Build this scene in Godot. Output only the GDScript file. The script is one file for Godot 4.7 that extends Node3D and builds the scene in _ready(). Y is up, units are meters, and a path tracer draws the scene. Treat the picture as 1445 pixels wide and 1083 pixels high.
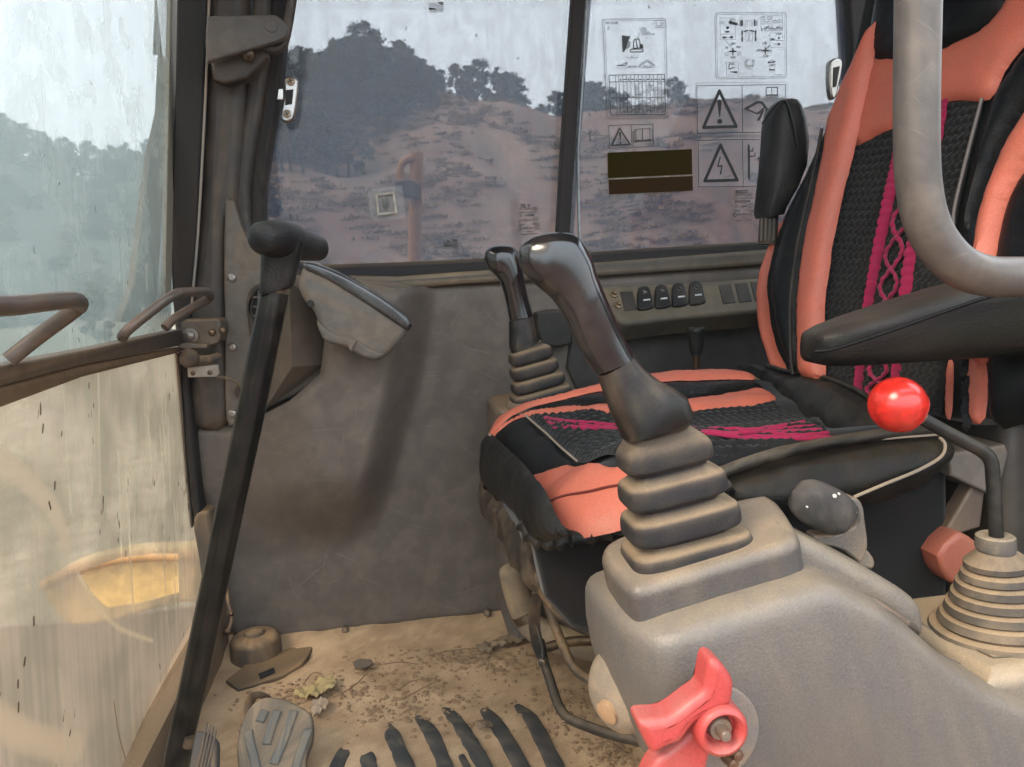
extends Node3D
# An excavator cab seen through its open door. Units are metres; the eye is the origin, x runs to the rear of
# the cab, y up, z towards the open door. The cab floor lies 0.69 m below the eye, the far wall 1.5 m away.

const FLOOR_Y := -0.691
const WALL_Z := -1.5
const LENS := 1086.0
var view := Basis()
var M := {}
var T := {}
var noise_a := FastNoiseLite.new()
var noise_b := FastNoiseLite.new()
var rng := RandomNumberGenerator.new()

# ---------------------------------------------------------------- surveying: points measured on known planes of the cab
func ray(px: float, py: float) -> Vector3:
	return view * Vector3((px - 722.5) / LENS, -(py - 541.5) / LENS, -1.0)
func on_z(px: float, py: float, z: float) -> Vector3:
	var d := ray(px, py)
	return d * (z / d.z)
func on_y(px: float, py: float, y: float) -> Vector3:
	var d := ray(px, py)
	return d * (y / d.y)
func on_plane(px: float, py: float, o: Vector3, n: Vector3) -> Vector3:
	var d := ray(px, py)
	return d * (o.dot(n) / d.dot(n))
# outline on the plane z = const, as 2D points of (x, y)
func xy(pts: Array, z: float) -> PackedVector2Array:
	var r := PackedVector2Array()
	for i in range(0, pts.size(), 2):
		var p := on_z(pts[i], pts[i + 1], z)
		r.append(Vector2(p.x, p.y))
	return r
func path_z(pts: Array) -> PackedVector3Array:      # px, py, z triples
	var r := PackedVector3Array()
	for i in range(0, pts.size(), 3):
		r.append(on_z(pts[i], pts[i + 1], pts[i + 2]))
	return r
func in_frame(pts: Array, fr: Transform3D) -> PackedVector2Array:
	var r := PackedVector2Array()
	var inv := fr.affine_inverse()
	for i in range(0, pts.size(), 2):
		var q := inv * on_plane(pts[i], pts[i + 1], fr.origin, fr.basis.z)
		r.append(Vector2(q.x, q.y))
	return r
func px_len(px: float, py: float, z: float) -> float:   # metres per survey unit there
	var p := on_z(px, py, z)
	return -(view.inverse() * p).z / LENS

func curve2(p: PackedVector2Array, n := 4, closed := true) -> PackedVector2Array:
	var r := PackedVector2Array()
	var c := p.size()
	for i in (c if closed else c - 1):
		var a := p[(i - 1 + c) % c] if closed or i > 0 else p[i]
		var b := p[i]
		var d := p[(i + 1) % c]
		var e := p[(i + 2) % c] if closed or i + 2 < c else d
		for k in n:
			r.append(b.cubic_interpolate(d, a, e, float(k) / n))
	if not closed:
		r.append(p[c - 1])
	return r
func curve3(p: PackedVector3Array, n := 5) -> PackedVector3Array:
	var r := PackedVector3Array()
	var c := p.size()
	for i in c - 1:
		var a := p[i - 1] if i > 0 else p[i] * 2.0 - p[i + 1]
		var e := p[i + 2] if i + 2 < c else p[i + 1] * 2.0 - p[i]
		for k in n:
			r.append(p[i].cubic_interpolate(p[i + 1], a, e, float(k) / n))
	r.append(p[c - 1])
	return r
func curve1(p: Array, n := 5) -> Array:
	var r := []
	var c := p.size()
	for i in c - 1:
		var a: float = p[i - 1] if i > 0 else p[i]
		var e: float = p[i + 2] if i + 2 < c else p[i + 1]
		for k in n:
			r.append(cubic_interpolate(p[i], p[i + 1], a, e, float(k) / n))
	r.append(p[c - 1])
	return r

# ---------------------------------------------------------------- triangle soup, wound counter-clockwise seen from outside
class Soup:
	var p := PackedVector3Array()
	var uv := PackedVector2Array()
	func tri(a: Vector3, b: Vector3, c: Vector3, ua := Vector2.ZERO, ub := Vector2.ZERO, uc := Vector2.ZERO) -> void:
		p.append(a); p.append(b); p.append(c)
		uv.append(ua); uv.append(ub); uv.append(uc)
	func quad(a: Vector3, b: Vector3, c: Vector3, d: Vector3, ua := Vector2.ZERO, ub := Vector2.ZERO, uc := Vector2.ZERO, ud := Vector2.ZERO) -> void:
		tri(a, b, c, ua, ub, uc)
		tri(a, c, d, ua, uc, ud)
	func flip_from(at: int) -> void:
		for i in range(at, p.size(), 3):
			var t := p[i + 1]; p[i + 1] = p[i + 2]; p[i + 2] = t
			var u := uv[i + 1]; uv[i + 1] = uv[i + 2]; uv[i + 2] = u
	func volume(at := 0) -> float:
		var c := Vector3.ZERO
		for i in range(at, p.size()):
			c += p[i]
		c /= maxf(1.0, p.size() - at)
		var v := 0.0
		for i in range(at, p.size(), 3):
			v += (p[i] - c).dot((p[i + 1] - c).cross(p[i + 2] - c))
		return v
	func close(at := 0) -> void:
		if volume(at) < 0.0:
			flip_from(at)

# the colour of a surface point: the bare material, mottled, with dust that has settled on it
func tint(paint: Dictionary, pos: Vector3, nrm: Vector3) -> Color:
	var c: Color = paint.base
	if paint.has("dust"):
		var s: float = paint.get("scale", 1.0)
		var q := pos * s
		var n1 := noise_a.get_noise_3dv(q * 14.0) * 0.5 + 0.5
		var n2 := noise_b.get_noise_3dv(q * 70.0) * 0.5 + 0.5
		var k: float = paint.get("amt", 0.2) * (smoothstep(0.35, 0.8, n1 * 0.65 + n2 * 0.35) * 1.4)
		k += paint.get("up", 0.0) * pow(maxf(nrm.y, 0.0), paint.get("bias", 1.3)) * (0.55 + 0.6 * (n1 * 0.5 + n2 * 0.5))
		c = c.lerp(paint.dust, clampf(k, 0.0, 0.97))
	return c

func mesh_of(s: Soup, paint: Dictionary, crease := 50.0) -> ArrayMesh:
	var n := s.p.size()
	var ids := PackedInt32Array(); ids.resize(n)
	var seen := {}
	var fn := PackedVector3Array(); fn.resize(n / 3)
	for i in n:
		var key := Vector3i((s.p[i] * 20000.0).round())
		var id = seen.get(key)
		if id == null:
			id = seen.size()
			seen[key] = id
		ids[i] = id
	for t in n / 3:
		fn[t] = (s.p[t * 3 + 1] - s.p[t * 3]).cross(s.p[t * 3 + 2] - s.p[t * 3])
	var start := PackedInt32Array(); start.resize(seen.size() + 1)
	for i in n:
		start[ids[i] + 1] += 1
	for i in seen.size():
		start[i + 1] += start[i]
	var fill := start.duplicate()
	var adj := PackedInt32Array(); adj.resize(n)
	for i in n:
		adj[fill[ids[i]]] = i / 3
		fill[ids[i]] += 1
	var limit := cos(deg_to_rad(crease))
	var unit := PackedVector3Array(); unit.resize(n / 3)
	for t in n / 3:
		unit[t] = fn[t].normalized()
	var nr := PackedVector3Array(); nr.resize(n)
	var col := PackedColorArray(); col.resize(n)
	var pos := PackedVector3Array(); pos.resize(n)
	var uvs := PackedVector2Array(); uvs.resize(n)
	for i in n:
		var f := i / 3
		var u := unit[f]
		var a := Vector3.ZERO
		for k in range(start[ids[i]], start[ids[i] + 1]):
			if unit[adj[k]].dot(u) >= limit:
				a += fn[adj[k]]
		a = a.normalized() if a.length_squared() > 1e-20 else u
		var j: int = i - i % 3 + [0, 2, 1][i % 3]        # Godot's front faces run clockwise
		nr[j] = a
		pos[j] = s.p[i]
		uvs[j] = s.uv[i]
		col[j] = tint(paint, s.p[i], a)
	var arr := []
	arr.resize(Mesh.ARRAY_MAX)
	arr[Mesh.ARRAY_VERTEX] = pos
	arr[Mesh.ARRAY_NORMAL] = nr
	arr[Mesh.ARRAY_TEX_UV] = uvs
	arr[Mesh.ARRAY_COLOR] = col
	var m := ArrayMesh.new()
	if n:
		m.add_surface_from_arrays(Mesh.PRIMITIVE_TRIANGLES, arr)
	return m

# ---------------------------------------------------------------- shapes
func ring(c: Vector3, ax: Vector3, ay: Vector3, a: float, b: float, count := 20, power := 2.0) -> PackedVector3Array:
	var r := PackedVector3Array()
	for i in count:
		var t := TAU * i / count
		var x := cos(t); var y := sin(t)
		r.append(c + ax * (signf(x) * pow(absf(x), 2.0 / power) * a) + ay * (signf(y) * pow(absf(y), 2.0 / power) * b))
	return r
func loft(s: Soup, rings: Array, cap0 := true, cap1 := true) -> void:
	var at := s.p.size()
	var acc := 0.0
	for k in rings.size() - 1:
		var a: PackedVector3Array = rings[k]
		var b: PackedVector3Array = rings[k + 1]
		var n := a.size()
		var step := a[0].distance_to(b[0])
		for i in n:
			var j := (i + 1) % n
			s.quad(a[i], a[j], b[j], b[i], Vector2(float(i) / n, acc), Vector2(float(i + 1) / n, acc), Vector2(float(i + 1) / n, acc + step), Vector2(float(i) / n, acc + step))
		acc += step
	for e in 2:
		if not [cap0, cap1][e]:
			continue
		var r: PackedVector3Array = rings[0] if e == 0 else rings[rings.size() - 1]
		var c := Vector3.ZERO
		for q in r:
			c += q
		c /= r.size()
		for i in r.size():
			var j := (i + 1) % r.size()
			if e == 0: s.tri(c, r[j], r[i])
			else: s.tri(c, r[i], r[j])
	s.close(at)
# a bar along a path; radii may differ along it, flat squeezes it along the second axis
func bar(s: Soup, path: PackedVector3Array, radii: Array, sides := 14, flat := 1.0, power := 2.0, hint := Vector3(0.1, 0.2, 1.0), dome := 0.0) -> void:
	var rings := []
	var n := path.size()
	var side := hint
	for i in n:
		var t := (path[mini(i + 1, n - 1)] - path[maxi(i - 1, 0)]).normalized()
		side = (side - t * side.dot(t)).normalized()
		var up := t.cross(side)
		var f := float(i) / (n - 1) * (radii.size() - 1)
		var k := mini(int(f), radii.size() - 2) if radii.size() > 1 else 0
		var r: float = lerpf(radii[k], radii[k + 1], f - k) if radii.size() > 1 else radii[0]
		if i == 0 and dome > 0.0:
			for q in [0.2, 0.6, 0.87]:
				rings.append(ring(path[0] - t * r * dome * sqrt(1.0 - q * q), up, side, r * q, r * q * flat, sides, power))
		rings.append(ring(path[i], up, side, r, r * flat, sides, power))
		if i == n - 1 and dome > 0.0:
			for q in [0.87, 0.6, 0.2]:
				rings.append(ring(path[i] + t * r * dome * sqrt(1.0 - q * q), up, side, r * q, r * q * flat, sides, power))
	loft(s, rings)
func lathe(s: Soup, fr: Transform3D, prof: Array, sides := 24, squash := 1.0) -> void:   # (radius, height) pairs along the frame's y
	var rings := []
	for i in range(0, prof.size(), 2):
		rings.append(ring(fr * Vector3(0, prof[i + 1], 0), fr.basis.x, fr.basis.z, maxf(prof[i], 1e-4), maxf(prof[i], 1e-4) * squash, sides))
	loft(s, rings)
func axis_frame(o: Vector3, up: Vector3) -> Transform3D:
	var y := up.normalized()
	var x := (Vector3(1, 0.001, 0.002) if absf(y.x) < 0.8 else Vector3(0, 1, 0.01))
	x = (x - y * x.dot(y)).normalized()
	return Transform3D(Basis(x, y, x.cross(y)), o)
func inset(p: PackedVector2Array, d: float) -> PackedVector2Array:    # p runs counter-clockwise
	var r := PackedVector2Array()
	var n := p.size()
	for i in n:
		var a := (p[i] - p[(i - 1 + n) % n]).normalized()
		var b := (p[(i + 1) % n] - p[i]).normalized()
		var m := (Vector2(-a.y, a.x) + Vector2(-b.y, b.x))
		m = m.normalized() if m.length() > 1e-6 else Vector2(-a.y, a.x)
		r.append(p[i] + m * d / maxf(0.5, m.dot(Vector2(-a.y, a.x))))
	return r
func ccw(p: PackedVector2Array) -> PackedVector2Array:
	var q := PackedVector2Array()
	for v in p:
		if q.is_empty() or q[q.size() - 1].distance_to(v) > 1e-5:
			q.append(v)
	if q[0].distance_to(q[q.size() - 1]) < 1e-5:
		q.resize(q.size() - 1)
	if Geometry2D.is_polygon_clockwise(q):
		q.reverse()
	var area := 0.0
	for i in q.size():
		area += q[i].cross(q[(i + 1) % q.size()])
	if area < 0.0:
		q.reverse()
	return q
func edge_gap(v: Vector2, p: PackedVector2Array) -> float:
	var best := 1e9
	var n := p.size()
	for i in n:
		var a := p[i]
		var e := p[(i + 1) % n] - a
		var t := clampf((v - a).dot(e) / maxf(e.length_squared(), 1e-12), 0.0, 1.0)
		best = minf(best, (v - a - e * t).length_squared())
	return sqrt(best)
# a surface over an outline: height(point, distance to the outline) above the frame's plane (its z is the normal)
func relief(s: Soup, poly: PackedVector2Array, fr: Transform3D, height: Callable, cell: float) -> void:
	var p := ccw(poly)
	var lo := p[0]; var hi := p[0]
	for v in p:
		lo = lo.min(v); hi = hi.max(v)
	var nx := int(ceil((hi.x - lo.x) / cell)); var ny := int(ceil((hi.y - lo.y) / cell))
	var gap := PackedFloat32Array(); gap.resize((nx + 1) * (ny + 1))
	var pts := PackedVector3Array(); pts.resize(gap.size())
	for j in ny + 1:
		for i in nx + 1:
			var v := lo + Vector2(i, j) * cell
			var d := edge_gap(v, p)
			if not Geometry2D.is_point_in_polygon(v, p):
				d = -d
			gap[j * (nx + 1) + i] = d
			if d > 0.0:
				pts[j * (nx + 1) + i] = fr * Vector3(v.x, v.y, height.call(v, d))
	var safe := cell * 1.45
	for j in ny:
		for i in nx:
			var k := j * (nx + 1) + i
			var g0 := gap[k]; var g1 := gap[k + 1]; var g2 := gap[k + nx + 2]; var g3 := gap[k + nx + 1]
			if g0 < -safe or g2 < -safe:
				continue
			var v := lo + Vector2(i, j) * cell
			if g0 > safe or (g0 > 0 and g1 > 0 and g2 > 0 and g3 > 0 and minf(minf(g0, g1), minf(g2, g3)) > cell * 0.72):
				s.quad(pts[k], pts[k + 1], pts[k + nx + 2], pts[k + nx + 1], v, v + Vector2(cell, 0), v + Vector2(cell, cell), v + Vector2(0, cell))
				continue
			var box := PackedVector2Array([v, v + Vector2(cell, 0), v + Vector2(cell, cell), v + Vector2(0, cell)])
			for piece in Geometry2D.intersect_polygons(box, p):
				var q: PackedVector2Array = piece
				var w := PackedVector3Array()
				for u in q:
					w.append(fr * Vector3(u.x, u.y, height.call(u, edge_gap(u, p))))
				var ix := Geometry2D.triangulate_polygon(q)
				for t in range(0, ix.size(), 3):
					var a := ix[t]; var b := ix[t + 1]; var c := ix[t + 2]
					if (q[b] - q[a]).cross(q[c] - q[a]) > 0.0: s.tri(w[a], w[b], w[c], q[a], q[b], q[c])
					else: s.tri(w[a], w[c], w[b], q[a], q[c], q[b])
# a solid plate: outline in the frame's plane, front on the frame's z = 0, rounded edge, back at -thick
func slab(s: Soup, poly: PackedVector2Array, fr: Transform3D, thick: float, r := 0.004, segs := 3, height = null, cell := 0.01, back := true) -> void:
	var p := ccw(poly)
	var n := p.size()
	var top := p
	for shrink in [1.0, 0.6, 0.3, 0.1]:
		var found := Geometry2D.offset_polygon(p, -r * shrink, Geometry2D.JOIN_MITER)
		if found.size() == 1 and found[0].size() > 2:
			top = ccw(found[0])
			break
	var aim := PackedVector2Array(); aim.resize(n)
	var hit := PackedInt32Array(); hit.resize(n)
	for i in n:
		var best := 1e9
		for k in top.size():
			var a := top[k]
			var e := top[(k + 1) % top.size()] - a
			var c := a + e * clampf((p[i] - a).dot(e) / maxf(e.length_squared(), 1e-12), 0.0, 1.0)
			var d := c.distance_squared_to(p[i])
			if d < best:
				best = d; aim[i] = c; hit[i] = k
	var rings := []
	rings.append([p, -thick])
	for k in segs + 1:
		var t := PI / 2.0 * k / segs
		var q := PackedVector2Array(); q.resize(n)
		for i in n:
			q[i] = p[i].lerp(aim[i], 1.0 - cos(t))
		rings.append([q, -r * (1.0 - sin(t))])
	for k in rings.size() - 1:
		var a: PackedVector2Array = rings[k][0]; var b: PackedVector2Array = rings[k + 1][0]
		for i in n:
			var j := (i + 1) % n
			s.quad(fr * Vector3(a[i].x, a[i].y, rings[k][1]), fr * Vector3(a[j].x, a[j].y, rings[k][1]), fr * Vector3(b[j].x, b[j].y, rings[k + 1][1]), fr * Vector3(b[i].x, b[i].y, rings[k + 1][1]), a[i], a[j], b[j], b[i])
	for i in n:
		var j := (i + 1) % n
		var k := hit[i]
		var guard := 0
		while k != hit[j] and guard < 6:
			k = (k + 1) % top.size()
			guard += 1
			s.tri(fr * Vector3(aim[i].x, aim[i].y, 0), fr * Vector3(top[k].x, top[k].y, 0), fr * Vector3(aim[j].x, aim[j].y, 0), aim[i], top[k], aim[j])
	if height != null:
		relief(s, top, fr, height, cell)
	else:
		var ix := Geometry2D.triangulate_polygon(top)
		for t in range(0, ix.size(), 3):
			var a := top[ix[t]]; var b := top[ix[t + 1]]; var c := top[ix[t + 2]]
			if (b - a).cross(c - a) < 0.0:
				var w := b; b = c; c = w
			s.tri(fr * Vector3(a.x, a.y, 0), fr * Vector3(b.x, b.y, 0), fr * Vector3(c.x, c.y, 0), a, b, c)
	if back:
		var ib := Geometry2D.triangulate_polygon(p)
		for t in range(0, ib.size(), 3):
			var a := p[ib[t]]; var b := p[ib[t + 1]]; var c := p[ib[t + 2]]
			if (b - a).cross(c - a) > 0.0:
				var w := b; b = c; c = w
			s.tri(fr * Vector3(a.x, a.y, -thick), fr * Vector3(b.x, b.y, -thick), fr * Vector3(c.x, c.y, -thick), a, b, c)
func rect(w: float, h: float, r := 0.0) -> PackedVector2Array:
	var p := PackedVector2Array()
	if r <= 0.0:
		return PackedVector2Array([Vector2(-w, -h) / 2, Vector2(w, -h) / 2, Vector2(w, h) / 2, Vector2(-w, h) / 2])
	for c in 4:
		var o := Vector2((w / 2 - r) * [1, -1, -1, 1][c], (h / 2 - r) * [1, 1, -1, -1][c])
		for k in 5:
			p.append(o + Vector2.from_angle(PI / 2 * c + PI / 8 * k) * r)
	return p
func block(s: Soup, fr: Transform3D, size: Vector3, r := 0.004) -> void:   # centred on the frame
	slab(s, rect(size.x, size.y), fr * Transform3D(Basis(), Vector3(0, 0, size.z / 2)), size.z, minf(r, size.z * 0.45), 2)
func wall_frame(z: float) -> Transform3D:
	return Transform3D(Basis(), Vector3(0, 0, z))
func strip(path: PackedVector2Array, w: float, w1 := -1.0) -> PackedVector2Array:
	var a := PackedVector2Array(); var b := PackedVector2Array()
	var n := path.size()
	for i in n:
		var t := (path[mini(i + 1, n - 1)] - path[maxi(i - 1, 0)]).normalized()
		var h := (w if w1 < 0.0 else lerpf(w, w1, float(i) / (n - 1))) / 2
		a.append(path[i] + Vector2(-t.y, t.x) * h)
		b.append(path[i] - Vector2(-t.y, t.x) * h)
	b.reverse()
	a.append_array(b)
	return a

# ---------------------------------------------------------------- nodes
func thing(called: String, label: String, category: String, base: Vector3, group := "") -> Node3D:
	var o := Node3D.new()
	o.name = called
	add_child(o, true)
	o.position = base
	tag(o, label, category, group)
	return o
func tag(o: Node, label: String, category: String, group := "") -> void:
	o.set_meta("label", label)
	o.set_meta("category", category)
	if group: o.set_meta("group", group)
# one named mesh; shapes are built in the cab's own coordinates, so a part is set back by its thing's base
func part(called: String, s: Soup, paint: Dictionary, mat: Material, parent: Node = self, crease := 50.0) -> MeshInstance3D:
	var o := MeshInstance3D.new()
	o.name = called
	o.mesh = mesh_of(s, paint, crease)
	o.material_override = mat
	parent.add_child(o, true)
	if parent != self and parent.get_parent() == self and not parent is MeshInstance3D:
		o.position = -parent.position
	return o
func copy_of(o: Node3D, parent: Node = self) -> Node3D:
	var c: Node3D = o.duplicate()
	parent.add_child(c, true)
	return c
func structure(o: Node) -> Node:
	o.set_meta("kind", "structure")
	return o
func stuff(o: Node) -> Node:
	o.set_meta("kind", "stuff")
	return o

# ---------------------------------------------------------------- textures
func seamless(kind: int, freq: float, size: int, sd: int, octaves := 4, ret := -1) -> Image:
	var n := FastNoiseLite.new()
	n.noise_type = kind
	n.frequency = freq
	n.seed = sd
	n.fractal_octaves = octaves
	if ret >= 0:
		n.cellular_return_type = ret
	var im := n.get_seamless_image(size, size, false, false, 0.12)
	im.convert(Image.FORMAT_L8)
	return im
func grey_tex(a: Image, b: Image, lo: float, hi: float, wb := 0.4) -> ImageTexture:
	var n := a.get_width()
	var da := a.get_data(); var db := b.get_data()
	var out := PackedByteArray(); out.resize(n * n)
	for i in n * n:
		var v := (da[i] / 255.0) * (1.0 - wb) + (db[i] / 255.0) * wb
		out[i] = int(clampf(lerpf(lo, hi, smoothstep(0.25, 0.75, v)), 0, 1) * 255)
	return ImageTexture.create_from_image(Image.create_from_data(n, n, false, Image.FORMAT_L8, out))
func surface(rough: float, tex := "", tex_scale := 4.0, bump := "", bump_cm := 0.05, bump_scale := 20.0) -> StandardMaterial3D:
	var m := StandardMaterial3D.new()
	m.vertex_color_use_as_albedo = true
	m.roughness = rough
	m.metallic_specular = 0.45
	m.uv1_triplanar = true
	m.uv1_scale = Vector3.ONE * tex_scale
	if tex: m.albedo_texture = T[tex]
	if bump:
		m.heightmap_enabled = true
		m.heightmap_texture = T[bump]
		m.heightmap_scale = bump_cm
	return m

# ================================================================ the scene
func _ready() -> void:
	# ---- eye
	var fwd := Vector3(-0.139, 0.137, 0.981)
	view = Basis(Vector3(0.988, -0.051, 0.147), Vector3(0.071, 0.989, -0.128), fwd).orthonormalized()
	var cam := Camera3D.new()
	cam.name = "camera"
	cam.basis = view
	cam.fov = rad_to_deg(2.0 * atan(541.5 / LENS))
	cam.near = 0.02
	cam.far = 2000.0
	add_child(cam)
	cam.current = true
	# ---- pale overcast sky, brightest ahead to the left where the sun stands behind the cloud
	var env := Environment.new()
	env.background_mode = Environment.BG_SKY
	var sky := Sky.new()
	var sm := ProceduralSkyMaterial.new()
	sm.sky_top_color = Color(0.80, 0.845, 0.89)
	sm.sky_horizon_color = Color(0.92, 0.92, 0.91)
	sm.sky_curve = 0.18
	sm.sky_energy_multiplier = 1.0
	sm.ground_bottom_color = Color(0.36, 0.31, 0.26)
	sm.ground_horizon_color = Color(0.6, 0.6, 0.58)
	sm.sun_angle_max = 45.0
	sm.sun_curve = 0.12
	sky.sky_material = sm
	env.sky = sky
	env.background_energy_multiplier = 2.0
	env.tonemap_mode = Environment.TONE_MAPPER_LINEAR
	env.tonemap_exposure = 3.05
	env.sdfgi_enabled = true
	env.ssao_enabled = true
	env.ssil_enabled = true
	env.fog_enabled = true
	env.fog_density = 0.004
	env.fog_light_color = Color(0.80, 0.86, 0.88)
	var we := WorldEnvironment.new()
	we.name = "world_environment"
	we.environment = env
	add_child(we)
	var sun := DirectionalLight3D.new()
	sun.name = "sun"
	sun.light_energy = 0.45
	sun.light_angular_distance = 25.0
	sun.light_color = Color(1.0, 0.95, 0.87)
	sun.shadow_enabled = true
	add_child(sun)
	sun.look_at_from_position(Vector3(-0.6, 0.72, 0.42), Vector3.ZERO)

	noise_a.noise_type = FastNoiseLite.TYPE_SIMPLEX_SMOOTH
	noise_a.frequency = 1.0
	noise_a.fractal_octaves = 4
	noise_a.seed = 7
	noise_b.noise_type = FastNoiseLite.TYPE_SIMPLEX_SMOOTH
	noise_b.frequency = 1.0
	noise_b.fractal_octaves = 3
	noise_b.seed = 31
	rng.seed = 4117
	make_textures()
	make_materials()
	build_shell()
	build_side_window()
	build_window_stickers()
	build_front_window()
	build_trim()
	build_floor()
	build_seat()
	build_far_side()
	build_console()
	build_levers()
	build_outside()

func make_textures() -> void:
	var fine := seamless(FastNoiseLite.TYPE_SIMPLEX, 0.06, 512, 3, 4)
	var coarse := seamless(FastNoiseLite.TYPE_SIMPLEX, 0.012, 512, 5, 5)
	var speck := seamless(FastNoiseLite.TYPE_VALUE, 0.3, 512, 9, 2)
	var cells := seamless(FastNoiseLite.TYPE_CELLULAR, 0.045, 512, 11, 1, FastNoiseLite.RETURN_DISTANCE2_SUB)
	var pores := seamless(FastNoiseLite.TYPE_CELLULAR, 0.09, 512, 13, 2, FastNoiseLite.RETURN_DISTANCE)
	T.plain = grey_tex(coarse, fine, 0.80, 1.0, 0.35)
	var dense := seamless(FastNoiseLite.TYPE_SIMPLEX, 0.22, 512, 17, 3)
	T.grit = grey_tex(dense, speck, 0.86, 1.0, 0.5)
	T.fleck = grey_tex(fine, speck, 0.9, 1.0, 0.6)
	T.leather = ImageTexture.create_from_image(cells)
	T.pores = ImageTexture.create_from_image(pores)
	T.rough = ImageTexture.create_from_image(fine)
	# scuffed plastic: mottling with pale hairline scratches and rubbed patches
	var n := 1024
	var sc := seamless(FastNoiseLite.TYPE_SIMPLEX, 0.008, n, 21, 6)
	var d := sc.get_data()
	for i in d.size():
		d[i] = int(lerpf(204, 222, smoothstep(0.25, 0.75, d[i] / 255.0)))
	for k in 230:
		var p := Vector2(rng.randf() * n, rng.randf() * n)
		var a := rng.randfn(0.6, 0.9)
		var l := int(pow(rng.randf(), 2.0) * 150.0) + 8
		var amp := rng.randf_range(6, 46)
		for t in l:
			a += rng.randfn(0, 0.015)
			p += Vector2(cos(a), sin(a))
			var ix := posmod(int(p.x), n) + posmod(int(p.y), n) * n
			for w in 2:
				var iw := posmod(int(p.x), n) + posmod(int(p.y) + w, n) * n
				d[iw] = mini(255, d[iw] + int(amp * sin(PI * t / l)))
	for k in 60:
		var p := Vector2(rng.randf() * n, rng.randf() * n)
		for t in 260:
			var q := p + Vector2(rng.randfn(0, 16), rng.randfn(0, 9))
			var iw := posmod(int(q.x), n) + posmod(int(q.y), n) * n
			d[iw] = mini(255, d[iw] + 18)
	T.scuff = ImageTexture.create_from_image(Image.create_from_data(n, n, false, Image.FORMAT_L8, d))

func make_materials() -> void:
	M.plastic = surface(0.62, "scuff", 1.6, "pores", 0.02)
	M.plastic.uv1_scale = Vector3.ONE * 2.6
	M.panel = surface(0.48, "scuff", 1.5, "pores", 0.02)
	M.panel.metallic_specular = 0.4
	M.console = surface(0.42, "grit", 7.0, "pores", 0.035)
	M.gloss = surface(0.16, "plain", 5.0)
	M.gloss.metallic_specular = 0.6
	M.gloss_dusty = surface(0.4, "plain", 6.0)
	M.gloss_dusty.metallic_specular = 0.35
	M.rubber = surface(0.75, "grit", 7.0, "rough", 0.03)
	M.leather = surface(0.5, "fleck", 9.0, "leather", 0.03)
	M.leather_black = surface(0.42, "fleck", 9.0, "leather", 0.04)
	M.leather_black.metallic_specular = 0.3
	M.cloth = surface(0.95, "grit", 12.0)
	M.cloth.rim_enabled = true
	M.cloth.rim = 0.3
	M.paint = surface(0.5, "scuff", 3.0)
	M.metal = surface(0.42, "grit", 8.0)
	M.metal.metallic = 0.75
	M.chrome = surface(0.25, "grit", 10.0)
	M.chrome.metallic = 0.95
	M.steel_tube = surface(0.42, "scuff", 3.0)
	M.steel_tube.metallic = 0.35
	M.foil = surface(0.85)
	M.foil.metallic_specular = 0.1
	M.dust = surface(0.95, "grit", 6.0, "rough", 0.03)
	M.soil = surface(0.97, "plain", 0.35, "rough", 2.0)
	M.leaf = surface(0.8)
	M.leaf.backlight_enabled = true
	M.leaf.backlight = Color(0.35, 0.4, 0.25)
	M.ball = surface(0.24, "plain", 12.0)
	M.ball.metallic_specular = 0.55
	M.red = surface(0.42, "fleck", 9.0)
	var g := StandardMaterial3D.new()
	g.transparency = BaseMaterial3D.TRANSPARENCY_ALPHA
	g.albedo_color = Color(0.75, 0.86, 0.95, 0.06)
	g.roughness = 0.03
	g.metallic_specular = 0.35
	M.glass = g
	M.tinted = g.duplicate()
	M.front_glass = g.duplicate()
	M.front_glass.albedo_color = Color(0.60, 0.67, 0.67, 0.42)
	M.tinted.albedo_color = Color(0.20, 0.26, 0.36, 0.55)
	make_films()

const TAN := Color(0.40, 0.255, 0.135)       # dry earth dust
const PALE := Color(0.42, 0.34, 0.25)
const TRIM := Color(0.15, 0.122, 0.1)    # grey-brown cab plastic
func dusty(base: Color, amt := 0.2, up := 0.5, dust := TAN, scale := 1.0) -> Dictionary:
	return {"base": base, "dust": dust, "amt": amt, "up": up, "scale": scale}

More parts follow.
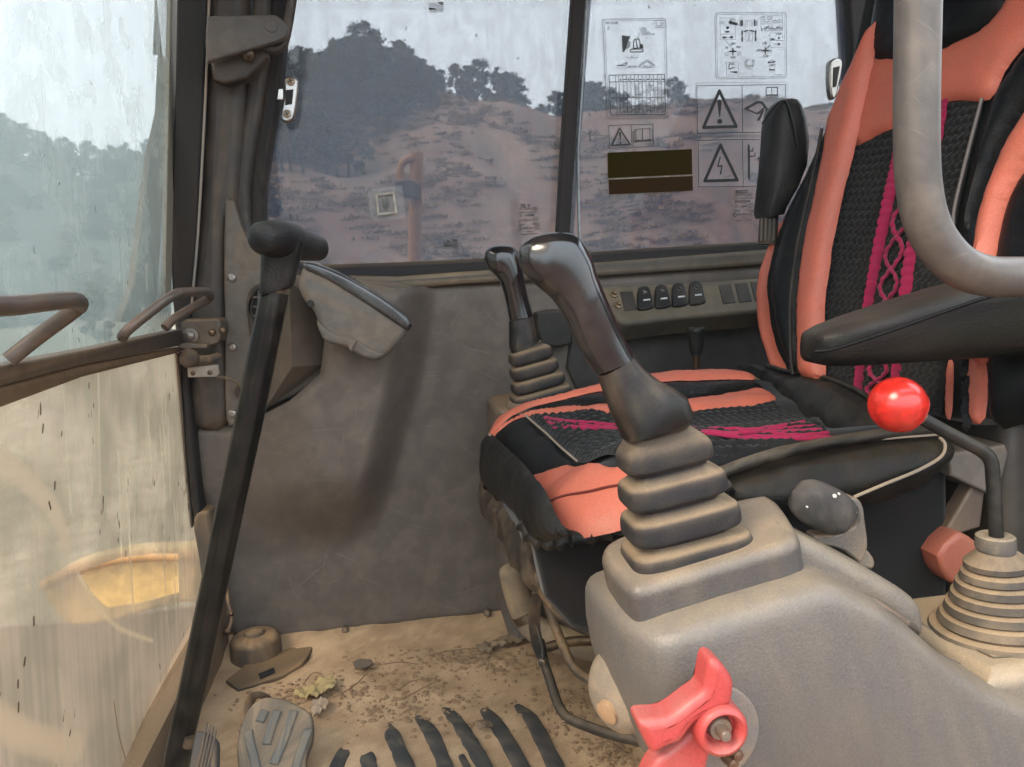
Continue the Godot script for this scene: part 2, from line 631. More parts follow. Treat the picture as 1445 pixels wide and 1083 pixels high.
# ================================================================ shell of the cab
func build_shell() -> void:
	var s := Soup.new()
	var metal := dusty(Color(0.12, 0.11, 0.1), 0.2, 0.2)
	# roof, rear and front frame, all with thickness; the left side is the open door
	block(s, Transform3D(Basis(), Vector3(0.33, 0.93, -0.96)), Vector3(1.46, 0.06, 1.26), 0.01)
	structure(part("cab_roof", s, metal, M.paint))
	s = Soup.new()
	block(s, Transform3D(Basis(), Vector3(1.06, -0.3, -0.96)), Vector3(0.05, 0.9, 1.2), 0.01)
	block(s, Transform3D(Basis(), Vector3(1.06, 0.83, -0.96)), Vector3(0.05, 0.14, 1.2), 0.01)
	block(s, Transform3D(Basis(), Vector3(1.06, 0.455, -1.5)), Vector3(0.05, 0.61, 0.12), 0.01)
	block(s, Transform3D(Basis(), Vector3(1.06, 0.455, -0.42)), Vector3(0.05, 0.61, 0.12), 0.01)
	structure(part("cab_rear_wall", s, metal, M.paint))
	s = Soup.new()
	block(s, Transform3D(Basis(), Vector3(-0.36, 0.79, -0.96)), Vector3(0.06, 0.24, 1.2), 0.01)
	structure(part("cab_front_header", s, metal, M.paint))
	s = Soup.new()
	block(s, Transform3D(Basis(), Vector3(-0.385, 0.1, -0.47)), Vector3(0.07, 1.66, 0.07), 0.02)
	tag(part("door_pillar", s, metal, M.paint), "dark front door pillar at the near edge of the front window", "pillar")
	s = Soup.new()
	# far side: below, above and behind the window
	block(s, Transform3D(Basis(), Vector3(0.33, -0.36, -1.575)), Vector3(1.46, 0.72, 0.03), 0.004)
	block(s, Transform3D(Basis(), Vector3(0.33, 0.78, -1.56)), Vector3(1.46, 0.24, 0.06), 0.01)
	block(s, Transform3D(Basis(), Vector3(1.02, 0.32, -1.56)), Vector3(0.12, 0.68, 0.05), 0.01)
	structure(part("cab_side_wall", s, metal, M.paint))
	s = Soup.new()
	block(s, Transform3D(Basis(), Vector3(0.33, -0.74, -0.98)), Vector3(1.5, 0.06, 1.28), 0.01)
	structure(part("cab_base", s, metal, M.paint))
	# floor: rubber mat buried under sand, sloping up a little at the far wall
	var floor_frame := Transform3D(Basis(Vector3(1, 0, 0), Vector3(0, 0, -1), Vector3(0, 1, 0)), Vector3(0, FLOOR_Y, 0))
	s = Soup.new()
	var bumps := func(v: Vector2, _d: float) -> float:
		var h := noise_a.get_noise_2d(v.x * 9.0, v.y * 9.0) * 0.006 + noise_b.get_noise_2d(v.x * 60.0, v.y * 60.0) * 0.0016
		return h + 0.012 * smoothstep(1.40, 1.5, v.y)
	relief(s, PackedVector2Array([Vector2(-0.43, 0.38), Vector2(0.9, 0.38), Vector2(0.9, 1.53), Vector2(-0.43, 1.53)]), floor_frame, bumps, 0.012)
	structure(part("floor", s, {"base": Color(0.40, 0.25, 0.14), "dust": Color(0.64, 0.44, 0.265), "amt": 0.9, "up": 0.5, "scale": 0.8}, M.dust))
	# corner pillar: painted tube, rubber seal down its front edge
	var p := thing("corner_pillar", "dark brown corner pillar with black rubber seal between the front glass and side window", "pillar", on_z(290, 640, -1.5))
	s = Soup.new()
	slab(s, curve2(xy([302, -360, 352, -360, 350, -60, 348, 60, 344, 180, 336, 290, 318, 330, 319, 480, 321, 598, 270, 603, 262, 540, 258, 440, 270, 380, 281, 260, 288, 120, 291, -60], -1.46), 3), wall_frame(-1.46), 0.08, 0.022, 5)
	part("post", s, dusty(Color(0.066, 0.055, 0.049), 0.18, 0.1), M.paint, p)
	s = Soup.new()
	slab(s, curve2(xy([262, -360, 303, -360, 295, -60, 290, 90, 284, 230, 275, 380, 266, 470, 268, 560, 284, 735, 274, 742, 262, 640, 250, 500, 243, 430, 240, 330, 246, 120, 250, -60], -1.445), 3), wall_frame(-1.445), 0.05, 0.008, 3)
	part("rubber_seal", s, dusty(Color(0.016, 0.015, 0.016), 0.07, 0.05), M.rubber, p)
	s = Soup.new()
	bar(s, curve3(path_z([305, -360, -1.437, 296, -40, -1.437, 293, 60, -1.437, 287, 190, -1.437, 279, 330, -1.437, 270, 430, -1.437]), 5), [0.0022], 6)
	part("seal_lip", s, dusty(Color(0.3, 0.27, 0.24), 0.3, 0.2), M.rubber, p)
	s = Soup.new()
	slab(s, curve2(xy([272, 735, 290, 722, 298, 740, 310, 830, 300, 870, 288, 850, 280, 790], -1.44), 3), wall_frame(-1.44), 0.05, 0.006)
	part("pillar_foot", s, dusty(Color(0.1, 0.085, 0.07), 0.6, 0.8), M.rubber, p)

	# pale sill along the foot of the front window
	s = Soup.new()
	bar(s, PackedVector3Array([on_y(186, 1120, FLOOR_Y + 0.03), on_y(240, 985, FLOOR_Y + 0.03), on_y(306, 850, FLOOR_Y + 0.03)]), [0.024], 10, 1.0, 3.0)
	tag(part("window_sill", s, dusty(Color(0.2, 0.14, 0.09), 0.7, 0.6), M.dust), "sand coloured sill along the foot of the front window", "sill")
	s = Soup.new()
	slab(s, PackedVector2Array([Vector2(-1.5, FLOOR_Y), Vector2(-0.45, FLOOR_Y), Vector2(-0.45, FLOOR_Y + 0.07), Vector2(-1.5, FLOOR_Y + 0.09)]), Transform3D(Basis(Vector3(0, 0, 1), Vector3(0, 1, 0), Vector3(-1, 0, 0)), Vector3(-0.405, 0, 0)), 0.03, 0.006)
	structure(part("front_ledge", s, dusty(Color(0.24, 0.17, 0.11), 0.7, 0.4), M.dust))

# ================================================================ side window
func build_side_window() -> void:
	var w := thing("side_window", "black framed side window of two dirty sliding panes above the trim panel", "window", on_z(720, 385, WALL_Z))
	var s := Soup.new()
	# frame: left upright bending into the bottom rail
	var left := curve2(xy([424, -360, 397, -60, 390, 60, 379, 150, 367, 225, 361, 285, 366, 330, 384, 362, 420, 380, 480, 384, 700, 375, 900, 362, 1100, 350, 1260, 340], -1.5), 5, false)
	slab(s, strip(left, 0.03), wall_frame(-1.49), 0.05, 0.007)
	part("frame", s, dusty(Color(0.018, 0.018, 0.02), 0.08, 0.25), M.rubber, w)
	s = Soup.new()
	slab(s, xy([1180, -360, 1214, -360, 1238, 130, 1228, 240, 1208, 240, 1203, 70], -1.49), wall_frame(-1.49), 0.05, 0.006)
	part("frame_upright", s, dusty(Color(0.018, 0.018, 0.02), 0.08, 0.25), M.rubber, w)
	s = Soup.new()
	slab(s, xy([834, -360, 856, -360, 826, 10, 815, 170, 803, 352, 786, 353, 796, 180], -1.485), wall_frame(-1.485), 0.03, 0.003)
	part("divider", s, dusty(Color(0.014, 0.014, 0.016), 0.05, 0.1), M.rubber, w)
	# panes with their films of dirt
	for k in 2:
		var z: float = [-1.53, -1.512][k]
		var pane := xy([[432, -360, 862, -360, 806, 372, 410, 385, 372, 330, 368, 240] , [850, -360, 1224, -360, 1240, 345, 800, 366]][k], z)
		s = Soup.new()
		slab(s, pane, wall_frame(z), 0.004, 0.0008, 1)
		var pn := part(["pane", "sliding_pane"][k], s, {"base": Color(0.6, 0.75, 0.9)}, M.tinted, w)
		pn.set_meta("label", ["dirty left pane with small latch and glass mark", "right pane carrying the warning stickers"][k])
		s = Soup.new()
		var lo := Vector2(1e9, 1e9)
		var q := ccw(pane)
		var ix := Geometry2D.triangulate_polygon(q)
		for t in range(0, ix.size(), 3):
			var v := [q[ix[t]], q[ix[t + 1]], q[ix[t + 2]]]
			var a := []
			for e in v: a.append(Vector2(e.x + 0.4, 0.75 - e.y))
			s.tri(Vector3(v[0].x, v[0].y, z + 0.003), Vector3(v[1].x, v[1].y, z + 0.003), Vector3(v[2].x, v[2].y, z + 0.003), a[0], a[1], a[2])
		var film := part("dust_film", s, {"base": Color(1, 1, 1)}, M.side_film, pn)
		film.position = Vector3.ZERO
	# the bare edge of the sliding pane
	s = Soup.new()
	slab(s, strip(xy([858, -360, 830, -40, 822, 120, 816, 210, 817, 300, 819, 352], -1.505), 0.0035), wall_frame(-1.505), 0.006, 0.001, 1)
	part("glass_edge", s, {"base": Color(0.5, 0.56, 0.58)}, M.gloss_dusty, w)
	# dark moulding round the frame's lower left corner
	s = Soup.new()
	var m := curve2(xy([394, -360, 372, -60, 368, 60, 358, 150, 346, 225, 341, 285, 348, 335, 370, 372, 412, 392, 470, 398], -1.48), 5, false)
	slab(s, strip(m, 0.032), wall_frame(-1.47), 0.07, 0.012, 4)
	tag(part("window_moulding", s, dusty(Color(0.045, 0.039, 0.036), 0.15, 0.1), M.paint), "dark brown moulding curving round the lower left corner of the side window", "moulding")

	# chrome latch screwed to the left pane
	var l := thing("window_latch", "chrome latch with two screws on the left edge of the side window", "latch", on_z(407, 140, -1.5))
	s = Soup.new()
	var zl := -1.49
	var outer := curve2(xy([404, 108, 414, 107, 420, 114, 419, 138, 415, 164, 410, 171, 401, 172, 396, 166, 397, 150, 400, 134, 400, 114], zl), 3)
	slab(s, outer, wall_frame(zl), 0.012, 0.004, 3)
	part("plate", s, dusty(Color(0.42, 0.41, 0.40), 0.12, 0.2), M.chrome, l)
	s = Soup.new()
	slab(s, xy([403, 127, 414, 126, 412, 147, 402, 149], zl), wall_frame(zl + 0.001), 0.004, 0.001, 1)
	part("slot", s, {"base": Color(0.03, 0.03, 0.03)}, M.rubber, l)
	s = Soup.new()
	slab(s, xy([383, 124, 399, 124, 399, 140, 382, 140], zl), wall_frame(zl - 0.004), 0.004, 0.0015, 2)
	part("tongue", s, dusty(Color(0.5, 0.48, 0.45), 0.1, 0.2), M.chrome, l)
	for c in [Vector2(410, 115), Vector2(405, 161)]:
		s = Soup.new()
		var o := on_z(c.x, c.y, zl)
		lathe(s, axis_frame(o, Vector3(0, 0, 1)), [0.0001, 0.0038, 0.004, 0.0036, 0.0074, 0.002, 0.0078, 0.0], 16)
		var sw := part("screw", s, dusty(Color(0.42, 0.36, 0.28), 0.3, 0.2), M.metal, l)
		s = Soup.new()
		for a in 2:
			block(s, Transform3D(Basis(Vector3(0, 0, 1), 0.3 + a * PI / 2), o + Vector3(0, 0, 0.0037)), Vector3(0.009, 0.0016, 0.001), 0.0002)
		var rc := part("cross_recess", s, {"base": Color(0.03, 0.025, 0.02)}, M.rubber, sw)
		rc.position = Vector3.ZERO
	l = thing("window_latch", "slim chrome latch at the right edge of the side window above the folded armrest", "latch", on_z(1180, 110, -1.49))
	s = Soup.new()
	slab(s, curve2(xy([1171, 92, 1174, 84, 1182, 81, 1189, 84, 1190, 95, 1184, 124, 1180, 138, 1174, 138, 1171, 120], -1.48), 3), wall_frame(-1.48), 0.014, 0.004, 3)
	part("plate", s, dusty(Color(0.32, 0.31, 0.3), 0.2, 0.2), M.chrome, l)
	s = Soup.new()
	slab(s, xy([1177, 95, 1186, 93, 1181, 122, 1176, 123], -1.478), wall_frame(-1.478), 0.003, 0.001, 1)
	part("slot", s, {"base": Color(0.04, 0.038, 0.035)}, M.rubber, l)

# ================================================================ films of dirt on the panes
func film_material(im: Image, backlight := 0.6) -> StandardMaterial3D:
	var m := StandardMaterial3D.new()
	m.transparency = BaseMaterial3D.TRANSPARENCY_ALPHA
	m.albedo_texture = ImageTexture.create_from_image(im)
	m.roughness = 0.95
	m.metallic_specular = 0.1
	m.backlight_enabled = true
	m.backlight = Color(backlight, backlight, backlight)
	return m
# kind 0: side window, 1: upper front pane, 2: lower front pane
func film_image(kind: int) -> Image:
	var w := 1200; var h := 720
	var a := seamless(FastNoiseLite.TYPE_SIMPLEX, [0.02, 0.008, 0.005][kind], 512, 40 + kind, [5, 3, 3][kind]).get_data()
	var b := seamless(FastNoiseLite.TYPE_SIMPLEX, 0.11, 512, 50 + kind, 3).get_data()
	var sn := FastNoiseLite.new()
	sn.noise_type = FastNoiseLite.TYPE_SIMPLEX
	sn.frequency = 0.05
	sn.seed = 70 + kind
	sn.fractal_octaves = 4
	var si := sn.get_seamless_image(512, 48, false, false, 0.12)
	si.convert(Image.FORMAT_L8)
	si.resize(600, 2880, Image.INTERPOLATE_CUBIC)
	var st := si.get_data()
	var data := PackedByteArray(); data.resize(w * h * 4)
	var base: Color = [Color(0.60, 0.57, 0.57), Color(0.84, 0.88, 0.86), Color(0.72, 0.645, 0.565)][kind]
	for y in h:
		for x in w:
			var cloud := a[(x % 512) + (y % 512) * 512] / 255.0
			var streak := st[(x % 600) + ((y + 700) % 2880) * 600] / 255.0
			var fine := b[(x * 2 % 512) + (y * 2 % 512) * 512] / 255.0
			var c := base
			var al := 0.0
			if kind == 0:
				al = 0.07 + 0.10 * smoothstep(0.3, 0.8, cloud) + 0.06 * smoothstep(0.5, 0.85, streak) + 0.06 * smoothstep(0.6, 0.9, fine)
				al += 0.05 * smoothstep(300.0, 720.0, y)
			elif kind == 1:
				al = 0.20 + 0.16 * smoothstep(0.35, 0.8, cloud) + 0.045 * smoothstep(0.3, 0.8, streak)
			else:
				al = 0.72 + 0.16 * smoothstep(0.2, 0.8, cloud) - 0.06 * smoothstep(0.3, 0.8, streak)
				var t := smoothstep(0.25, 0.8, streak * 0.3 + cloud * 0.7)
				c = base.lerp(Color(0.55, 0.525, 0.45), t * 0.65)
			var i := (y * w + x) * 4
			data[i] = int(c.r * 255); data[i + 1] = int(c.g * 255); data[i + 2] = int(c.b * 255); data[i + 3] = int(clampf(al, 0, 1) * 255)
	return Image.create_from_data(w, h, false, Image.FORMAT_RGBA8, data)
func smear(im: Image, p: Vector2, q: Vector2, wd: float, c: Color, a: float, soft := 1.0) -> void:
	var e := q - p
	for y in range(maxi(0, int(minf(p.y, q.y) - wd - soft)), mini(im.get_height(), int(maxf(p.y, q.y) + wd + soft + 1))):
		for x in range(maxi(0, int(minf(p.x, q.x) - wd - soft)), mini(im.get_width(), int(maxf(p.x, q.x) + wd + soft + 1))):
			var v := Vector2(x, y)
			var t := clampf((v - p).dot(e) / maxf(e.length_squared(), 1e-6), 0, 1)
			var k := clampf((wd - v.distance_to(p + e * t)) / soft + 0.5, 0, 1)
			if k > 0.0:
				var o := im.get_pixel(x, y)
				im.set_pixel(x, y, Color(lerpf(o.r, c.r, k), lerpf(o.g, c.g, k), lerpf(o.b, c.b, k), lerpf(o.a, a, k)))
func make_films() -> void:
	# side window: insect specks, a few pale scratches
	var im := film_image(0)
	for k in 150:
		var p := Vector2(rng.randf() * 1200, rng.randf() * 720)
		smear(im, p, p + Vector2(rng.randfn(0, 2), rng.randfn(0, 2)), rng.randf_range(0.4, 1.3), Color(0.08, 0.08, 0.09), 0.8)
	for k in 90:
		var p := Vector2(rng.randf() * 1200, 250 + rng.randf() * 470)
		smear(im, p, p + Vector2(rng.randfn(0, 22), rng.randfn(0, 7)), 0.35, Color(0.7, 0.7, 0.72), rng.randf_range(0.3, 0.55))
	M.side_film = film_material(im, 0.5)
	# upper front pane: long drips and dark flecks
	im = film_image(1)
	for k in 130:
		var p := Vector2(rng.randf() * 1200, rng.randf() * 720)
		smear(im, p, p + Vector2(rng.randfn(0, 1.5), rng.randf_range(1, 7)), rng.randf_range(0.4, 1.1), Color(0.16, 0.15, 0.12), 0.75)
	for k in 34:
		var p := Vector2(rng.randf() * 1200, rng.randf() * 520)
		smear(im, p, p + Vector2(rng.randfn(0, 4), rng.randf_range(30, 190)), rng.randf_range(0.5, 1.6), Color(0.70, 0.74, 0.66), rng.randf_range(0.22, 0.36), 3.0)
	M.front_film = film_material(im, 0.9)
	# lower front pane: thick dust, mud flecks, wiped arcs
	im = film_image(2)
	var to_px := func(px: float, py: float) -> Vector2:
		var q := front_frame(-0.0035).affine_inverse() * front(px, py, -0.0035)
		return Vector2((q.x + 1.1) / 1.2 * 1200, (0.05 - q.y) / 0.72 * 720)
	var wiped := PackedVector2Array()
	for v in [[107, 806], [170, 785], [215, 780], [252, 780], [253, 838], [200, 852], [150, 860], [125, 835]]:
		wiped.append(to_px.call(v[0], v[1]))
	for y in range(0, 720):
		for x in range(0, 1200):
			var v := Vector2(x, y)
			if v.x > wiped[0].x - 20 and v.y > 200 and Geometry2D.is_point_in_polygon(v, wiped):
				var g := edge_gap(v, wiped)
				var o := im.get_pixel(x, y)
				o.a = lerpf(o.a, 0.06, smoothstep(0.0, 4.0, g))
				im.set_pixel(x, y, o)
	var arc := func(pts: Array, wd: float, c: Color, a: float) -> void:
		var p := PackedVector2Array()
		for i in range(0, pts.size(), 2):
			p.append(to_px.call(pts[i], pts[i + 1]))
		p = curve2(p, 6, false)
		for i in p.size() - 1:
			smear(im, p[i], p[i + 1], wd, c, a, wd * 2.0)
	arc.call([-60, 590, 0, 648, 40, 680, 75, 720, 95, 770], 9.0, Color(0.73, 0.66, 0.57), 0.9)
	arc.call([-60, 960, 0, 1018, 40, 1040, 80, 1052, 112, 1056], 11.0, Color(0.74, 0.66, 0.56), 0.92)
	arc.call([110, 812, 135, 850, 165, 885, 215, 905], 3.0, Color(0.8, 0.72, 0.6), 0.9)
	arc.call([160, 990, 168, 1040, 180, 1083], 1.2, Color(0.42, 0.32, 0.2), 0.9)
	for k in 34:
		var o := Vector2(rng.randf_range(20, 1150), rng.randf_range(60, 700))
		for j in rng.randi_range(1, 5):
			var p := o + Vector2(rng.randfn(0, 14), rng.randfn(0, 18))
			smear(im, p, p + Vector2(rng.randfn(-1, 1.6), rng.randf_range(2, 11)), rng.randf_range(0.6, 1.9), Color(0.24, 0.18, 0.11), 0.95)
	for k in 60:
		var p := Vector2(rng.randf_range(0, 1200), rng.randf_range(0, 720))
		smear(im, p, p + Vector2(rng.randfn(0, 8), rng.randf_range(40, 200)), 2.0, Color(0.74, 0.69, 0.59), rng.randf_range(0.62, 0.82), 5.0)
	M.low_film = film_material(im, 0.8)
	var cp := StandardMaterial3D.new()
	cp.transparency = BaseMaterial3D.TRANSPARENCY_ALPHA
	cp.vertex_color_use_as_albedo = true
	cp.albedo_color = Color(1, 1, 1, 0.14)
	cp.roughness = 0.4
	M.clear_plastic = cp

# ================================================================ print on the glass
class Ink:
	var im: Image
	var k: float
	var c := Color(0.01, 0.012, 0.02)
	func _init(w: float, h: float, scale: float) -> void:
		k = scale
		im = Image.create(int(w * k), int(h * k), false, Image.FORMAT_RGBA8)
		im.fill(Color(c.r, c.g, c.b, 0.0))
	func put(x: int, y: int, a: float) -> void:
		if a > 0.0 and x >= 0 and y >= 0 and x < im.get_width() and y < im.get_height():
			var o := im.get_pixel(x, y)
			im.set_pixel(x, y, Color(c.r, c.g, c.b, maxf(o.a, a)))
	func line(x0: float, y0: float, x1: float, y1: float, w := 0.5, a := 1.0) -> void:
		var p := Vector2(x0, y0) * k; var q := Vector2(x1, y1) * k
		var r := (w * 1.15 + 0.25) * k / 2.0
		var e := q - p
		for y in range(int(minf(p.y, q.y) - r - 1), int(maxf(p.y, q.y) + r + 2)):
			for x in range(int(minf(p.x, q.x) - r - 1), int(maxf(p.x, q.x) + r + 2)):
				var v := Vector2(x + 0.5, y + 0.5)
				var t := clampf((v - p).dot(e) / maxf(e.length_squared(), 1e-9), 0, 1)
				put(x, y, clampf(r - v.distance_to(p + e * t) + 0.5, 0, 1) * a)
	func lines(pts: Array, w := 0.5, a := 1.0, closed := false) -> void:
		for i in range(0, pts.size() - 2, 2):
			line(pts[i], pts[i + 1], pts[i + 2], pts[i + 3], w, a)
		if closed:
			line(pts[pts.size() - 2], pts[pts.size() - 1], pts[0], pts[1], w, a)
	func fill(pts: Array, a := 1.0) -> void:
		var p := PackedVector2Array()
		var lo := Vector2(1e9, 1e9); var hi := -lo
		for i in range(0, pts.size(), 2):
			var v := Vector2(pts[i], pts[i + 1]) * k
			p.append(v); lo = lo.min(v); hi = hi.max(v)
		for y in range(int(lo.y), int(hi.y) + 1):
			for x in range(int(lo.x), int(hi.x) + 1):
				if Geometry2D.is_point_in_polygon(Vector2(x + 0.5, y + 0.5), p):
					put(x, y, a)
	func dot(x: float, y: float, r: float, a := 1.0) -> void:
		line(x, y, x + 0.001, y, r * 2, a)
	func circle(x: float, y: float, r: float, w := 0.4, a := 1.0) -> void:
		var n := 18
		for i in n:
			var t := TAU * i / n; var u := TAU * (i + 1) / n
			line(x + cos(t) * r, y + sin(t) * r, x + cos(u) * r, y + sin(u) * r, w, a)
	func frame(x0: float, y0: float, x1: float, y1: float, w := 0.5, a := 1.0, r := 0.0) -> void:
		lines([x0 + r, y0, x1 - r, y0, x1 - r * 0.3, y0 + r * 0.3, x1, y0 + r, x1, y1 - r, x1 - r * 0.3, y1 - r * 0.3, x1 - r, y1, x0 + r, y1, x0 + r * 0.3, y1 - r * 0.3, x0, y1 - r, x0, y0 + r, x0 + r * 0.3, y0 + r * 0.3], w, a, true)
	# a line of print too small to read: the dark and light of its letters
	func small_print(x0: float, y: float, x1: float, h: float, rg: RandomNumberGenerator, a := 0.8) -> void:
		var x := x0
		while x < x1:
			var w := rg.randf_range(0.35, 0.6) * h
			if rg.randf() < 0.85:
				match rg.randi() % 4:
					0: lines([x, y + h, x, y, x + w, y], h * 0.18, a)
					1: lines([x, y, x + w * 0.5, y + h, x + w, y], h * 0.18, a)
					2: frame(x, y, x + w, y + h, h * 0.16, a)
					3: lines([x + w, y, x, y, x, y + h, x + w, y + h], h * 0.18, a)
			x += w + h * 0.28

func print_on_glass(called: String, ink: Ink, quad: Array, label: String, category: String, z := -1.5055, backing := 0.0, group := "") -> MeshInstance3D:
	var c := path_z([quad[0], quad[1], z, quad[2], quad[3], z, quad[4], quad[5], z, quad[6], quad[7], z])
	var s := Soup.new()
	s.quad(c[3], c[2], c[1], c[0], Vector2(0, 1), Vector2(1, 1), Vector2(1, 0), Vector2(0, 0))
	if backing > 0.0:  # pale see-through backing of the sticker behind its print
		for y in ink.im.get_height():
			for x in ink.im.get_width():
				var o := ink.im.get_pixel(x, y)
				if o.a < backing:
					var t := o.a / backing
					ink.im.set_pixel(x, y, Color(lerpf(0.75, o.r, t), lerpf(0.8, o.g, t), lerpf(0.85, o.b, t), backing))
	var m := StandardMaterial3D.new()
	m.transparency = BaseMaterial3D.TRANSPARENCY_ALPHA
	m.albedo_texture = ImageTexture.create_from_image(ink.im)
	m.roughness = 0.5
	var o := part(called, s, {"base": Color(1, 1, 1)}, m)
	tag(o, label, category, group)
	return o

func build_window_stickers() -> void:
	# load chart
	var i := Ink.new(92, 141, 5.0)
	i.frame(0.6, 0.6, 91.4, 140.4, 0.9, 0.55, 3)
	i.frame(3.2, 3, 88.8, 138, 0.35, 0.6)
	i.small_print(5, 5, 21, 2.2, rng, 0.8)
	i.frame(75.5, 3.6, 87.5, 13, 0.4, 0.8)
	i.lines([78, 5.5, 78, 11, 81.5, 10.4, 85, 11, 85, 5.5], 0.5, 0.9)
	i.fill([27, 23, 40, 25, 36, 31, 33, 40, 30, 46, 27, 47], 0.95)
	for k in 5:
		i.line(34 + k * 1.2, 27 + k * 1.5, 31 + k * 1.6, 44 - k, 0.6)
	i.lines([44, 32, 45.5, 29, 52, 29, 53.5, 41, 43, 42], 1.0, 1.0, true)
	i.line(47.5, 31, 48.5, 40, 1.2)
	i.fill([52, 36, 57, 36.5, 57.5, 42, 52, 42])
	i.frame(38, 43, 57, 47, 1.0, 1.0, 1.8)
	i.line(50, 29, 52.5, 21, 0.35)
	for k in 4:
		i.small_print(53 + k, 13 + k * 2.8, [63, 66, 68, 74][k], 1.7, rng, 0.7)
	i.small_print(61, 27, 68, 1.5, rng, 0.6)
	i.line(33, 52, 33, 55.5, 0.3); i.line(48, 52, 48, 55.5, 0.3); i.line(33, 55, 48, 55, 0.35)
	i.small_print(39, 52.5, 43, 1.8, rng)
	i.lines([18, 65.5, 26, 64.5, 33, 61.5, 31, 65.5, 24, 66], 0.8, 0.9, true)
	i.line(17, 69, 33, 69, 0.3); i.small_print(34, 66.5, 46, 2.0, rng)
	i.lines([50, 66, 62, 58, 74, 65.5, 73, 67, 62, 60.5, 51, 67.5], 0.6, 0.9, true)
	i.line(50, 69, 74, 69, 0.3); i.small_print(56, 66.5, 68, 2.0, rng)
	i.frame(6, 79, 88, 135.5, 0.7, 1.0)
	i.line(6, 88.5, 88, 88.5, 0.6, 0.95); i.line(6, 111, 88, 111, 0.6, 0.95); i.line(15.5, 79, 15.5, 135, 0.6, 0.95)
	i.small_print(8, 100, 14, 2.4, rng); i.small_print(8, 122, 14, 2.4, rng)
	i.line(7, 104, 14.5, 104, 0.5); i.line(7, 126, 14.5, 126, 0.5)
	for c in 12:
		var x := 20.0 + c * 5.7
		i.line(x, 79, x, 135, 0.5, 0.9)
		if c % 2 == 0: i.fill([x + 2, 84.5, x + 3.8, 84.5, x + 3.8, 87.2, x + 2, 87.2]); 
		else: i.line(x + 1, 85.5, x + 5, 85.5, 1.0)
		for r in 14:
			if rng.randf() < 0.35 + 0.05 * c - (0.3 if r < 3 else 0.0):
				i.small_print(x + 1, 90.5 + r * 3.1, x + 4.6, 1.6, rng, 0.9)
	i.small_print(76, 136, 87, 1.0, rng, 0.6)
	print_on_glass("load_chart_sticker", i, [849.5, 26.5, 940, 25.5, 943, 167, 856.5, 168], "clear load chart sticker with excavator drawing and table, upper left of the right pane", "sticker", -1.5055, 0.07)

	# lever pattern sticker
	i = Ink.new(102.5, 94.5, 5.0)
	var f := 1.0 / 10.317
	var zm := func(a: Array) -> Array:
		var r := []
		for k in range(0, a.size(), 2):
			r.append((a[k] - 85) * f); r.append((a[k + 1] - 68) * f)
		return r
	i.frame(0.7, 0.7, 101.8, 93.8, 0.8, 0.45, 4)
	i.frame(3, 3, 99.5, 91.5, 0.5, 0.5, 3)
	for b in [[165, 150, 385, 465], [760, 125, 1080, 345], [890, 375, 1080, 590], [250, 790, 425, 980], [880, 775, 965, 945]]:
		var q: Array = zm.call(b)
		i.frame(q[0], q[1], q[2], q[3], 0.35, 0.6, 1.5)
	for b in [[165, 385, 385, 385], [920, 130, 920, 345], [890, 485, 1080, 485], [245, 475, 330, 600], [385, 240, 475, 255], [275, 290, 340, 220], [275, 290, 235, 240]]:
		i.lines(zm.call(b), 0.45, 0.75)
	for b in [[310, 215, 400, 240, 3.4], [484, 195, 484, 262, 2.0], [668, 190, 668, 262, 2.0], [460, 195, 460, 262, 1.0], [700, 195, 700, 262, 1.0], [483, 345, 483, 395, 1.9], [483, 430, 483, 485, 1.9], [680, 345, 680, 395, 1.9], [680, 430, 680, 485, 1.9], [520, 350, 560, 335, 1.7], [600, 335, 650, 350, 1.7], [295, 637, 390, 637, 1.7], [345, 595, 345, 690, 1.3], [770, 632, 870, 632, 1.7], [820, 585, 820, 680, 1.3], [835, 610, 885, 555, 0.9], [245, 350, 290, 350, 1.8], [205, 433, 240, 433, 2.0], [910, 466, 950, 466, 1.9], [870, 805, 890, 805, 2.2], [920, 805, 955, 795, 1.8], [885, 912, 950, 916, 1.7], [955, 535, 1020, 540, 0.6], [240, 433, 320, 430, 0.5], [840, 295, 885, 275, 0.7], [1000, 295, 1045, 275, 0.7]]:
		var q: Array = zm.call([b[0], b[1], b[2], b[3]])
		i.line(q[0], q[1], q[2], q[3], b[4])
	for b in [[273, 292, 1.7], [328, 430, 1.7], [345, 637, 1.6], [820, 632, 1.6], [1022, 540, 1.5], [838, 297, 1.1], [1000, 296, 1.1]]:
		var q: Array = zm.call([b[0], b[1]])
		i.dot(q[0], q[1], b[2])
	i.fill(zm.call([1022, 425, 1045, 465, 1000, 465]))
	i.fill(zm.call([275, 935, 405, 925, 405, 962]))
	i.lines(zm.call([300, 805, 285, 850, 285, 900, 330, 880, 370, 872]), 0.9)
	for b in [[545, 230, 0.55], [615, 230, 0.55]]:
		var q: Array = zm.call([b[0], b[1]])
		i.frame(q[0] - 1.5, q[1] - 4, q[0] + 1.5, q[1] + 4, b[2], 0.4)
	for x in [555, 610]:
		var q: Array = zm.call([x, 420])
		i.frame(q[0] - 1.8, q[1] - 7, q[0] + 1.8, q[1] + 7, 0.5, 0.5, 1)
	for b in [[205, 215], [255, 675], [430, 675], [800, 225], [870, 225], [965, 210], [1035, 205], [795, 160], [880, 160]]:
		var q: Array = zm.call(b)
		i.circle(q[0], q[1], 2.2, 0.6, 0.7)
	for b in [[255, 585], [430, 580], [350, 530], [345, 730], [815, 530], [820, 715], [730, 630], [910, 640], [340, 185], [1020, 395], [345, 825], [925, 850], [800, 320], [880, 315], [960, 320], [1040, 315]]:
		var q: Array = zm.call(b)
		i.small_print(q[0] - 3, q[1] - 1.6, q[0] + 3, 2.6, rng, 0.85)
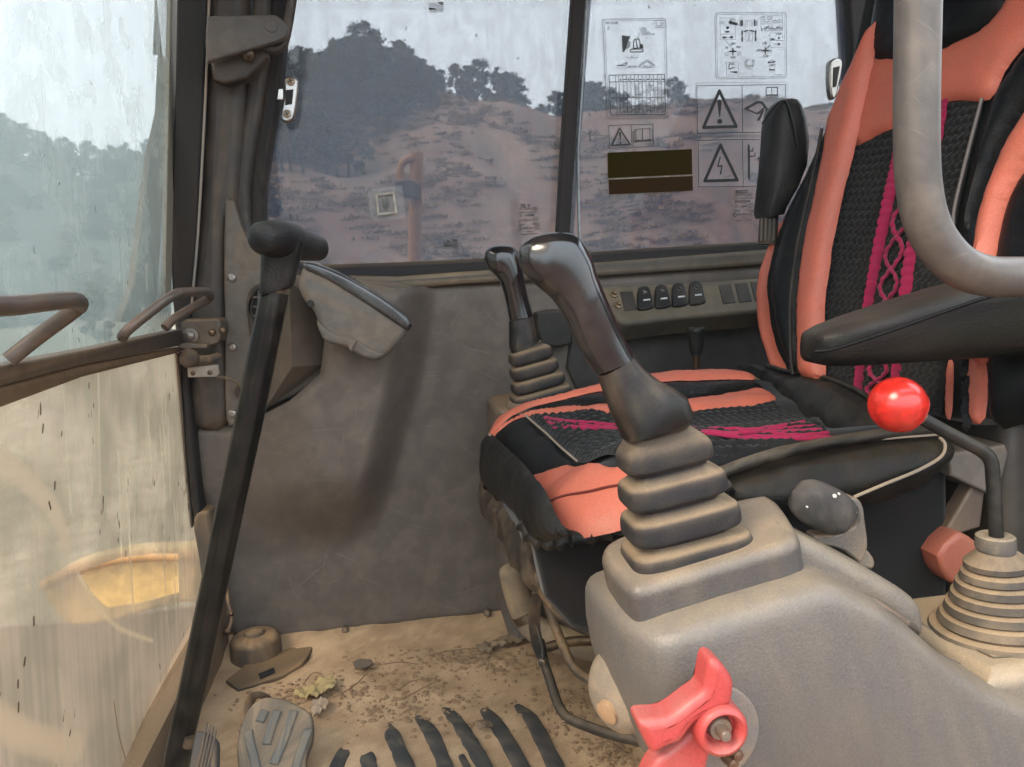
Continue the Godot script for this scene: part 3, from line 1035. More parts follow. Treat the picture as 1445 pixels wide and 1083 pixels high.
	i.lines(zm.call([515, 790, 520, 840, 545, 865, 630, 865, 655, 840, 660, 790, 640, 765, 540, 765]), 0.5, 0.6, true)
	i.lines(zm.call([540, 775, 545, 850, 630, 850, 635, 775]), 0.8, 0.7)
	i.lines(zm.call([545, 885, 590, 905, 630, 885]), 0.4, 0.5)
	i.line(84, 89, 95, 89, 0.6, 0.6)
	print_on_glass("lever_pattern_sticker", i, [1008.2, 17.5, 1110.5, 16.5, 1110.8, 110.5, 1009.7, 112], "clear sticker of small lever diagrams in a double frame, top right of the right pane", "sticker", -1.5055, 0.08)

	# two warning panels
	i = Ink.new(130.5, 147.5, 5.0)
	f = 1.0 / 6.37
	var zw := func(a: Array) -> Array:
		var r := []
		for k in range(0, a.size(), 2):
			r.append((a[k] - 70) * f); r.append((a[k + 1] - 72) * f)
		return r
	i.frame(0.6, 0.6, 129.8, 75, 0.6, 0.4, 2.5)
	i.frame(0.6, 76.5, 129.8, 147, 0.6, 0.25, 2.5)
	for b in [[85, 97, 882, 522], [90, 585, 882, 1008]]:
		var q: Array = zw.call(b)
		i.frame(q[0], q[1], q[2], q[3], 0.65, 0.95)
		var v: Array = zw.call([488, b[1], 492, b[3]])
		i.lines(v, 0.65, 0.95)
	i.lines(zw.call([285, 145, 140, 470, 434, 467]), 3.6, 1.0, true)
	i.fill(zw.call([262, 240, 268, 226, 284, 221, 300, 226, 306, 240, 290, 380, 282, 380]))
	var dt: Array = zw.call([286, 418])
	i.dot(dt[0], dt[1], 3.1)
	i.lines(zw.call([706, 188, 706, 122, 757, 118, 808, 122, 808, 188, 757, 186]), 0.9, 1.0, true)
	i.lines(zw.call([757, 118, 757, 186]), 0.7)
	i.lines(zw.call([704, 192, 812, 190]), 1.2)
	i.lines(zw.call([520, 308, 630, 250, 665, 255, 720, 325]), 3.0)
	i.lines(zw.call([520, 308, 625, 356, 690, 300]), 1.6)
	i.lines(zw.call([630, 352, 675, 325, 655, 380, 635, 410]), 2.8)
	i.lines(zw.call([700, 330, 760, 380, 800, 470]), 2.0)
	i.lines(zw.call([290, 632, 145, 955, 438, 950]), 3.4, 1.0, true)
	i.lines(zw.call([286, 745, 264, 826, 302, 818, 290, 880]), 1.3)
	i.fill(zw.call([278, 872, 300, 872, 288, 908]))
	i.lines(zw.call([545, 640, 545, 935]), 2.6)
	i.lines(zw.call([545, 690, 582, 690, 582, 662]), 1.1)
	i.lines(zw.call([545, 738, 602, 736, 602, 706]), 1.1)
	i.lines(zw.call([628, 752, 690, 788]), 1.3)
	i.lines(zw.call([632, 778, 628, 752, 658, 748]), 1.1)
	i.lines(zw.call([740, 800, 800, 860, 860, 840]), 1.6)
	print_on_glass("warning_sticker", i, [981, 117, 1111.5, 115.5, 1112, 262.5, 983, 264.5], "large two panel warning sticker with triangles, partly behind the folded armrest", "sticker", -1.5052, 0.1)

	i = Ink.new(63.5, 34, 8.0)
	f = 1.0 / 9.027
	var zs := func(a: Array) -> Array:
		var r := []
		for k in range(0, a.size(), 2):
			r.append((a[k] - 165) * f); r.append((a[k + 1] - 95) * f)
		return r
	i.frame(0.5, 0.7, 63, 33, 0.6, 0.95)
	i.lines(zs.call([452, 105, 458, 385]), 0.6)
	i.lines(zs.call([305, 140, 200, 355, 428, 350]), 1.8, 1.0, true)
	i.fill(zs.call([290, 205, 300, 188, 318, 190, 326, 205, 314, 300, 306, 300]))
	dt = zs.call([310, 325]); i.dot(dt[0], dt[1], 1.3)
	i.lines(zs.call([500, 165, 595, 155, 690, 152, 720, 185, 720, 320, 600, 318, 480, 330, 470, 200, 510, 160, 515, 300, 595, 305, 690, 298, 690, 155]), 0.6, 0.9)
	i.lines(zs.call([595, 155, 598, 305]), 0.9)
	i.fill(zs.call([505, 302, 700, 298, 722, 320, 480, 330]), 0.9)
	i.fill(zs.call([465, 200, 508, 175, 512, 300, 468, 325]), 0.45)
	i.small_print(54, 30, 62, 1.0, rng, 0.7)
	print_on_glass("manual_sticker", i, [858.5, 176.5, 922, 174.5, 922.8, 207.5, 860, 210.5], "small sticker of warning triangle and open book above the brown foil", "sticker", -1.5055, 0.06)

	# brown foil with a pale line
	var foil := thing("brown_foil_sticker", "dark brown foil sticker with pale line across, lower left of the right pane", "sticker", on_z(915, 240, -1.505))
	var s := Soup.new()
	slab(s, xy([857.5, 215.5, 976.5, 210.5, 977, 246, 858.5, 251.5], -1.5065), wall_frame(-1.5065), 0.0012, 0.0002, 1)
	part("upper_field", s, dusty(Color(0.030, 0.020, 0.006), 0.03, 0.0), M.foil, foil)
	s = Soup.new()
	slab(s, xy([859, 254, 977.5, 248.5, 978, 269, 860, 274.5], -1.5065), wall_frame(-1.5065), 0.0012, 0.0002, 1)
	part("lower_field", s, dusty(Color(0.032, 0.017, 0.007), 0.03, 0.0), M.foil, foil)
	s = Soup.new()
	slab(s, xy([858.7, 251.8, 977.2, 246.4, 977.4, 248.2, 859, 253.7], -1.5065), wall_frame(-1.5065), 0.001, 0.0002, 1)
	part("pale_line", s, {"base": Color(0.3, 0.26, 0.2)}, M.gloss_dusty, foil)

	# makers' marks etched in the panes
	for k in 2:
		i = Ink.new(22, 17, 12.0)
		for r in 4:
			var pts := []
			for x in 22:
				pts.append(0.5 + x); pts.append(2.0 + r * 2.4 + 3.2 * smoothstep(3, 18, x))
			i.lines(pts, 0.75, 0.8)
		i.fill([0.5, 8.5, 3, 8.6, 8, 10, 13.5, 12, 0.5, 12]); i.fill([12, 0.5, 21.5, 0.5, 21.5, 4.8, 17, 4.2], 0.9)
		i.small_print(0.5, 13.2, 21.5, 2.4, rng, 0.6)
		print_on_glass("glass_mark", i, [[604.5, 2.5, 626, 2.2, 626.3, 18.2, 604.8, 18.8], [626, 338, 645.5, 337, 646, 351.5, 626.3, 352.5]][k], ["small wavy etched mark at the top of the left pane", "small wavy etched mark at the foot of the left pane"][k], "glass mark", -1.524)
	for k in 2:
		i = Ink.new(32, 42, 9.0)
		i.c = Color(0.05, 0.045, 0.05)
		i.small_print(6, 1, 25, 3.6, rng, 1.0); i.small_print(5, 6, 21, 1.6, rng, 0.8); i.circle(25, 7, 1.8, 0.8, 0.8)
		i.small_print(2, 11, 30, 1.3, rng, 0.7); i.small_print(5, 14.5, 24, 2.2, rng, 0.95)
		i.small_print(5, 21, 22, 2.0, rng, 0.8); i.circle(26, 21.5, 2.6, 0.7, 0.8)
		i.small_print(3, 27, 10, 1.6, rng, 0.7); i.small_print(22, 26.5, 30, 1.6, rng, 0.8)
		i.circle(4, 32.5, 2.2, 0.9, 0.9); i.small_print(8, 31.6, 23, 1.8, rng, 0.8); i.circle(28, 32, 2.6, 0.8, 0.8)
		i.small_print(14, 36.5, 19, 1.2, rng, 0.7); i.line(5, 40.5, 14, 40.5, 0.8, 0.8); i.line(17, 40.2, 26, 40, 0.8, 0.8)
		print_on_glass("glass_mark", i, [[729, 288, 762, 286.5, 763, 331, 730, 333], [1032, 268, 1066, 267, 1066.5, 312, 1033, 313.5]][k], ["block of tiny dark print low on the left pane", "block of tiny dark print on the right pane beside the folded armrest"][k], "glass mark", [-1.524, -1.5055][k])

	# suction pad
	var pad := thing("suction_pad", "square translucent pad with pale inner frame stuck on the left pane", "pad", on_z(545, 287, -1.52))
	s = Soup.new()
	slab(s, curve2(xy([522, 268, 540, 264, 563, 262, 568, 266, 572, 300, 570, 308, 550, 311, 529, 313, 524, 308, 519, 276], -1.515), 3), wall_frame(-1.515), 0.006, 0.002, 2)
	part("disc", s, {"base": Color(0.5, 0.5, 0.49)}, M.clear_plastic, pad)
	s = Soup.new()
	var fo := xy([531, 275, 555, 272.5, 559, 300, 533.5, 303], -1.512)
	for k in 4:
		slab(s, strip(PackedVector2Array([fo[k], fo[(k + 1) % 4] + (fo[(k + 1) % 4] - fo[k]).normalized() * 0.002]), 0.0045), wall_frame(-1.5105 - 0.0004 * (k % 2)), 0.004, 0.0008, 1)
	part("inner_frame", s, {"base": Color(0.5, 0.47, 0.4)}, M.gloss_dusty, pad)
	s = Soup.new()
	slab(s, xy([539, 281, 549, 280, 549, 288, 547, 295, 543, 296, 540, 289], -1.511), wall_frame(-1.511), 0.002, 0.0006, 1)
	part("core", s, {"base": Color(0.16, 0.16, 0.155)}, M.gloss_dusty, pad)

# ================================================================ front window, seen from inside at a slant
const FRONT_O := Vector3(-0.391, -0.084, -1.5)
func front(px: float, py: float, lift := 0.0) -> Vector3:
	var n := Vector3(1, -0.065, 0).normalized()
	return on_plane(px, py, FRONT_O + n * lift, n)
func front_frame(lift := 0.0) -> Transform3D:      # x runs towards the eye, y up the glass, normal into the cab
	var n := Vector3(1, -0.065, 0).normalized()
	var y := Vector3(0.065, 1, 0).normalized()
	return Transform3D(Basis(y.cross(n), y, n), FRONT_O + n * lift)
func front_outline(pts: Array, lift := 0.0) -> PackedVector2Array:
	return in_frame(pts, front_frame(lift))

func film_quads(s: Soup, poly: PackedVector2Array, fr: Transform3D, off: Vector2, scale: Vector2) -> void:
	var q := ccw(poly)
	var ix := Geometry2D.triangulate_polygon(q)
	for t in range(0, ix.size(), 3):
		var w := []
		var u := []
		for k in 3:
			var e := q[ix[t + k]]
			w.append(fr * Vector3(e.x, e.y, 0)); u.append(Vector2((e.x - off.x) / scale.x, (off.y - e.y) / scale.y))
		s.tri(w[0], w[1], w[2], u[0], u[1], u[2])

func build_front_window() -> void:
	var up := thing("upper_front_window", "upper front pane, hazy with dried drips, its dark bottom rail latched to the corner pillar", "window", front(265, 480))
	var up_poly := front_outline([-700, -900, 263, -360, 252, -60, 246, 120, 241, 330, 244, 425, 246, 480, 120, 510, 0, 540, -420, 640])
	var low_poly := front_outline([-420, 640, 0, 555, 120, 524, 256, 490, 276, 600, 292, 740, 300, 800, 306, 860, 240, 985, 180, 1130, -300, 1900])
	var s := Soup.new()
	slab(s, up_poly, front_frame(-0.004), 0.005, 0.0008, 1)
	var pn := part("pane", s, {"base": Color(0.75, 0.9, 0.88)}, M.front_glass, up)
	s = Soup.new()
	film_quads(s, up_poly, front_frame(-0.0015), Vector2(-1.1, 0.62), Vector2(1.2, 0.72))
	part("dust_film", s, {"base": Color(1, 1, 1)}, M.front_film, pn).position = Vector3.ZERO
	var lw := thing("lower_front_window", "lower front pane coated in sand coloured dust with wiped arcs", "window", front(276, 800))
	s = Soup.new()
	slab(s, low_poly, front_frame(-0.006), 0.005, 0.0008, 1)
	pn = part("pane", s, {"base": Color(0.75, 0.9, 0.88)}, M.glass, lw)
	s = Soup.new()
	film_quads(s, low_poly, front_frame(-0.0035), Vector2(-1.1, 0.05), Vector2(1.2, 0.72))
	part("dust_film", s, {"base": Color(1, 1, 1)}, M.low_film, pn).position = Vector3.ZERO
	# pale bare edge of the upper pane beside the seal
	s = Soup.new()
	slab(s, front_outline([254, -360, 267, -360, 256, -60, 250, 110, 244, 300, 242, 420, 237, 424, 233, 420, 236, 250, 240, 80, 243, -60], 0.0), front_frame(0.0), 0.006, 0.0015, 2)
	part("pane_edge", s, dusty(Color(0.28, 0.27, 0.22), 0.3, 0.1), M.rubber, up)
	s = Soup.new()
	slab(s, front_outline([250, 498, 258, 500, 268, 600, 277, 735, 272, 745, 262, 640], 0.0), front_frame(0.0), 0.006, 0.0015, 2)
	part("pane_edge", s, dusty(Color(0.12, 0.10, 0.085), 0.3, 0.1), M.rubber, lw)

	# bottom rail: an angle of dark steel, dusty on its lower lip
	s = Soup.new()
	var fr := front_frame(0.02)
	slab(s, in_frame([-260, 590, -60, 532, 0, 517, 130, 492, 256, 465, 262, 480, 257, 488, 120, 514, 0, 546, -60, 562, -260, 620], fr), fr, 0.018, 0.003, 2)
	part("bottom_rail", s, dusty(Color(0.05, 0.042, 0.036), 0.45, 0.5), M.paint, up)
	s = Soup.new()
	fr = front_frame(0.012)
	slab(s, in_frame([-260, 622, -60, 563, 0, 547, 120, 515, 257, 489, 258, 497, 120, 532, 0, 577, -60, 600, -260, 668], fr), fr, 0.012, 0.004, 2)
	part("rail_lip", s, dusty(Color(0.06, 0.045, 0.033), 0.7, 0.8), M.paint, up)
	# two bent grab handles
	s = Soup.new()
	var steel := dusty(Color(0.16, 0.135, 0.115), 0.4, 0.5, Color(0.33, 0.2, 0.13))
	bar(s, curve3(PackedVector3Array([front(-120, 425, 0.10), front(0, 432, 0.10), front(70, 426, 0.10), front(104, 424, 0.095), front(112, 430, 0.085), front(100, 441, 0.075), front(50, 478, 0.04), front(12, 508, 0.018)]), 5), [0.0078], 12)
	var h1 := part("grab_handle", s, steel, M.steel_tube, up)
	h1.set_meta("label", "bent steel handle near the left edge of the photo")
	s = Soup.new()
	bar(s, curve3(PackedVector3Array([front(172, 477, 0.02), front(180, 466, 0.03), front(225, 430, 0.065), front(245, 417, 0.08), front(258, 413, 0.085), front(288, 412, 0.085), front(296, 416, 0.08), front(292, 423, 0.072), front(250, 447, 0.035), front(232, 463, 0.02)]), 5), [0.0072], 12)
	part("grab_handle", s, steel, M.steel_tube, up)
	# the latch block that holds the rail to the pillar
	var lt := thing("window_lock", "dusty steel lock block with bolt and white bracket holding the front window rail", "lock", on_z(285, 480, -1.42))
	s = Soup.new()
	slab(s, xy([254, 455, 262, 451, 306, 450, 312, 456, 313, 470, 308, 484, 292, 490, 256, 489], -1.40), wall_frame(-1.40), 0.06, 0.004)
	part("block", s, dusty(Color(0.15, 0.125, 0.1), 0.6, 0.9), M.paint, lt)
	s = Soup.new()
	var bo := on_z(268, 474, -1.395)
	lathe(s, axis_frame(bo - Vector3(0, 0, 0.006), Vector3(0, 0, 1)), [0.014, 0.0, 0.0135, 0.006, 0.008, 0.0065, 0.0078, 0.013, 0.004, 0.0155, 0.0002, 0.016], 16)
	part("bolt", s, dusty(Color(0.30, 0.27, 0.24), 0.3, 0.2), M.metal, lt)
	for c in [Vector2(299, 469), Vector2(314, 466)]:
		s = Soup.new()
		lathe(s, axis_frame(on_z(c.x, c.y, -1.402), Vector3(0.3, 0, 1)), [0.007, -0.01, 0.007, 0.004, 0.003, 0.007, 0.0002, 0.0072], 6)
		part("nut", s, dusty(Color(0.22, 0.17, 0.12), 0.6, 0.3), M.metal, lt)
	s = Soup.new()
	slab(s, xy([250, 486, 262, 484, 292, 487, 291, 492, 262, 492, 250, 490], -1.375), wall_frame(-1.375), 0.04, 0.002)
	part("shelf_plate", s, dusty(Color(0.2, 0.17, 0.14), 0.5, 0.9), M.paint, lt)
	s = Soup.new()
	var kn := on_z(267, 505, -1.38)
	lathe(s, axis_frame(kn - Vector3(0, 0.017, 0), Vector3(0, 1, 0)), [0.0002, 0, 0.009, 0.001, 0.0155, 0.008, 0.0165, 0.018, 0.012, 0.028, 0.004, 0.033, 0.004, 0.042], 18)
	part("knob", s, dusty(Color(0.06, 0.052, 0.046), 0.4, 0.8), M.rubber, lt)
	s = Soup.new()
	bar(s, curve3(path_z([272, 508, -1.39, 290, 508, -1.40, 305, 504, -1.41, 309, 500, -1.41]), 4), [0.009, 0.006], 10, 0.6)
	part("hook", s, dusty(Color(0.05, 0.045, 0.04), 0.5, 0.8), M.rubber, lt)
	s = Soup.new()
	slab(s, xy([264, 519, 307, 515, 309, 527, 305, 532, 265, 533], -1.40), wall_frame(-1.40), 0.008, 0.0015)
	var br := part("white_bracket", s, dusty(Color(0.5, 0.45, 0.38), 0.4, 0.3), M.paint, lt)
	for c in [Vector2(272, 527), Vector2(296, 526)]:
		s = Soup.new()
		lathe(s, axis_frame(on_z(c.x, c.y, -1.4), Vector3(0, 0, 1)), [0.0045, 0, 0.0042, 0.002, 0.002, 0.003, 0.0002, 0.003], 10)
		part("screw", s, dusty(Color(0.12, 0.09, 0.07), 0.3, 0.3), M.metal, br).position = Vector3.ZERO
	s = Soup.new()
	bar(s, curve3(path_z([306, 532, -1.41, 320, 534, -1.425, 334, 540, -1.435, 342, 549, -1.44]), 5), [0.003], 8)
	part("cable", s, dusty(Color(0.16, 0.13, 0.09), 0.4, 0.4), M.rubber, lt)

	# outside the pane: the wiper arm parked along the glass
	var wp := thing("wiper", "dark wiper arm and blade standing outside along the right edge of the front pane", "wiper", front(190, 440, -0.05))
	s = Soup.new()
	fr = front_frame(-0.035)
	slab(s, in_frame([232, 70, 238, 70, 232, 250, 222, 420, 205, 455, 170, 455, 190, 400, 214, 220, 228, 160], fr), fr, 0.012, 0.003)
	part("arm", s, dusty(Color(0.06, 0.055, 0.05), 0.5, 0.2), M.paint, wp)
	s = Soup.new()
	fr = front_frame(-0.03)
	slab(s, in_frame([230, -40, 244, -40, 240, 70, 233, 78, 227, 78, 229, 20], fr), fr, 0.014, 0.003)
	part("blade", s, dusty(Color(0.04, 0.04, 0.04), 0.3, 0.2), M.rubber, wp)
	s = Soup.new()
	slab(s, in_frame([208, 372, 216, 372, 217, 410, 209, 412], front_frame(-0.02)), front_frame(-0.02), 0.004, 0.001)
	part("pale_clip", s, dusty(Color(0.4, 0.37, 0.25), 0.3, 0.2), M.paint, wp)
	# hinged plate high on the pillar, with the bent end of a stay behind it
	var ar := thing("pillar_bracket", "grey pointed bracket bolted across the top of the corner pillar", "bracket", on_z(300, 60, -1.40))
	s = Soup.new()
	slab(s, curve2(xy([294, 22, 330, 21.5, 380, 20, 394, 24, 404, 34, 405, 46, 398, 55, 372, 64, 330, 76, 296, 86, 291, 84, 289, 56, 291, 30], -1.38), 3), wall_frame(-1.38), 0.012, 0.004)
	part("plate", s, dusty(Color(0.13, 0.12, 0.112), 0.15, 0.3), M.paint, ar)
	s = Soup.new()
	lathe(s, axis_frame(on_z(383, 37, -1.381), Vector3(0, 0, 1)), [0.0105, 0, 0.0105, 0.001, 0.009, 0.0025, 0.0002, 0.003], 18)
	part("rivet", s, dusty(Color(0.15, 0.14, 0.13), 0.15, 0.3), M.paint, ar)
	s = Soup.new()
	lathe(s, axis_frame(on_z(351, 78, -1.395), Vector3(0, -0.3, 1)), [0.009, -0.01, 0.009, 0.004, 0.004, 0.006, 0.004, 0.011, 0.0002, 0.012], 12)
	part("bolt", s, dusty(Color(0.07, 0.05, 0.04), 0.4, 0.3), M.metal, ar)
	s = Soup.new()
	slab(s, xy([296, 86, 372, 64, 378, 80, 350, 110, 318, 118, 300, 112], -1.41), wall_frame(-1.41), 0.03, 0.006)
	part("rear_plate", s, dusty(Color(0.055, 0.045, 0.04), 0.3, 0.3), M.paint, ar)
	s = Soup.new()
	bar(s, curve3(path_z([417, -40, -1.43, 410, 10, -1.43, 403, 50, -1.425, 397, 64, -1.42, 388, 70, -1.415, 376, 68, -1.41]), 5), [0.0085], 12, 1.0, 2.0, Vector3(0.1, 0.2, 1), 0.8)
	tag(part("window_stay", s, dusty(Color(0.07, 0.067, 0.066), 0.2, 0.2), M.steel_tube), "dark bent stay rod hooking behind the pillar bracket", "rod")

# ================================================================ trim of the far wall, monitor, vent
func build_trim() -> void:
	# lower panel with a tapering bulge under the monitor
	var z := -1.50
	var poly := curve2(xy([272, 602, 330, 600, 372, 582, 458, 520, 474, 404, 560, 407, 640, 399, 720, 396, 900, 384, 1080, 372, 1280, 360, 1280, 700, 1000, 840, 735, 867, 580, 884, 430, 902, 330, 906, 316, 850, 296, 745, 282, 680], z), 2)
	var xs := [on_z(604, 405, z), on_z(594, 480, z), on_z(578, 560, z), on_z(550, 660, z), on_z(528, 745, z), on_z(500, 800, z)]
	var bulge := func(v: Vector2, d: float) -> float:
		var e: float = xs[0].x
		for k in 5:
			if v.y <= xs[k].y and v.y >= xs[k + 1].y:
				e = lerpf(xs[k].x, xs[k + 1].x, inverse_lerp(xs[k].y, xs[k + 1].y, v.y))
		if v.y < xs[5].y: e = xs[5].x
		var k := 1.0 - smoothstep(xs[4].y + 0.10, xs[4].y - 0.075, v.y)
		k = smoothstep(xs[4].y - 0.05, xs[4].y + 0.14, v.y)
		var side := 1.0 - smoothstep(e - 0.06, e + 0.02, v.x)
		var left := smoothstep(-0.36, -0.16, v.x)
		var h := 0.10 * k * side * (0.25 + 0.75 * left)
		h += 0.012 * (1.0 - smoothstep(0.0, 0.22, absf(v.x - e - 0.1))) * 0.0
		h += noise_a.get_noise_2d(v.x * 4.0, v.y * 4.0) * 0.003
		h -= 0.012 * (1.0 - smoothstep(0.0, 0.012, d))
		return h
	var s := Soup.new()
	relief(s, poly, wall_frame(z), bulge, 0.0085)
	var panel := part("wall_lining", s, {"base": Color(0.185, 0.154, 0.132), "dust": Color(0.31, 0.235, 0.165), "amt": 0.22, "up": 0.3, "scale": 2.6}, M.panel)
	tag(panel, "grey brown moulded panel with tapering bulge below the side window", "panel")
	# rubbed marks and round plug on it
	s = Soup.new()
	lathe(s, axis_frame(on_z(600, 424, -1.497), Vector3(0, 0, 1)), [0.0115, 0, 0.0115, 0.0015, 0.010, 0.003, 0.004, 0.0042, 0.0002, 0.0044], 20)
	tag(part("panel_plug", s, dusty(Color(0.2, 0.18, 0.165), 0.2, 0.2), M.plastic), "round grey plug in the panel right of the monitor", "plug")
	for c in [Vector2(487, 891), Vector2(688, 866)]:
		s = Soup.new()
		lathe(s, axis_frame(on_z(c.x, c.y, -1.482), Vector3(0, 0.3, 1)), [0.008, -0.01, 0.007, 0.003, 0.003, 0.006, 0.0002, 0.0062], 10)
		tag(part("panel_clip", s, dusty(Color(0.26, 0.2, 0.15), 0.5, 0.5), M.plastic), ["sandy panel clip at the floor edge below the monitor", "sandy panel clip at the floor edge beside the tan pipe"][0 if c.x < 600 else 1], "clip")
	# ledge under the window
	s = Soup.new()
	var ledge := xy([470, 388, 560, 390, 640, 384, 720, 379, 900, 366, 1080, 352, 1280, 340, 1280, 372, 1080, 374, 900, 387, 720, 398, 640, 402, 560, 410, 474, 408], -1.485)
	slab(s, ledge, wall_frame(-1.485), 0.03, 0.008, 4)
	tag(part("window_ledge", s, {"base": Color(0.13, 0.11, 0.09), "dust": Color(0.33, 0.24, 0.15), "amt": 0.8, "up": 0.5, "scale": 0.7}, M.plastic), "dusty ledge running along under the side window", "ledge")

	# corner trim plate with screws, duct and vent
	var t := thing("corner_trim", "grey plastic trim plate with screws, air vent and angled duct beside the corner pillar", "trim", on_z(330, 590, -1.46))
	s = Soup.new()
	var zt := -1.455
	slab(s, curve2(xy([317, 285, 322, 283, 330, 284, 336, 306, 350, 340, 371, 366, 400, 384, 440, 392, 474, 398, 475, 450, 466, 515, 440, 545, 372, 578, 340, 592, 319, 594, 317, 470, 315, 380], zt), 3), wall_frame(zt), 0.03, 0.005, 3)
	part("plate", s, dusty(Color(0.165, 0.145, 0.125), 0.3, 0.3), M.plastic, t)
	s = Soup.new()
	# duct: a wedge whose ridge runs down from the monitor
	var a := on_z(398, 392, -1.44); var b := on_z(452, 430, -1.44); var c := on_z(459, 514, -1.44); var d := on_z(372, 580, -1.44); var e := on_z(385, 500, -1.44)
	var r0 := on_z(408, 398, -1.38); var r1 := on_z(412, 518, -1.372)
	s.quad(a, e, r1, r0); s.quad(r0, r1, c, b); s.tri(e, d, r1); s.tri(r1, d, c); s.tri(a, r0, b)
	s.quad(e, a, b, c)
	s.tri(e, c, d)
	s.close()
	part("duct", s, dusty(Color(0.155, 0.137, 0.118), 0.35, 0.3), M.plastic, t, 20.0)
	for p in [Vector2(327, 392), Vector2(328, 490), Vector2(328, 584), Vector2(467, 491)]:
		s = Soup.new()
		var o := on_z(p.x, p.y, zt)
		lathe(s, axis_frame(o, Vector3(0, 0, 1)), [0.0085, 0, 0.0083, 0.002, 0.0068, 0.0042, 0.0036, 0.0052, 0.0034, 0.0036, 0.0002, 0.0034], 18)
		part("screw", s, dusty(Color(0.36, 0.34, 0.32), 0.3, 0.3), M.metal, t)
	s = Soup.new()
	var oval := curve2(xy([352, 432, 356, 412, 368, 404, 384, 405, 394, 420, 396, 470, 392, 498, 378, 503, 362, 490, 356, 466], -1.448), 4)
	slab(s, strip(PackedVector2Array(Array(oval) + [oval[0]]), 0.010), wall_frame(-1.444), 0.014, 0.003)
	var vent := part("vent", s, dusty(Color(0.03, 0.028, 0.027), 0.2, 0.3), M.rubber, t)
	s = Soup.new()
	slab(s, inset(ccw(oval), 0.003), wall_frame(-1.4535), 0.002, 0.0004, 1)
	part("vent_recess", s, {"base": Color(0.012, 0.012, 0.012)}, M.rubber, vent)
	for k in 6:
		s = Soup.new()
		bar(s, path_z([357, 420 + k * 13, -1.447, 394, 418 + k * 13, -1.447]), [0.0016], 6)
		part("slat", s, dusty(Color(0.16, 0.145, 0.13), 0.3, 0.3), M.plastic, vent)
	for k in 3:
		s = Soup.new()
		bar(s, path_z([364 + k * 9, 408, -1.448, 366 + k * 9, 498, -1.448]), [0.0014], 6)
		part("slat", s, dusty(Color(0.16, 0.145, 0.13), 0.3, 0.3), M.plastic, vent)
	s = Soup.new()
	lathe(s, axis_frame(on_z(341, 553, -1.45), Vector3(0, 0, 1)), [0.012, 0, 0.013, 0.003, 0.008, 0.006, 0.0002, 0.006], 14)
	part("cable_grommet", s, dusty(Color(0.06, 0.05, 0.04), 0.4, 0.3), M.rubber, t)

	# monitor: grey wedge with a glossy black top
	var mo := thing("monitor", "grey wedge shaped display housing with glossy black top, left of the joysticks", "monitor", on_z(500, 480, -1.38))
	var zm := -1.31
	s = Soup.new()
	slab(s, curve2(xy([429, 376, 423, 388, 420, 404, 428, 424, 442, 440, 449, 458, 453, 476, 466, 486, 490, 492, 506, 504, 524, 511, 538, 508, 556, 492, 571, 476, 578, 462, 560, 444, 500, 404, 450, 379], zm), 3), wall_frame(zm), 0.15, 0.014, 5)
	part("housing", s, dusty(Color(0.17, 0.165, 0.152), 0.35, 0.25), M.plastic, mo)
	s = Soup.new()
	slab(s, curve2(xy([427, 377, 430, 371, 442, 371, 480, 386, 530, 414, 566, 440, 580, 456, 579, 464, 573, 466, 545, 448, 500, 418, 462, 395, 436, 383], zm + 0.006), 3), wall_frame(zm + 0.006), 0.162, 0.006, 4)
	part("screen_bezel", s, dusty(Color(0.02, 0.022, 0.026), 0.25, 0.35, Color(0.2, 0.19, 0.18)), M.gloss, mo)
	s = Soup.new()
	slab(s, curve2(xy([447, 452, 470, 470, 500, 478, 520, 490, 541, 500, 530, 508, 505, 502, 488, 490, 462, 483, 452, 472], zm + 0.004), 3), wall_frame(zm + 0.004), 0.06, 0.006, 3)
	part("lower_cover", s, dusty(Color(0.15, 0.145, 0.133), 0.35, 0.25), M.plastic, mo)
	s = Soup.new()
	slab(s, curve2(xy([491, 489, 500, 480, 504, 482, 499, 491, 496, 497], zm + 0.009), 2), wall_frame(zm + 0.009), 0.012, 0.003, 2)
	part("clip", s, dusty(Color(0.19, 0.18, 0.165), 0.3, 0.25), M.plastic, mo)
	s = Soup.new()
	lathe(s, axis_frame(on_z(438, 429, zm + 0.001), Vector3(0, 0, 1)), [0.006, 0, 0.005, 0.002, 0.0002, 0.002], 12)
	part("screw_recess", s, {"base": Color(0.02, 0.02, 0.02)}, M.rubber, mo)
	s = Soup.new()
	slab(s, xy([468, 392, 560, 398, 582, 405, 576, 450, 560, 470, 520, 470, 470, 440], -1.45), wall_frame(-1.44), 0.06, 0.02, 3)
	part("mount", s, dusty(Color(0.12, 0.108, 0.095), 0.4, 0.3), M.plastic, mo)

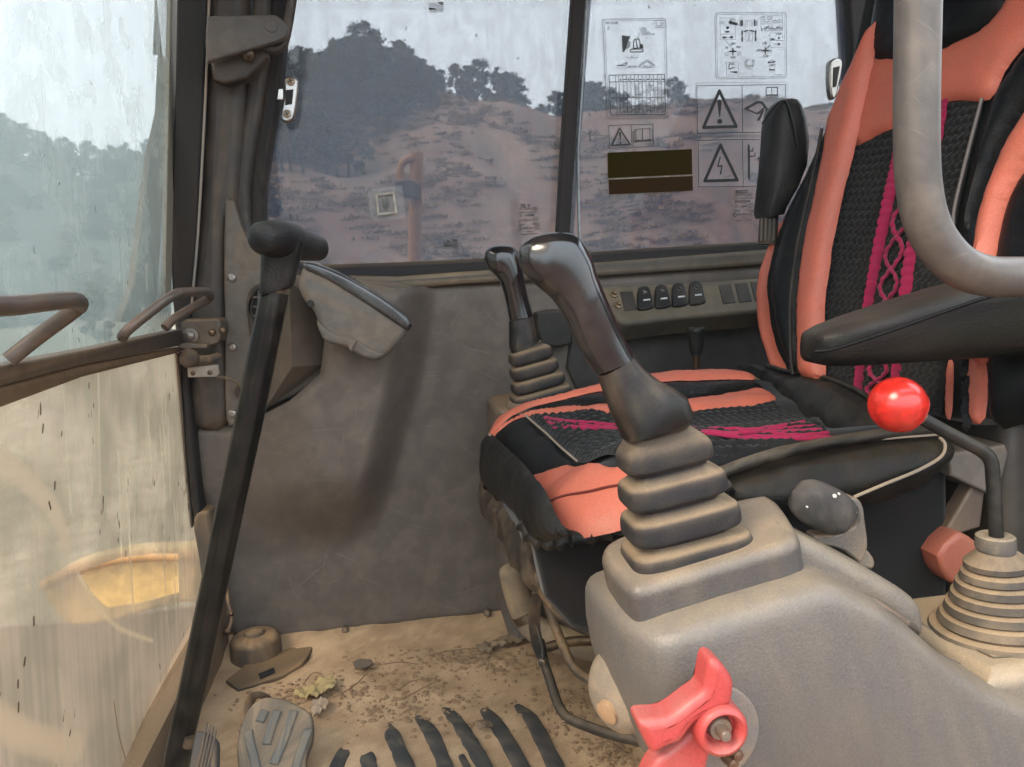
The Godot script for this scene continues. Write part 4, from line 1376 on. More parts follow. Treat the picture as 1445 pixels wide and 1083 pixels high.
# ================================================================ floor things
func build_floor() -> void:
	var y := FLOOR_Y
	var mat_ribs := thing("floor_mat", "ribbed black rubber floor mat showing through the sand at the front edge", "floor mat", on_y(610, 1040, y))
	var ribs := [[491, 1041, 484, 1062, 473, 1090, 466, 1130], [509, 1042, 516, 1062, 522, 1090, 526, 1130], [536, 1008, 547, 1026, 558, 1048, 573, 1090, 582, 1130], [583, 1002, 598, 1020, 612, 1042, 630, 1088, 640, 1130], [611, 979, 636, 1006, 655, 1034, 685, 1085, 705, 1130], [648, 967, 682, 1001, 707, 1032, 737, 1085, 760, 1130], [714, 979, 735, 1000, 752, 1020, 778, 1070, 806, 1130], [636, 1035, 648, 1060, 662, 1090, 676, 1130], [560, 1046, 571, 1062, 584, 1090, 596, 1130]]
	for k in ribs.size():
		var pts := PackedVector3Array()
		for i in range(0, ribs[k].size(), 2):
			pts.append(on_y(ribs[k][i], ribs[k][i + 1], y + 0.001))
		pts = curve3(pts, 6)
		var s := Soup.new()
		var wide: float = 0.006 if k >= 7 else 0.0125
		var rr := []
		for q in pts.size():
			var u := float(q) / (pts.size() - 1)
			rr.append(wide * (0.45 + 0.55 * smoothstep(0.0, 0.4, u)) * (0.95 + 0.15 * noise_b.get_noise_3dv(pts[q] * 40.0)))
			pts[q].y += lerpf(-0.007, -0.0005, smoothstep(0.0, 0.6, u)) + 0.0012 * noise_b.get_noise_3dv(pts[q] * 25.0)
		bar(s, pts, rr, 12, 0.42, 3.5, Vector3(0, 1, 0))
		part("rib", s, {"base": Color(0.06, 0.06, 0.061), "dust": Color(0.4, 0.3, 0.2), "amt": 0.25, "up": 0.0, "scale": 2.0}, M.rubber, mat_ribs)
	# recessed plate beside the dome
	var pl := thing("floor_plate", "dusty dark plate with small black tag let into the floor below the rubber dome", "plate", on_y(380, 940, y))
	var ff := Transform3D(Basis(Vector3(1, 0, 0), Vector3(0, 0, -1), Vector3(0, 1, 0)), Vector3(0, y + 0.006, 0))
	var s := Soup.new()
	slab(s, in_frame([318, 960, 345, 938, 385, 922, 418, 912, 446, 904, 436, 924, 424, 938, 400, 952, 365, 964, 335, 972], ff), ff, 0.02, 0.003)
	part("plate", s, dusty(Color(0.06, 0.05, 0.042), 0.6, 0.45), M.rubber, pl)
	ff.origin.y += 0.002
	s = Soup.new()
	slab(s, in_frame([364, 951, 386, 942, 388, 949, 367, 958], ff), ff, 0.004, 0.0006, 1)
	part("tag", s, {"base": Color(0.02, 0.02, 0.02)}, M.rubber, pl)
	# rubber dome in the corner
	var dm := thing("rubber_dome", "round dusty rubber cap in the corner of the floor by the pillar foot", "cap", on_y(361, 925, y))
	var o := on_y(362, 925, y)
	s = Soup.new()
	lathe(s, Transform3D(Basis(), o), [0.046, -0.01, 0.048, 0.002, 0.0465, 0.03, 0.043, 0.038, 0.036, 0.042, 0.02, 0.0435, 0.0185, 0.048, 0.016, 0.0515, 0.0002, 0.053], 32)
	part("cap", s, {"base": Color(0.06, 0.05, 0.042), "dust": TAN, "amt": 0.45, "up": 0.75}, M.rubber, dm)
	for c in [[321, 891, 0.008], [326, 866, 0.005]]:
		s = Soup.new()
		lathe(s, axis_frame(on_z(c[0], c[1], -1.44), Vector3(0.3, 0.2, 1)), [c[2], -0.012, c[2], 0.006, c[2] * 0.6, 0.01, 0.0002, 0.011], 12)
		part("nut", s, dusty(Color(0.12, 0.085, 0.07), 0.6, 0.6), M.metal, dm)
	s = Soup.new()
	bar(s, curve3(path_z([318, 822, -1.45, 322, 850, -1.44, 327, 872, -1.435, 322, 892, -1.43]), 4), [0.003], 8)
	part("wire", s, dusty(Color(0.14, 0.1, 0.075), 0.6, 0.6), M.rubber, dm)

	# pedals
	var pd := thing("travel_pedal", "large sandy foot pedal with raised diagonal treads at the bottom edge", "pedal", on_y(390, 1050, y))
	var fr := Transform3D(Basis.from_euler(Vector3(deg_to_rad(-58), deg_to_rad(8), 0)), on_y(392, 1020, y + 0.055))
	s = Soup.new()
	slab(s, curve2(in_frame([334, 1050, 342, 1015, 356, 993, 374, 983, 402, 986, 434, 1002, 442, 1016, 441, 1040, 432, 1066, 424, 1105, 345, 1105, 336, 1080], fr), 4), fr, 0.02, 0.006, 4)
	part("plate", s, {"base": Color(0.13, 0.115, 0.10), "dust": Color(0.37, 0.27, 0.175), "amt": 0.7, "up": 0.55}, M.rubber, pd)
	for g in [[374, 1004, 366, 1020], [392, 1004, 383, 1026, 376, 1052], [415, 1004, 406, 1030, 396, 1056, 386, 1080], [436, 1030, 430, 1046, 420, 1075, 414, 1100], [350, 1032, 353, 1050, 360, 1078, 363, 1100]]:
		var c := curve2(in_frame(g, fr), 3, false)
		s = Soup.new()
		slab(s, strip(c, 0.013), fr * Transform3D(Basis(), Vector3(0, 0, 0.0045)), 0.008, 0.003, 3)
		part("tread", s, {"base": Color(0.15, 0.155, 0.15), "dust": Color(0.33, 0.26, 0.18), "amt": 0.75, "up": 0.2}, M.rubber, pd)
	s = Soup.new()
	bar(s, curve3(PackedVector3Array([on_y(350, 1016, y + 0.004), on_y(352, 990, y + 0.03), on_y(362, 981, y + 0.042), on_y(374, 984, y + 0.035), on_y(382, 992, y + 0.02)]), 4), [0.007], 8, 0.35)
	part("return_strap", s, dusty(Color(0.12, 0.09, 0.07), 0.6, 0.4), M.rubber, pd)
	pd = thing("side_pedal", "bluish black ribbed pedal beside the foot of the long lever", "pedal", on_y(275, 1060, y))
	fr = Transform3D(Basis.from_euler(Vector3(deg_to_rad(-50), 0, 0)), on_y(275, 1058, y + 0.08))
	s = Soup.new()
	slab(s, curve2(in_frame([252, 1130, 256, 1060, 268, 1034, 286, 1031, 300, 1038, 306, 1052, 296, 1130], fr), 3), fr, 0.02, 0.006, 3)
	part("plate", s, dusty(Color(0.075, 0.085, 0.095), 0.5, 0.25), M.rubber, pd)
	for k in 4:
		s = Soup.new()
		bar(s, curve3(PackedVector3Array([fr * Vector3(0.012 + k * 0.0045, 0.034 - k * 0.003, 0.001), fr * Vector3(0.008 + k * 0.0045, -0.01, 0.001), fr * Vector3(0.0 + k * 0.0045, -0.07, 0.001)]), 3), [0.0016], 6)
		part("rib", s, dusty(Color(0.1, 0.1, 0.1), 0.5, 0.3), M.rubber, pd)
	# litter on the floor
	for d in [["dry_leaf", "crumpled yellow dry leaf right of the large pedal", [414, 984, 428, 974, 446, 966, 461, 957, 472, 962, 474, 972, 460, 978, 447, 988, 430, 986], Color(0.52, 0.40, 0.19), 0.012], ["paper_scrap", "small pale scrap of paper beside the yellow leaf", [438, 1004, 444, 996, 458, 991, 464, 1000, 454, 1008, 444, 1014], Color(0.5, 0.38, 0.28), 0.014], ["plastic_shred", "thin dust covered plastic shred on the floor below the tan pipe", [672, 915, 690, 908, 712, 902, 735, 897, 742, 906, 724, 912, 704, 914, 690, 922, 678, 921], Color(0.27, 0.2, 0.13), 0.010], ["dark_stain_flake", "thin dark flake lying in the sand below the side panel", [498, 937, 508, 932, 522, 932, 526, 938, 516, 944, 504, 944], Color(0.15, 0.125, 0.105), 0.003], ["mud_flake", "small curled mud flake in front of the ribs", [672, 1024, 684, 1018, 696, 1022, 692, 1030, 680, 1032], Color(0.25, 0.18, 0.12), 0.008]]:
		ff.origin.y = y + 0.008
		var q := in_frame(d[2], ff)
		var lift: float = d[4]
		s = Soup.new()
		relief(s, curve2(q, 2), ff, func(v: Vector2, g: float) -> float: return lift * (0.5 + noise_a.get_noise_2d(v.x * 40.0, v.y * 40.0)) + g * 0.15, 0.004)
		var under := Soup.new()
		under.p = s.p.duplicate(); under.uv = s.uv.duplicate()
		for i in under.p.size(): under.p[i].y -= 0.0012
		under.flip_from(0)
		s.p.append_array(under.p); s.uv.append_array(under.uv)
		tag(part(d[0], s, dusty(d[3], 0.25, 0.0), M.dust), d[1], d[0].replace("_", " "))
	# twigs
	var twigs := [[470, 985, 500, 968, 522, 945], [430, 962, 442, 950, 455, 952], [524, 942, 560, 935, 590, 938], [570, 985, 600, 970, 615, 962], [636, 930, 662, 926, 690, 934], [700, 926, 726, 935, 748, 940], [605, 925, 640, 918, 676, 915], [866, 1050, 880, 1062, 898, 1076], [560, 975, 580, 962, 612, 958], [355, 1020, 360, 1040, 352, 1062]]
	var twig_labels := ["thin bent twig from the yellow leaf up to the dark flake", "short twig behind the yellow dry leaf", "thin straight twig to the right of the dark flake", "short twig right of the paper scrap above the mat ribs", "dry stem under the plastic shred near the tan pipe", "dry stem beside the webbing strap's hook", "long pale stem left of the plastic shred", "twig at the bottom edge below the lowest bent bar", "straight twig behind the ribs' upper ends", "short twig against the left side of the large pedal"]
	for k in twigs.size():
		var pts := PackedVector3Array()
		for i in range(0, twigs[k].size(), 2):
			pts.append(on_y(twigs[k][i], twigs[k][i + 1], y + 0.006 + 0.003 * (i % 3)))
		s = Soup.new()
		bar(s, curve3(pts, 4), [0.0014, 0.0008], 6)
		tag(part("twig", s, dusty(Color(0.2, 0.13, 0.08), 0.4, 0.2), M.dust), twig_labels[k], "twig")
	# crumbs of earth: uncountable
	s = Soup.new()
	lathe(s, Transform3D(Basis(), Vector3.ZERO), [0.0001, -0.5, 0.4, -0.35, 0.55, 0.0, 0.35, 0.4, 0.0001, 0.5], 6)
	var mm := MultiMesh.new()
	mm.transform_format = MultiMesh.TRANSFORM_3D
	mm.mesh = mesh_of(s, {"base": Color(0.36, 0.235, 0.135)}, 40)
	mm.instance_count = 3000
	var zones := [[395, 1000, 60, 22], [560, 965, 90, 22], [620, 930, 90, 12], [700, 935, 60, 14], [560, 1000, 60, 20], [450, 975, 60, 14], [800, 1000, 40, 30], [860, 1060, 40, 20], [640, 985, 150, 50]]
	for i in 3000:
		var zn: Array = zones[rng.randi() % zones.size()]
		var q := on_y(zn[0] + rng.randfn(0, zn[2] * 0.6), clampf(zn[1] + rng.randfn(0, zn[3] * 0.7), 905, 1120), y)
		var h := noise_a.get_noise_2d(q.x * 9.0, -q.z * 9.0) * 0.006
		var sz := pow(rng.randf(), 4.0) * 0.0065 + 0.0012
		mm.set_instance_transform(i, Transform3D(Basis.from_euler(Vector3(rng.randf() * 6, rng.randf() * 6, 0)).scaled(Vector3(sz * rng.randf_range(0.7, 1.8), sz * 0.7, sz)), q + Vector3(0, h + sz * 0.2, 0)))
	var mi := MultiMeshInstance3D.new()
	mi.name = "earth_crumbs"
	mi.multimesh = mm
	mi.material_override = M.dust
	add_child(mi)
	stuff(mi)
	tag(mi, "brown crumbs of earth scattered over the sandy cab floor", "soil crumbs")

# ================================================================ the seat in its fitted cover
const CORAL := Color(0.62, 0.155, 0.095)
const BLACK := Color(0.0055, 0.006, 0.0068)
const PINK := Color(0.34, 0.012, 0.066)
func cushion_y(x: float, z: float) -> float:
	var y := -0.188
	y -= 0.085 * pow(clampf((0.30 - x) / 0.17, 0.0, 1.25), 2.0)
	y += 0.03 * smoothstep(-1.06, -1.19, z)
	y -= 0.05 * pow(clampf((z + 0.83) / 0.09, 0.0, 1.2), 2.0)
	y -= 0.02 * smoothstep(-1.05, -0.98, z) * smoothstep(-0.83, -0.92, z)
	return y
func cushion_point(px: float, py: float) -> Vector3:
	var y := -0.2
	var p := Vector3.ZERO
	for i in 60:
		p = on_y(px, py, y)
		p.z = maxf(p.z, -1.235)
		y = lerpf(y, cushion_y(p.x, p.z), 0.2)
	return on_y(px, py, y)
func pillow(d: float, h: float, r: float) -> float:
	var t := clampf(d / r, 0.0, 1.0)
	return h * (sqrt(maxf(0.0, 1.0 - (1.0 - t) * (1.0 - t))) - 1.0)
func weave(v: Vector2, row := 0.0118, hole := 0.0125) -> float:
	var r := v.y / row
	var k := floorf(r)
	var fy := r - k - 0.5
	var fx := fposmod(v.x / hole + 0.18 * sin(k * 2.3), 1.0) - 0.5
	var h := 0.0042 * (1.0 - pow(absf(fy) * 2.0, 3.0))
	h -= 0.0042 * exp(-(fx * fx * 30.0 + (fy - 0.25) * (fy - 0.25) * 60.0))
	h += 0.0005 * sin(fx * TAU)
	return h

func build_seat() -> void:
	var seat := thing("operator_seat", "operator seat in a black and coral cover with pink stitched mesh", "seat", Vector3(0.38, FLOOR_Y, -0.98))
	var ff := Transform3D(Basis(Vector3(1, 0, 0), Vector3(0, 0, -1), Vector3(0, 1, 0)), Vector3.ZERO)
	var coral := dusty(CORAL, 0.22, 0.06, Color(0.40, 0.16, 0.105), 1.6)
	var black := dusty(BLACK, 0.05, 0.05, Color(0.12, 0.1, 0.085))
	var s := Soup.new()
	# ---- cushion
	var cush := func(called: String, pts: Array, paint: Dictionary, mat: Material, h: float, r: float, cell: float, woven := false) -> MeshInstance3D:
		var q := PackedVector2Array()
		for i in range(0, pts.size(), 2):
			var c := cushion_point(pts[i], pts[i + 1])
			q.append(Vector2(c.x, -c.z))
		if not woven: q = curve2(q, 3)
		var sp := Soup.new()
		relief(sp, q, ff, func(v: Vector2, d: float) -> float:
			var y := cushion_y(v.x, -v.y) + pillow(d, h, r)
			if woven: y += weave(Vector2(v.x, v.y).rotated(0.06), 0.0105, 0.0115) * 1.2 * smoothstep(0.0, 0.004, d)
			else: y += 0.0022 * noise_a.get_noise_2d(v.x * 16.0, v.y * 16.0) + 0.0007 * noise_b.get_noise_2d(v.x * 60.0, v.y * 60.0)
			return y, cell)
		return part(called, sp, paint, mat, seat)
	# the foam below, so that the seams between the panels show dark
	s = Soup.new()
	var foam := PackedVector2Array()
	for c in [[690, 611], [755, 563], [846, 541], [923, 526], [1052, 523], [1180, 545], [1320, 600], [1330, 625], [1240, 640], [1105, 660], [1010, 690], [880, 742], [800, 748], [764, 735], [740, 690]]:
		var v := cushion_point(c[0], c[1])
		foam.append(Vector2(v.x, -v.z))
	relief(s, foam, ff, func(v: Vector2, _d: float) -> float: return cushion_y(v.x, -v.y) - 0.011, 0.016)
	part("cushion_core", s, {"base": Color(0.005, 0.005, 0.0055)}, M.cloth, seat)
	cush.call("coral_edge_panel", [688, 614, 697, 594, 715, 578, 755, 561, 800, 549, 846, 538, 923, 523, 990, 519, 1052, 520, 1066, 529, 1050, 531, 990, 531, 933, 535, 848, 548, 800, 557, 756, 568, 722, 582, 706, 596], coral, M.leather, 0.006, 0.014, 0.006)
	cush.call("black_side_panel", [727, 582, 757, 569, 800, 558, 848, 549, 933, 536, 1053, 532, 1074, 543, 1020, 552, 960, 561, 860, 567, 780, 569], black, M.leather_black, 0.008, 0.03, 0.008)
	cush.call("coral_stripe", [690, 614, 708, 597, 728, 584, 780, 570, 860, 568, 960, 562, 1020, 553, 1077, 544, 1094, 565, 1040, 574, 972, 580, 860, 583, 780, 583, 742, 584, 716, 594, 698, 612], coral, M.leather, 0.006, 0.014, 0.006)
	cush.call("woven_panel", [745, 586, 860, 584, 972, 582, 1040, 576, 1096, 567, 1136, 594, 1174, 621, 1100, 634, 1050, 646, 1000, 656, 940, 652, 880, 648, 818, 650, 796, 631, 770, 610], dusty(Color(0.006, 0.006, 0.0065), 0.08, 0.05, Color(0.07, 0.065, 0.06)), M.cloth, 0.003, 0.006, 0.0023, true)
	cush.call("black_front_panel", [694, 615, 716, 597, 740, 588, 756, 600, 770, 612, 792, 633, 812, 650, 780, 657, 746, 668, 728, 651, 710, 633], black, M.leather_black, 0.006, 0.02, 0.008)
	cush.call("coral_front_panel", [746, 669, 780, 658, 814, 652, 850, 650, 884, 649, 940, 653, 1000, 658, 1050, 648, 1104, 635, 1106, 640, 1016, 668, 940, 720, 882, 741, 840, 750, 800, 755, 784, 738, 770, 706, 758, 686], coral, M.leather, 0.006, 0.018, 0.007)
	# pink braid across the woven panel
	var cords := [[768, 593, 800, 598, 830, 600, 860, 603, 888, 606, 940, 607, 992, 609, 1040, 612, 1090, 607, 1136, 600], [772, 600, 806, 606, 840, 607, 870, 610, 890, 612, 940, 612, 992, 613, 1050, 617, 1100, 614, 1160, 611], [768, 594, 820, 603, 860, 608, 890, 608, 940, 611, 994, 616, 1050, 619, 1110, 622, 1176, 622], [776, 603, 810, 599, 850, 604, 888, 612, 960, 609, 1040, 616, 1090, 611, 1150, 606], [780, 608, 830, 609, 870, 608, 930, 613, 1000, 617, 1060, 624, 1100, 624, 1150, 625], [1000, 610, 1050, 611, 1090, 617, 1130, 619, 1170, 616]]
	for k in cords.size():
		var pts := PackedVector3Array()
		for i in range(0, cords[k].size(), 2):
			pts.append(cushion_point(cords[k][i], cords[k][i + 1]) + Vector3(0, 0.004, 0))
		pts = curve3(pts, 9)
		var rr := []
		for i in pts.size():
			rr.append(0.0022 + 0.0004 * sin(i * 1.35 + k))
		s = Soup.new()
		bar(s, pts, rr, 8, 0.5)
		part("pink_cord", s, dusty(PINK, 0.15, 0.0, Color(0.3, 0.01, 0.06), 4.0), M.cloth, seat)
	# stitched seam across the coral front
	s = Soup.new()
	var sq := PackedVector3Array()
	for c in [[775, 708], [800, 700], [830, 695], [860, 688], [890, 684]]:
		sq.append(cushion_point(c[0], c[1]) + Vector3(0, 0.0008, 0))
	bar(s, curve3(sq, 5), [0.0016], 6)
	part("stitched_seam", s, {"base": Color(0.16, 0.02, 0.015)}, M.cloth, seat)
	# cream piping where panels meet
	var pipe_c := dusty(Color(0.30, 0.25, 0.2), 0.3, 0.2)
	for c in [[741, 587, 756, 600, 770, 612, 792, 633, 814, 652], [690, 614, 712, 636, 728, 652, 746, 669, 760, 690, 772, 710]]:
		var pts := PackedVector3Array()
		for i in range(0, c.size(), 2):
			pts.append(cushion_point(c[i], c[i + 1]) + Vector3(0, 0.001, 0))
		s = Soup.new()
		bar(s, curve3(pts, 5), [0.0016], 8)
		part("piping", s, pipe_c, M.cloth, seat)
	# ---- front face of the cover, flap hanging below it
	var xf := Transform3D(Basis(Vector3(0, 0, 1), Vector3(0, 1, 0), Vector3(-1, 0, 0)), Vector3(0.128, 0, 0))
	s = Soup.new()
	relief(s, curve2(in_frame([685, 622, 690, 613, 712, 634, 746, 668, 770, 705, 786, 740, 800, 754, 775, 764, 757, 764, 738, 738, 716, 714, 700, 702, 688, 688, 684, 655], xf), 3), xf, func(v: Vector2, d: float) -> float:
		return pillow(d, 0.016, 0.03) + 0.012 + 0.0022 * noise_a.get_noise_2d(v.x * 12.0, v.y * 24.0), 0.007)
	part("front_face", s, dusty(BLACK, 0.07, 0.08, Color(0.14, 0.115, 0.09)), M.leather_black, seat)
	s = Soup.new()
	xf.origin.x = 0.14
	relief(s, curve2(in_frame([684, 650, 689, 690, 702, 704, 718, 716, 740, 742, 756, 766, 762, 800, 768, 836, 754, 830, 736, 806, 716, 770, 702, 742, 688, 730, 684, 700], xf), 3), xf, func(v: Vector2, d: float) -> float:
		return 0.014 * noise_a.get_noise_2d(v.x * 12.0 + 4.0, v.y * 5.0) + minf(d, 0.01), 0.008)
	part("hanging_flap", s, dusty(Color(0.045, 0.037, 0.031), 0.5, 0.2, Color(0.2, 0.15, 0.105)), M.leather_black, seat)
	s = Soup.new()
	bar(s, curve3(path_z([748, 762, -0.83, 752, 796, -0.84, 764, 836, -0.84, 786, 866, -0.83, 814, 886, -0.82, 852, 900, -0.81]), 5), [0.0042], 8)
	part("elastic_cord", s, dusty(Color(0.02, 0.02, 0.02), 0.3, 0.4), M.leather_black, seat)
	s = Soup.new()
	var hem := curve3(path_z([738, 738, -0.80, 752, 758, -0.785, 775, 766, -0.775, 802, 762, -0.765, 842, 756, -0.76, 886, 744, -0.755, 960, 716, -0.755, 1030, 684, -0.755]), 6)
	var hr := []
	for i in hem.size(): hr.append(0.0085 + 0.0022 * sin(i * 1.7) + 0.001 * sin(i * 3.1))
	bar(s, hem, hr, 12, 0.8)
	part("gathered_hem", s, dusty(BLACK, 0.15, 0.25, Color(0.2, 0.16, 0.12)), M.leather_black, seat)
	# seat box under the cushion
	s = Soup.new()
	slab(s, xy([752, 766, 886, 745, 1010, 700, 1130, 690, 1290, 690, 1340, 640, 1340, 850, 1290, 850, 1100, 910, 860, 905, 806, 886, 770, 846], -0.80), wall_frame(-0.80), 0.33, 0.01)
	part("seat_box", s, dusty(Color(0.004, 0.004, 0.0044), 0.10, 0.1, Color(0.06, 0.05, 0.045)), M.cloth, seat)
	# near bolster under the hem
	s = Soup.new()
	relief(s, curve2(xy([1012, 674, 1060, 659, 1110, 645, 1180, 631, 1250, 621, 1322, 616, 1340, 626, 1336, 645, 1316, 668, 1290, 688, 1240, 708, 1190, 722, 1120, 728, 1030, 738, 1008, 710], -0.775), 3), wall_frame(-0.775), func(v: Vector2, d: float) -> float:
		return pillow(d, 0.035, 0.05) + 0.035 + 0.002 * noise_a.get_noise_2d(v.x * 20.0, v.y * 20.0), 0.008)
	part("near_bolster", s, dusty(BLACK, 0.035, 0.16, Color(0.26, 0.19, 0.12)), M.leather_black, seat)
	for c in [[1012, 672, -0.76, 1060, 657, -0.76, 1110, 643, -0.76, 1180, 629, -0.76, 1250, 619, -0.76, 1330, 613, -0.765], [1326, 617, -0.755, 1334, 628, -0.75, 1328, 645, -0.745, 1296, 664, -0.74, 1250, 683, -0.735, 1205, 702, -0.735]]:
		s = Soup.new()
		bar(s, curve3(path_z(c), 5), [0.0018], 8)
		part("piping", s, pipe_c, M.cloth, seat)
	s = Soup.new()
	bar(s, curve3(path_z([1016, 668, -0.755, 1060, 652, -0.755, 1108, 638, -0.755, 1180, 624, -0.76, 1260, 612, -0.765, 1330, 606, -0.77]), 5), [0.007], 10)
	part("black_piping", s, dusty(BLACK, 0.2, 0.3, Color(0.3, 0.24, 0.17)), M.leather_black, seat)

	# ---- backrest
	var u := Vector3(0.047, -0.004, 0.42).normalized()
	var v0 := Vector3(0.276, 0.961, 0)
	var up := (v0 - u * v0.dot(u)).normalized()
	var n := u.cross(up)
	var bf := Transform3D(Basis(u, up, n), Vector3(0.603, -0.172, -1.2))
	var back := func(called: String, pts: Array, lift: float, paint: Dictionary, mat: Material, h: float, r: float, cell: float, woven := false, tilt := 0.0) -> MeshInstance3D:
		var fr := bf.translated_local(Vector3(0, 0, lift))
		var q := in_frame(pts, fr)
		if not woven: q = curve2(q, 3)
		var sp := Soup.new()
		relief(sp, q, fr, func(v: Vector2, d: float) -> float:
			var y := pillow(d, h, r)
			if woven: y += weave(v.rotated(0.05)) * smoothstep(0.0, 0.004, d) + 0.012 * sin(clampf(v.x / 0.4, 0, 1) * PI) * -1.0 + 0.006
			else: y += 0.0022 * noise_a.get_noise_2d(v.x * 14.0, v.y * 14.0) + 0.0006 * noise_b.get_noise_2d(v.x * 60.0, v.y * 60.0)
			return y, cell)
		return part(called, sp, paint, mat, seat)
	# body of the backrest behind the cover
	s = Soup.new()
	var fr0 := bf.translated_local(Vector3(0, 0, -0.012))
	slab(s, in_frame([1085, 519, 1069, 465, 1068, 410, 1078, 370, 1105, 302, 1134, 244, 1160, 186, 1195, 100, 1232, -70, 1560, -70, 1560, 120, 1420, 330, 1395, 420, 1390, 590, 1330, 590, 1215, 556, 1150, 532], fr0), fr0, 0.10, 0.012)
	part("back_body", s, {"base": Color(0.005, 0.005, 0.0055)}, M.cloth, seat)
	var edge := back.call("coral_edge_panel", [1100, 300, 1086, 332, 1072, 370, 1064, 403, 1063, 440, 1067, 468, 1080, 511, 1087, 522, 1102, 520, 1092, 498, 1084, 476, 1078, 440, 1075, 410, 1078, 378, 1088, 336], 0.012, coral, M.leather, 0.012, 0.016, 0.005) as MeshInstance3D
	edge.set_meta("label", "thin coral edge curving down the far side of the backrest")
	back.call("black_bolster", [1158, 182, 1134, 236, 1102, 300, 1089, 338, 1079, 378, 1076, 410, 1079, 442, 1085, 476, 1094, 500, 1103, 520, 1119, 529, 1116, 500, 1115, 460, 1116, 416, 1123, 360, 1127, 332, 1140, 276, 1147, 244], 0.036, black, M.leather_black, 0.03, 0.045, 0.006)
	back.call("coral_bolster", [1229, -70, 1229, 0, 1214, 40, 1199, 76, 1176, 126, 1161, 166, 1157, 186, 1147, 244, 1128, 332, 1124, 360, 1117, 416, 1116, 460, 1117, 500, 1121, 530, 1149, 529, 1148, 450, 1153, 393, 1168, 300, 1193, 200, 1208, 130, 1218, 80, 1224, 20, 1236, -70], 0.034, coral, M.leather, 0.02, 0.022, 0.0055)
	back.call("coral_shoulder_panel", [1219, 80, 1262, 80, 1300, 72, 1330, 62, 1380, 34, 1412, -2, 1432, -40, 1560, -60, 1560, 0, 1470, 30, 1440, 56, 1408, 98, 1386, 137, 1350, 138, 1326, 141, 1294, 156, 1262, 173, 1226, 190, 1194, 203, 1208, 140], 0.016, coral, M.leather, 0.012, 0.03, 0.007)
	back.call("black_head_panel", [1238, -90, 1227, 0, 1220, 78, 1262, 78, 1300, 70, 1328, 60, 1378, 32, 1410, -4, 1430, -90], 0.018, black, M.leather_black, 0.012, 0.03, 0.009)
	back.call("woven_panel", [1194, 205, 1226, 192, 1262, 175, 1294, 158, 1326, 143, 1350, 140, 1385, 139, 1366, 214, 1349, 289, 1344, 330, 1338, 420, 1334, 513, 1330, 584, 1300, 590, 1215, 557, 1151, 532, 1150, 450, 1155, 393, 1169, 300], 0.004, dusty(Color(0.0075, 0.007, 0.007), 0.10, 0.0, Color(0.07, 0.06, 0.05)), M.cloth, 0.004, 0.006, 0.0023, true)
	back.call("coral_strip", [1333, 513, 1342, 513, 1340, 586, 1331, 582], 0.01, coral, M.leather, 0.004, 0.006, 0.004)
	back.call("coral_strip", [1352, 505, 1381, 500, 1381, 588, 1357, 586], 0.012, coral, M.leather, 0.01, 0.012, 0.005)
	back.call("black_near_bolster", [1386, 140, 1410, 100, 1444, 55, 1500, 20, 1500, 80, 1446, 132, 1402, 200, 1369, 283, 1357, 346, 1352, 420, 1351, 590, 1341, 588, 1342, 420, 1347, 326, 1349, 289, 1366, 216], 0.03, black, M.leather_black, 0.022, 0.03, 0.007)
	back.call("coral_near_bolster", [1500, 90, 1446, 134, 1403, 201, 1370, 284, 1358, 346, 1354, 420, 1352, 500, 1378, 500, 1380, 430, 1387, 362, 1396, 314, 1413, 265, 1446, 212, 1500, 150], 0.044, coral, M.leather, 0.022, 0.03, 0.007)
	back.call("black_outer_side", [1500, 155, 1447, 216, 1415, 267, 1398, 316, 1389, 362, 1383, 430, 1382, 590, 1440, 590, 1500, 590], 0.03, black, M.leather_black, 0.02, 0.03, 0.009)
	for c in [[1160, 182, 1148, 244, 1128, 333, 1123, 362, 1116, 416, 1115, 460, 1116, 500, 1119, 529], [1386, 139, 1366, 215, 1348, 290, 1345, 326, 1340, 420], [1500, 152, 1446, 214, 1414, 266, 1397, 315, 1388, 362, 1382, 430]]:
		var fr := bf.translated_local(Vector3(0, 0, 0.026))
		var pts := PackedVector3Array()
		for q in in_frame(c, fr): pts.append(fr * Vector3(q.x, q.y, 0))
		s = Soup.new()
		bar(s, curve3(pts, 4), [[0.0028], [0.0022], [0.006]][0 if c[0] == 1160 else (1 if c[0] == 1386 else 2)], 8)
		part("piping", s, dusty(Color(0.03, 0.03, 0.032) if c[0] != 1386 else Color(0.16, 0.15, 0.15), 0.1, 0.1), M.leather_black, seat)
	# pink braids down the woven panel
	var fp := bf.translated_local(Vector3(0, 0, 0.004))
	var lq := curve2(in_frame([1272, 195, 1266, 235, 1255, 290, 1241, 360, 1230, 420, 1222, 470, 1216, 530, 1212, 558], fp), 12, false)
	var rq := curve2(in_frame([1334, 142, 1325, 200, 1305, 285, 1289, 350, 1280, 420, 1272, 490, 1268, 530, 1264, 572], fp), 12, false)
	var sample := func(q: PackedVector2Array, t: float) -> Vector2:
		var k := clampf(t, 0, 1) * (q.size() - 1)
		var i := mini(int(k), q.size() - 2)
		return q[i].lerp(q[i + 1], k - i)
	for side in 2:
		var pts := PackedVector3Array(); var rr := []
		for i in 220:
			var t := i / 219.0
			var q: Vector2 = sample.call(lq if side == 0 else rq, t)
			var w := sin(i * 1.05)
			pts.append(fp * Vector3(q.x + 0.0006 * sin(i * 0.5), q.y, 0.003 + 0.0008 * w))
			rr.append(0.0076 + 0.0006 * w)
		s = Soup.new()
		bar(s, pts, rr, 10, 0.24, 2.6, n)
		part("pink_braid", s, dusty(PINK, 0.15, 0.0, Color(0.3, 0.01, 0.06), 4.0), M.cloth, seat)
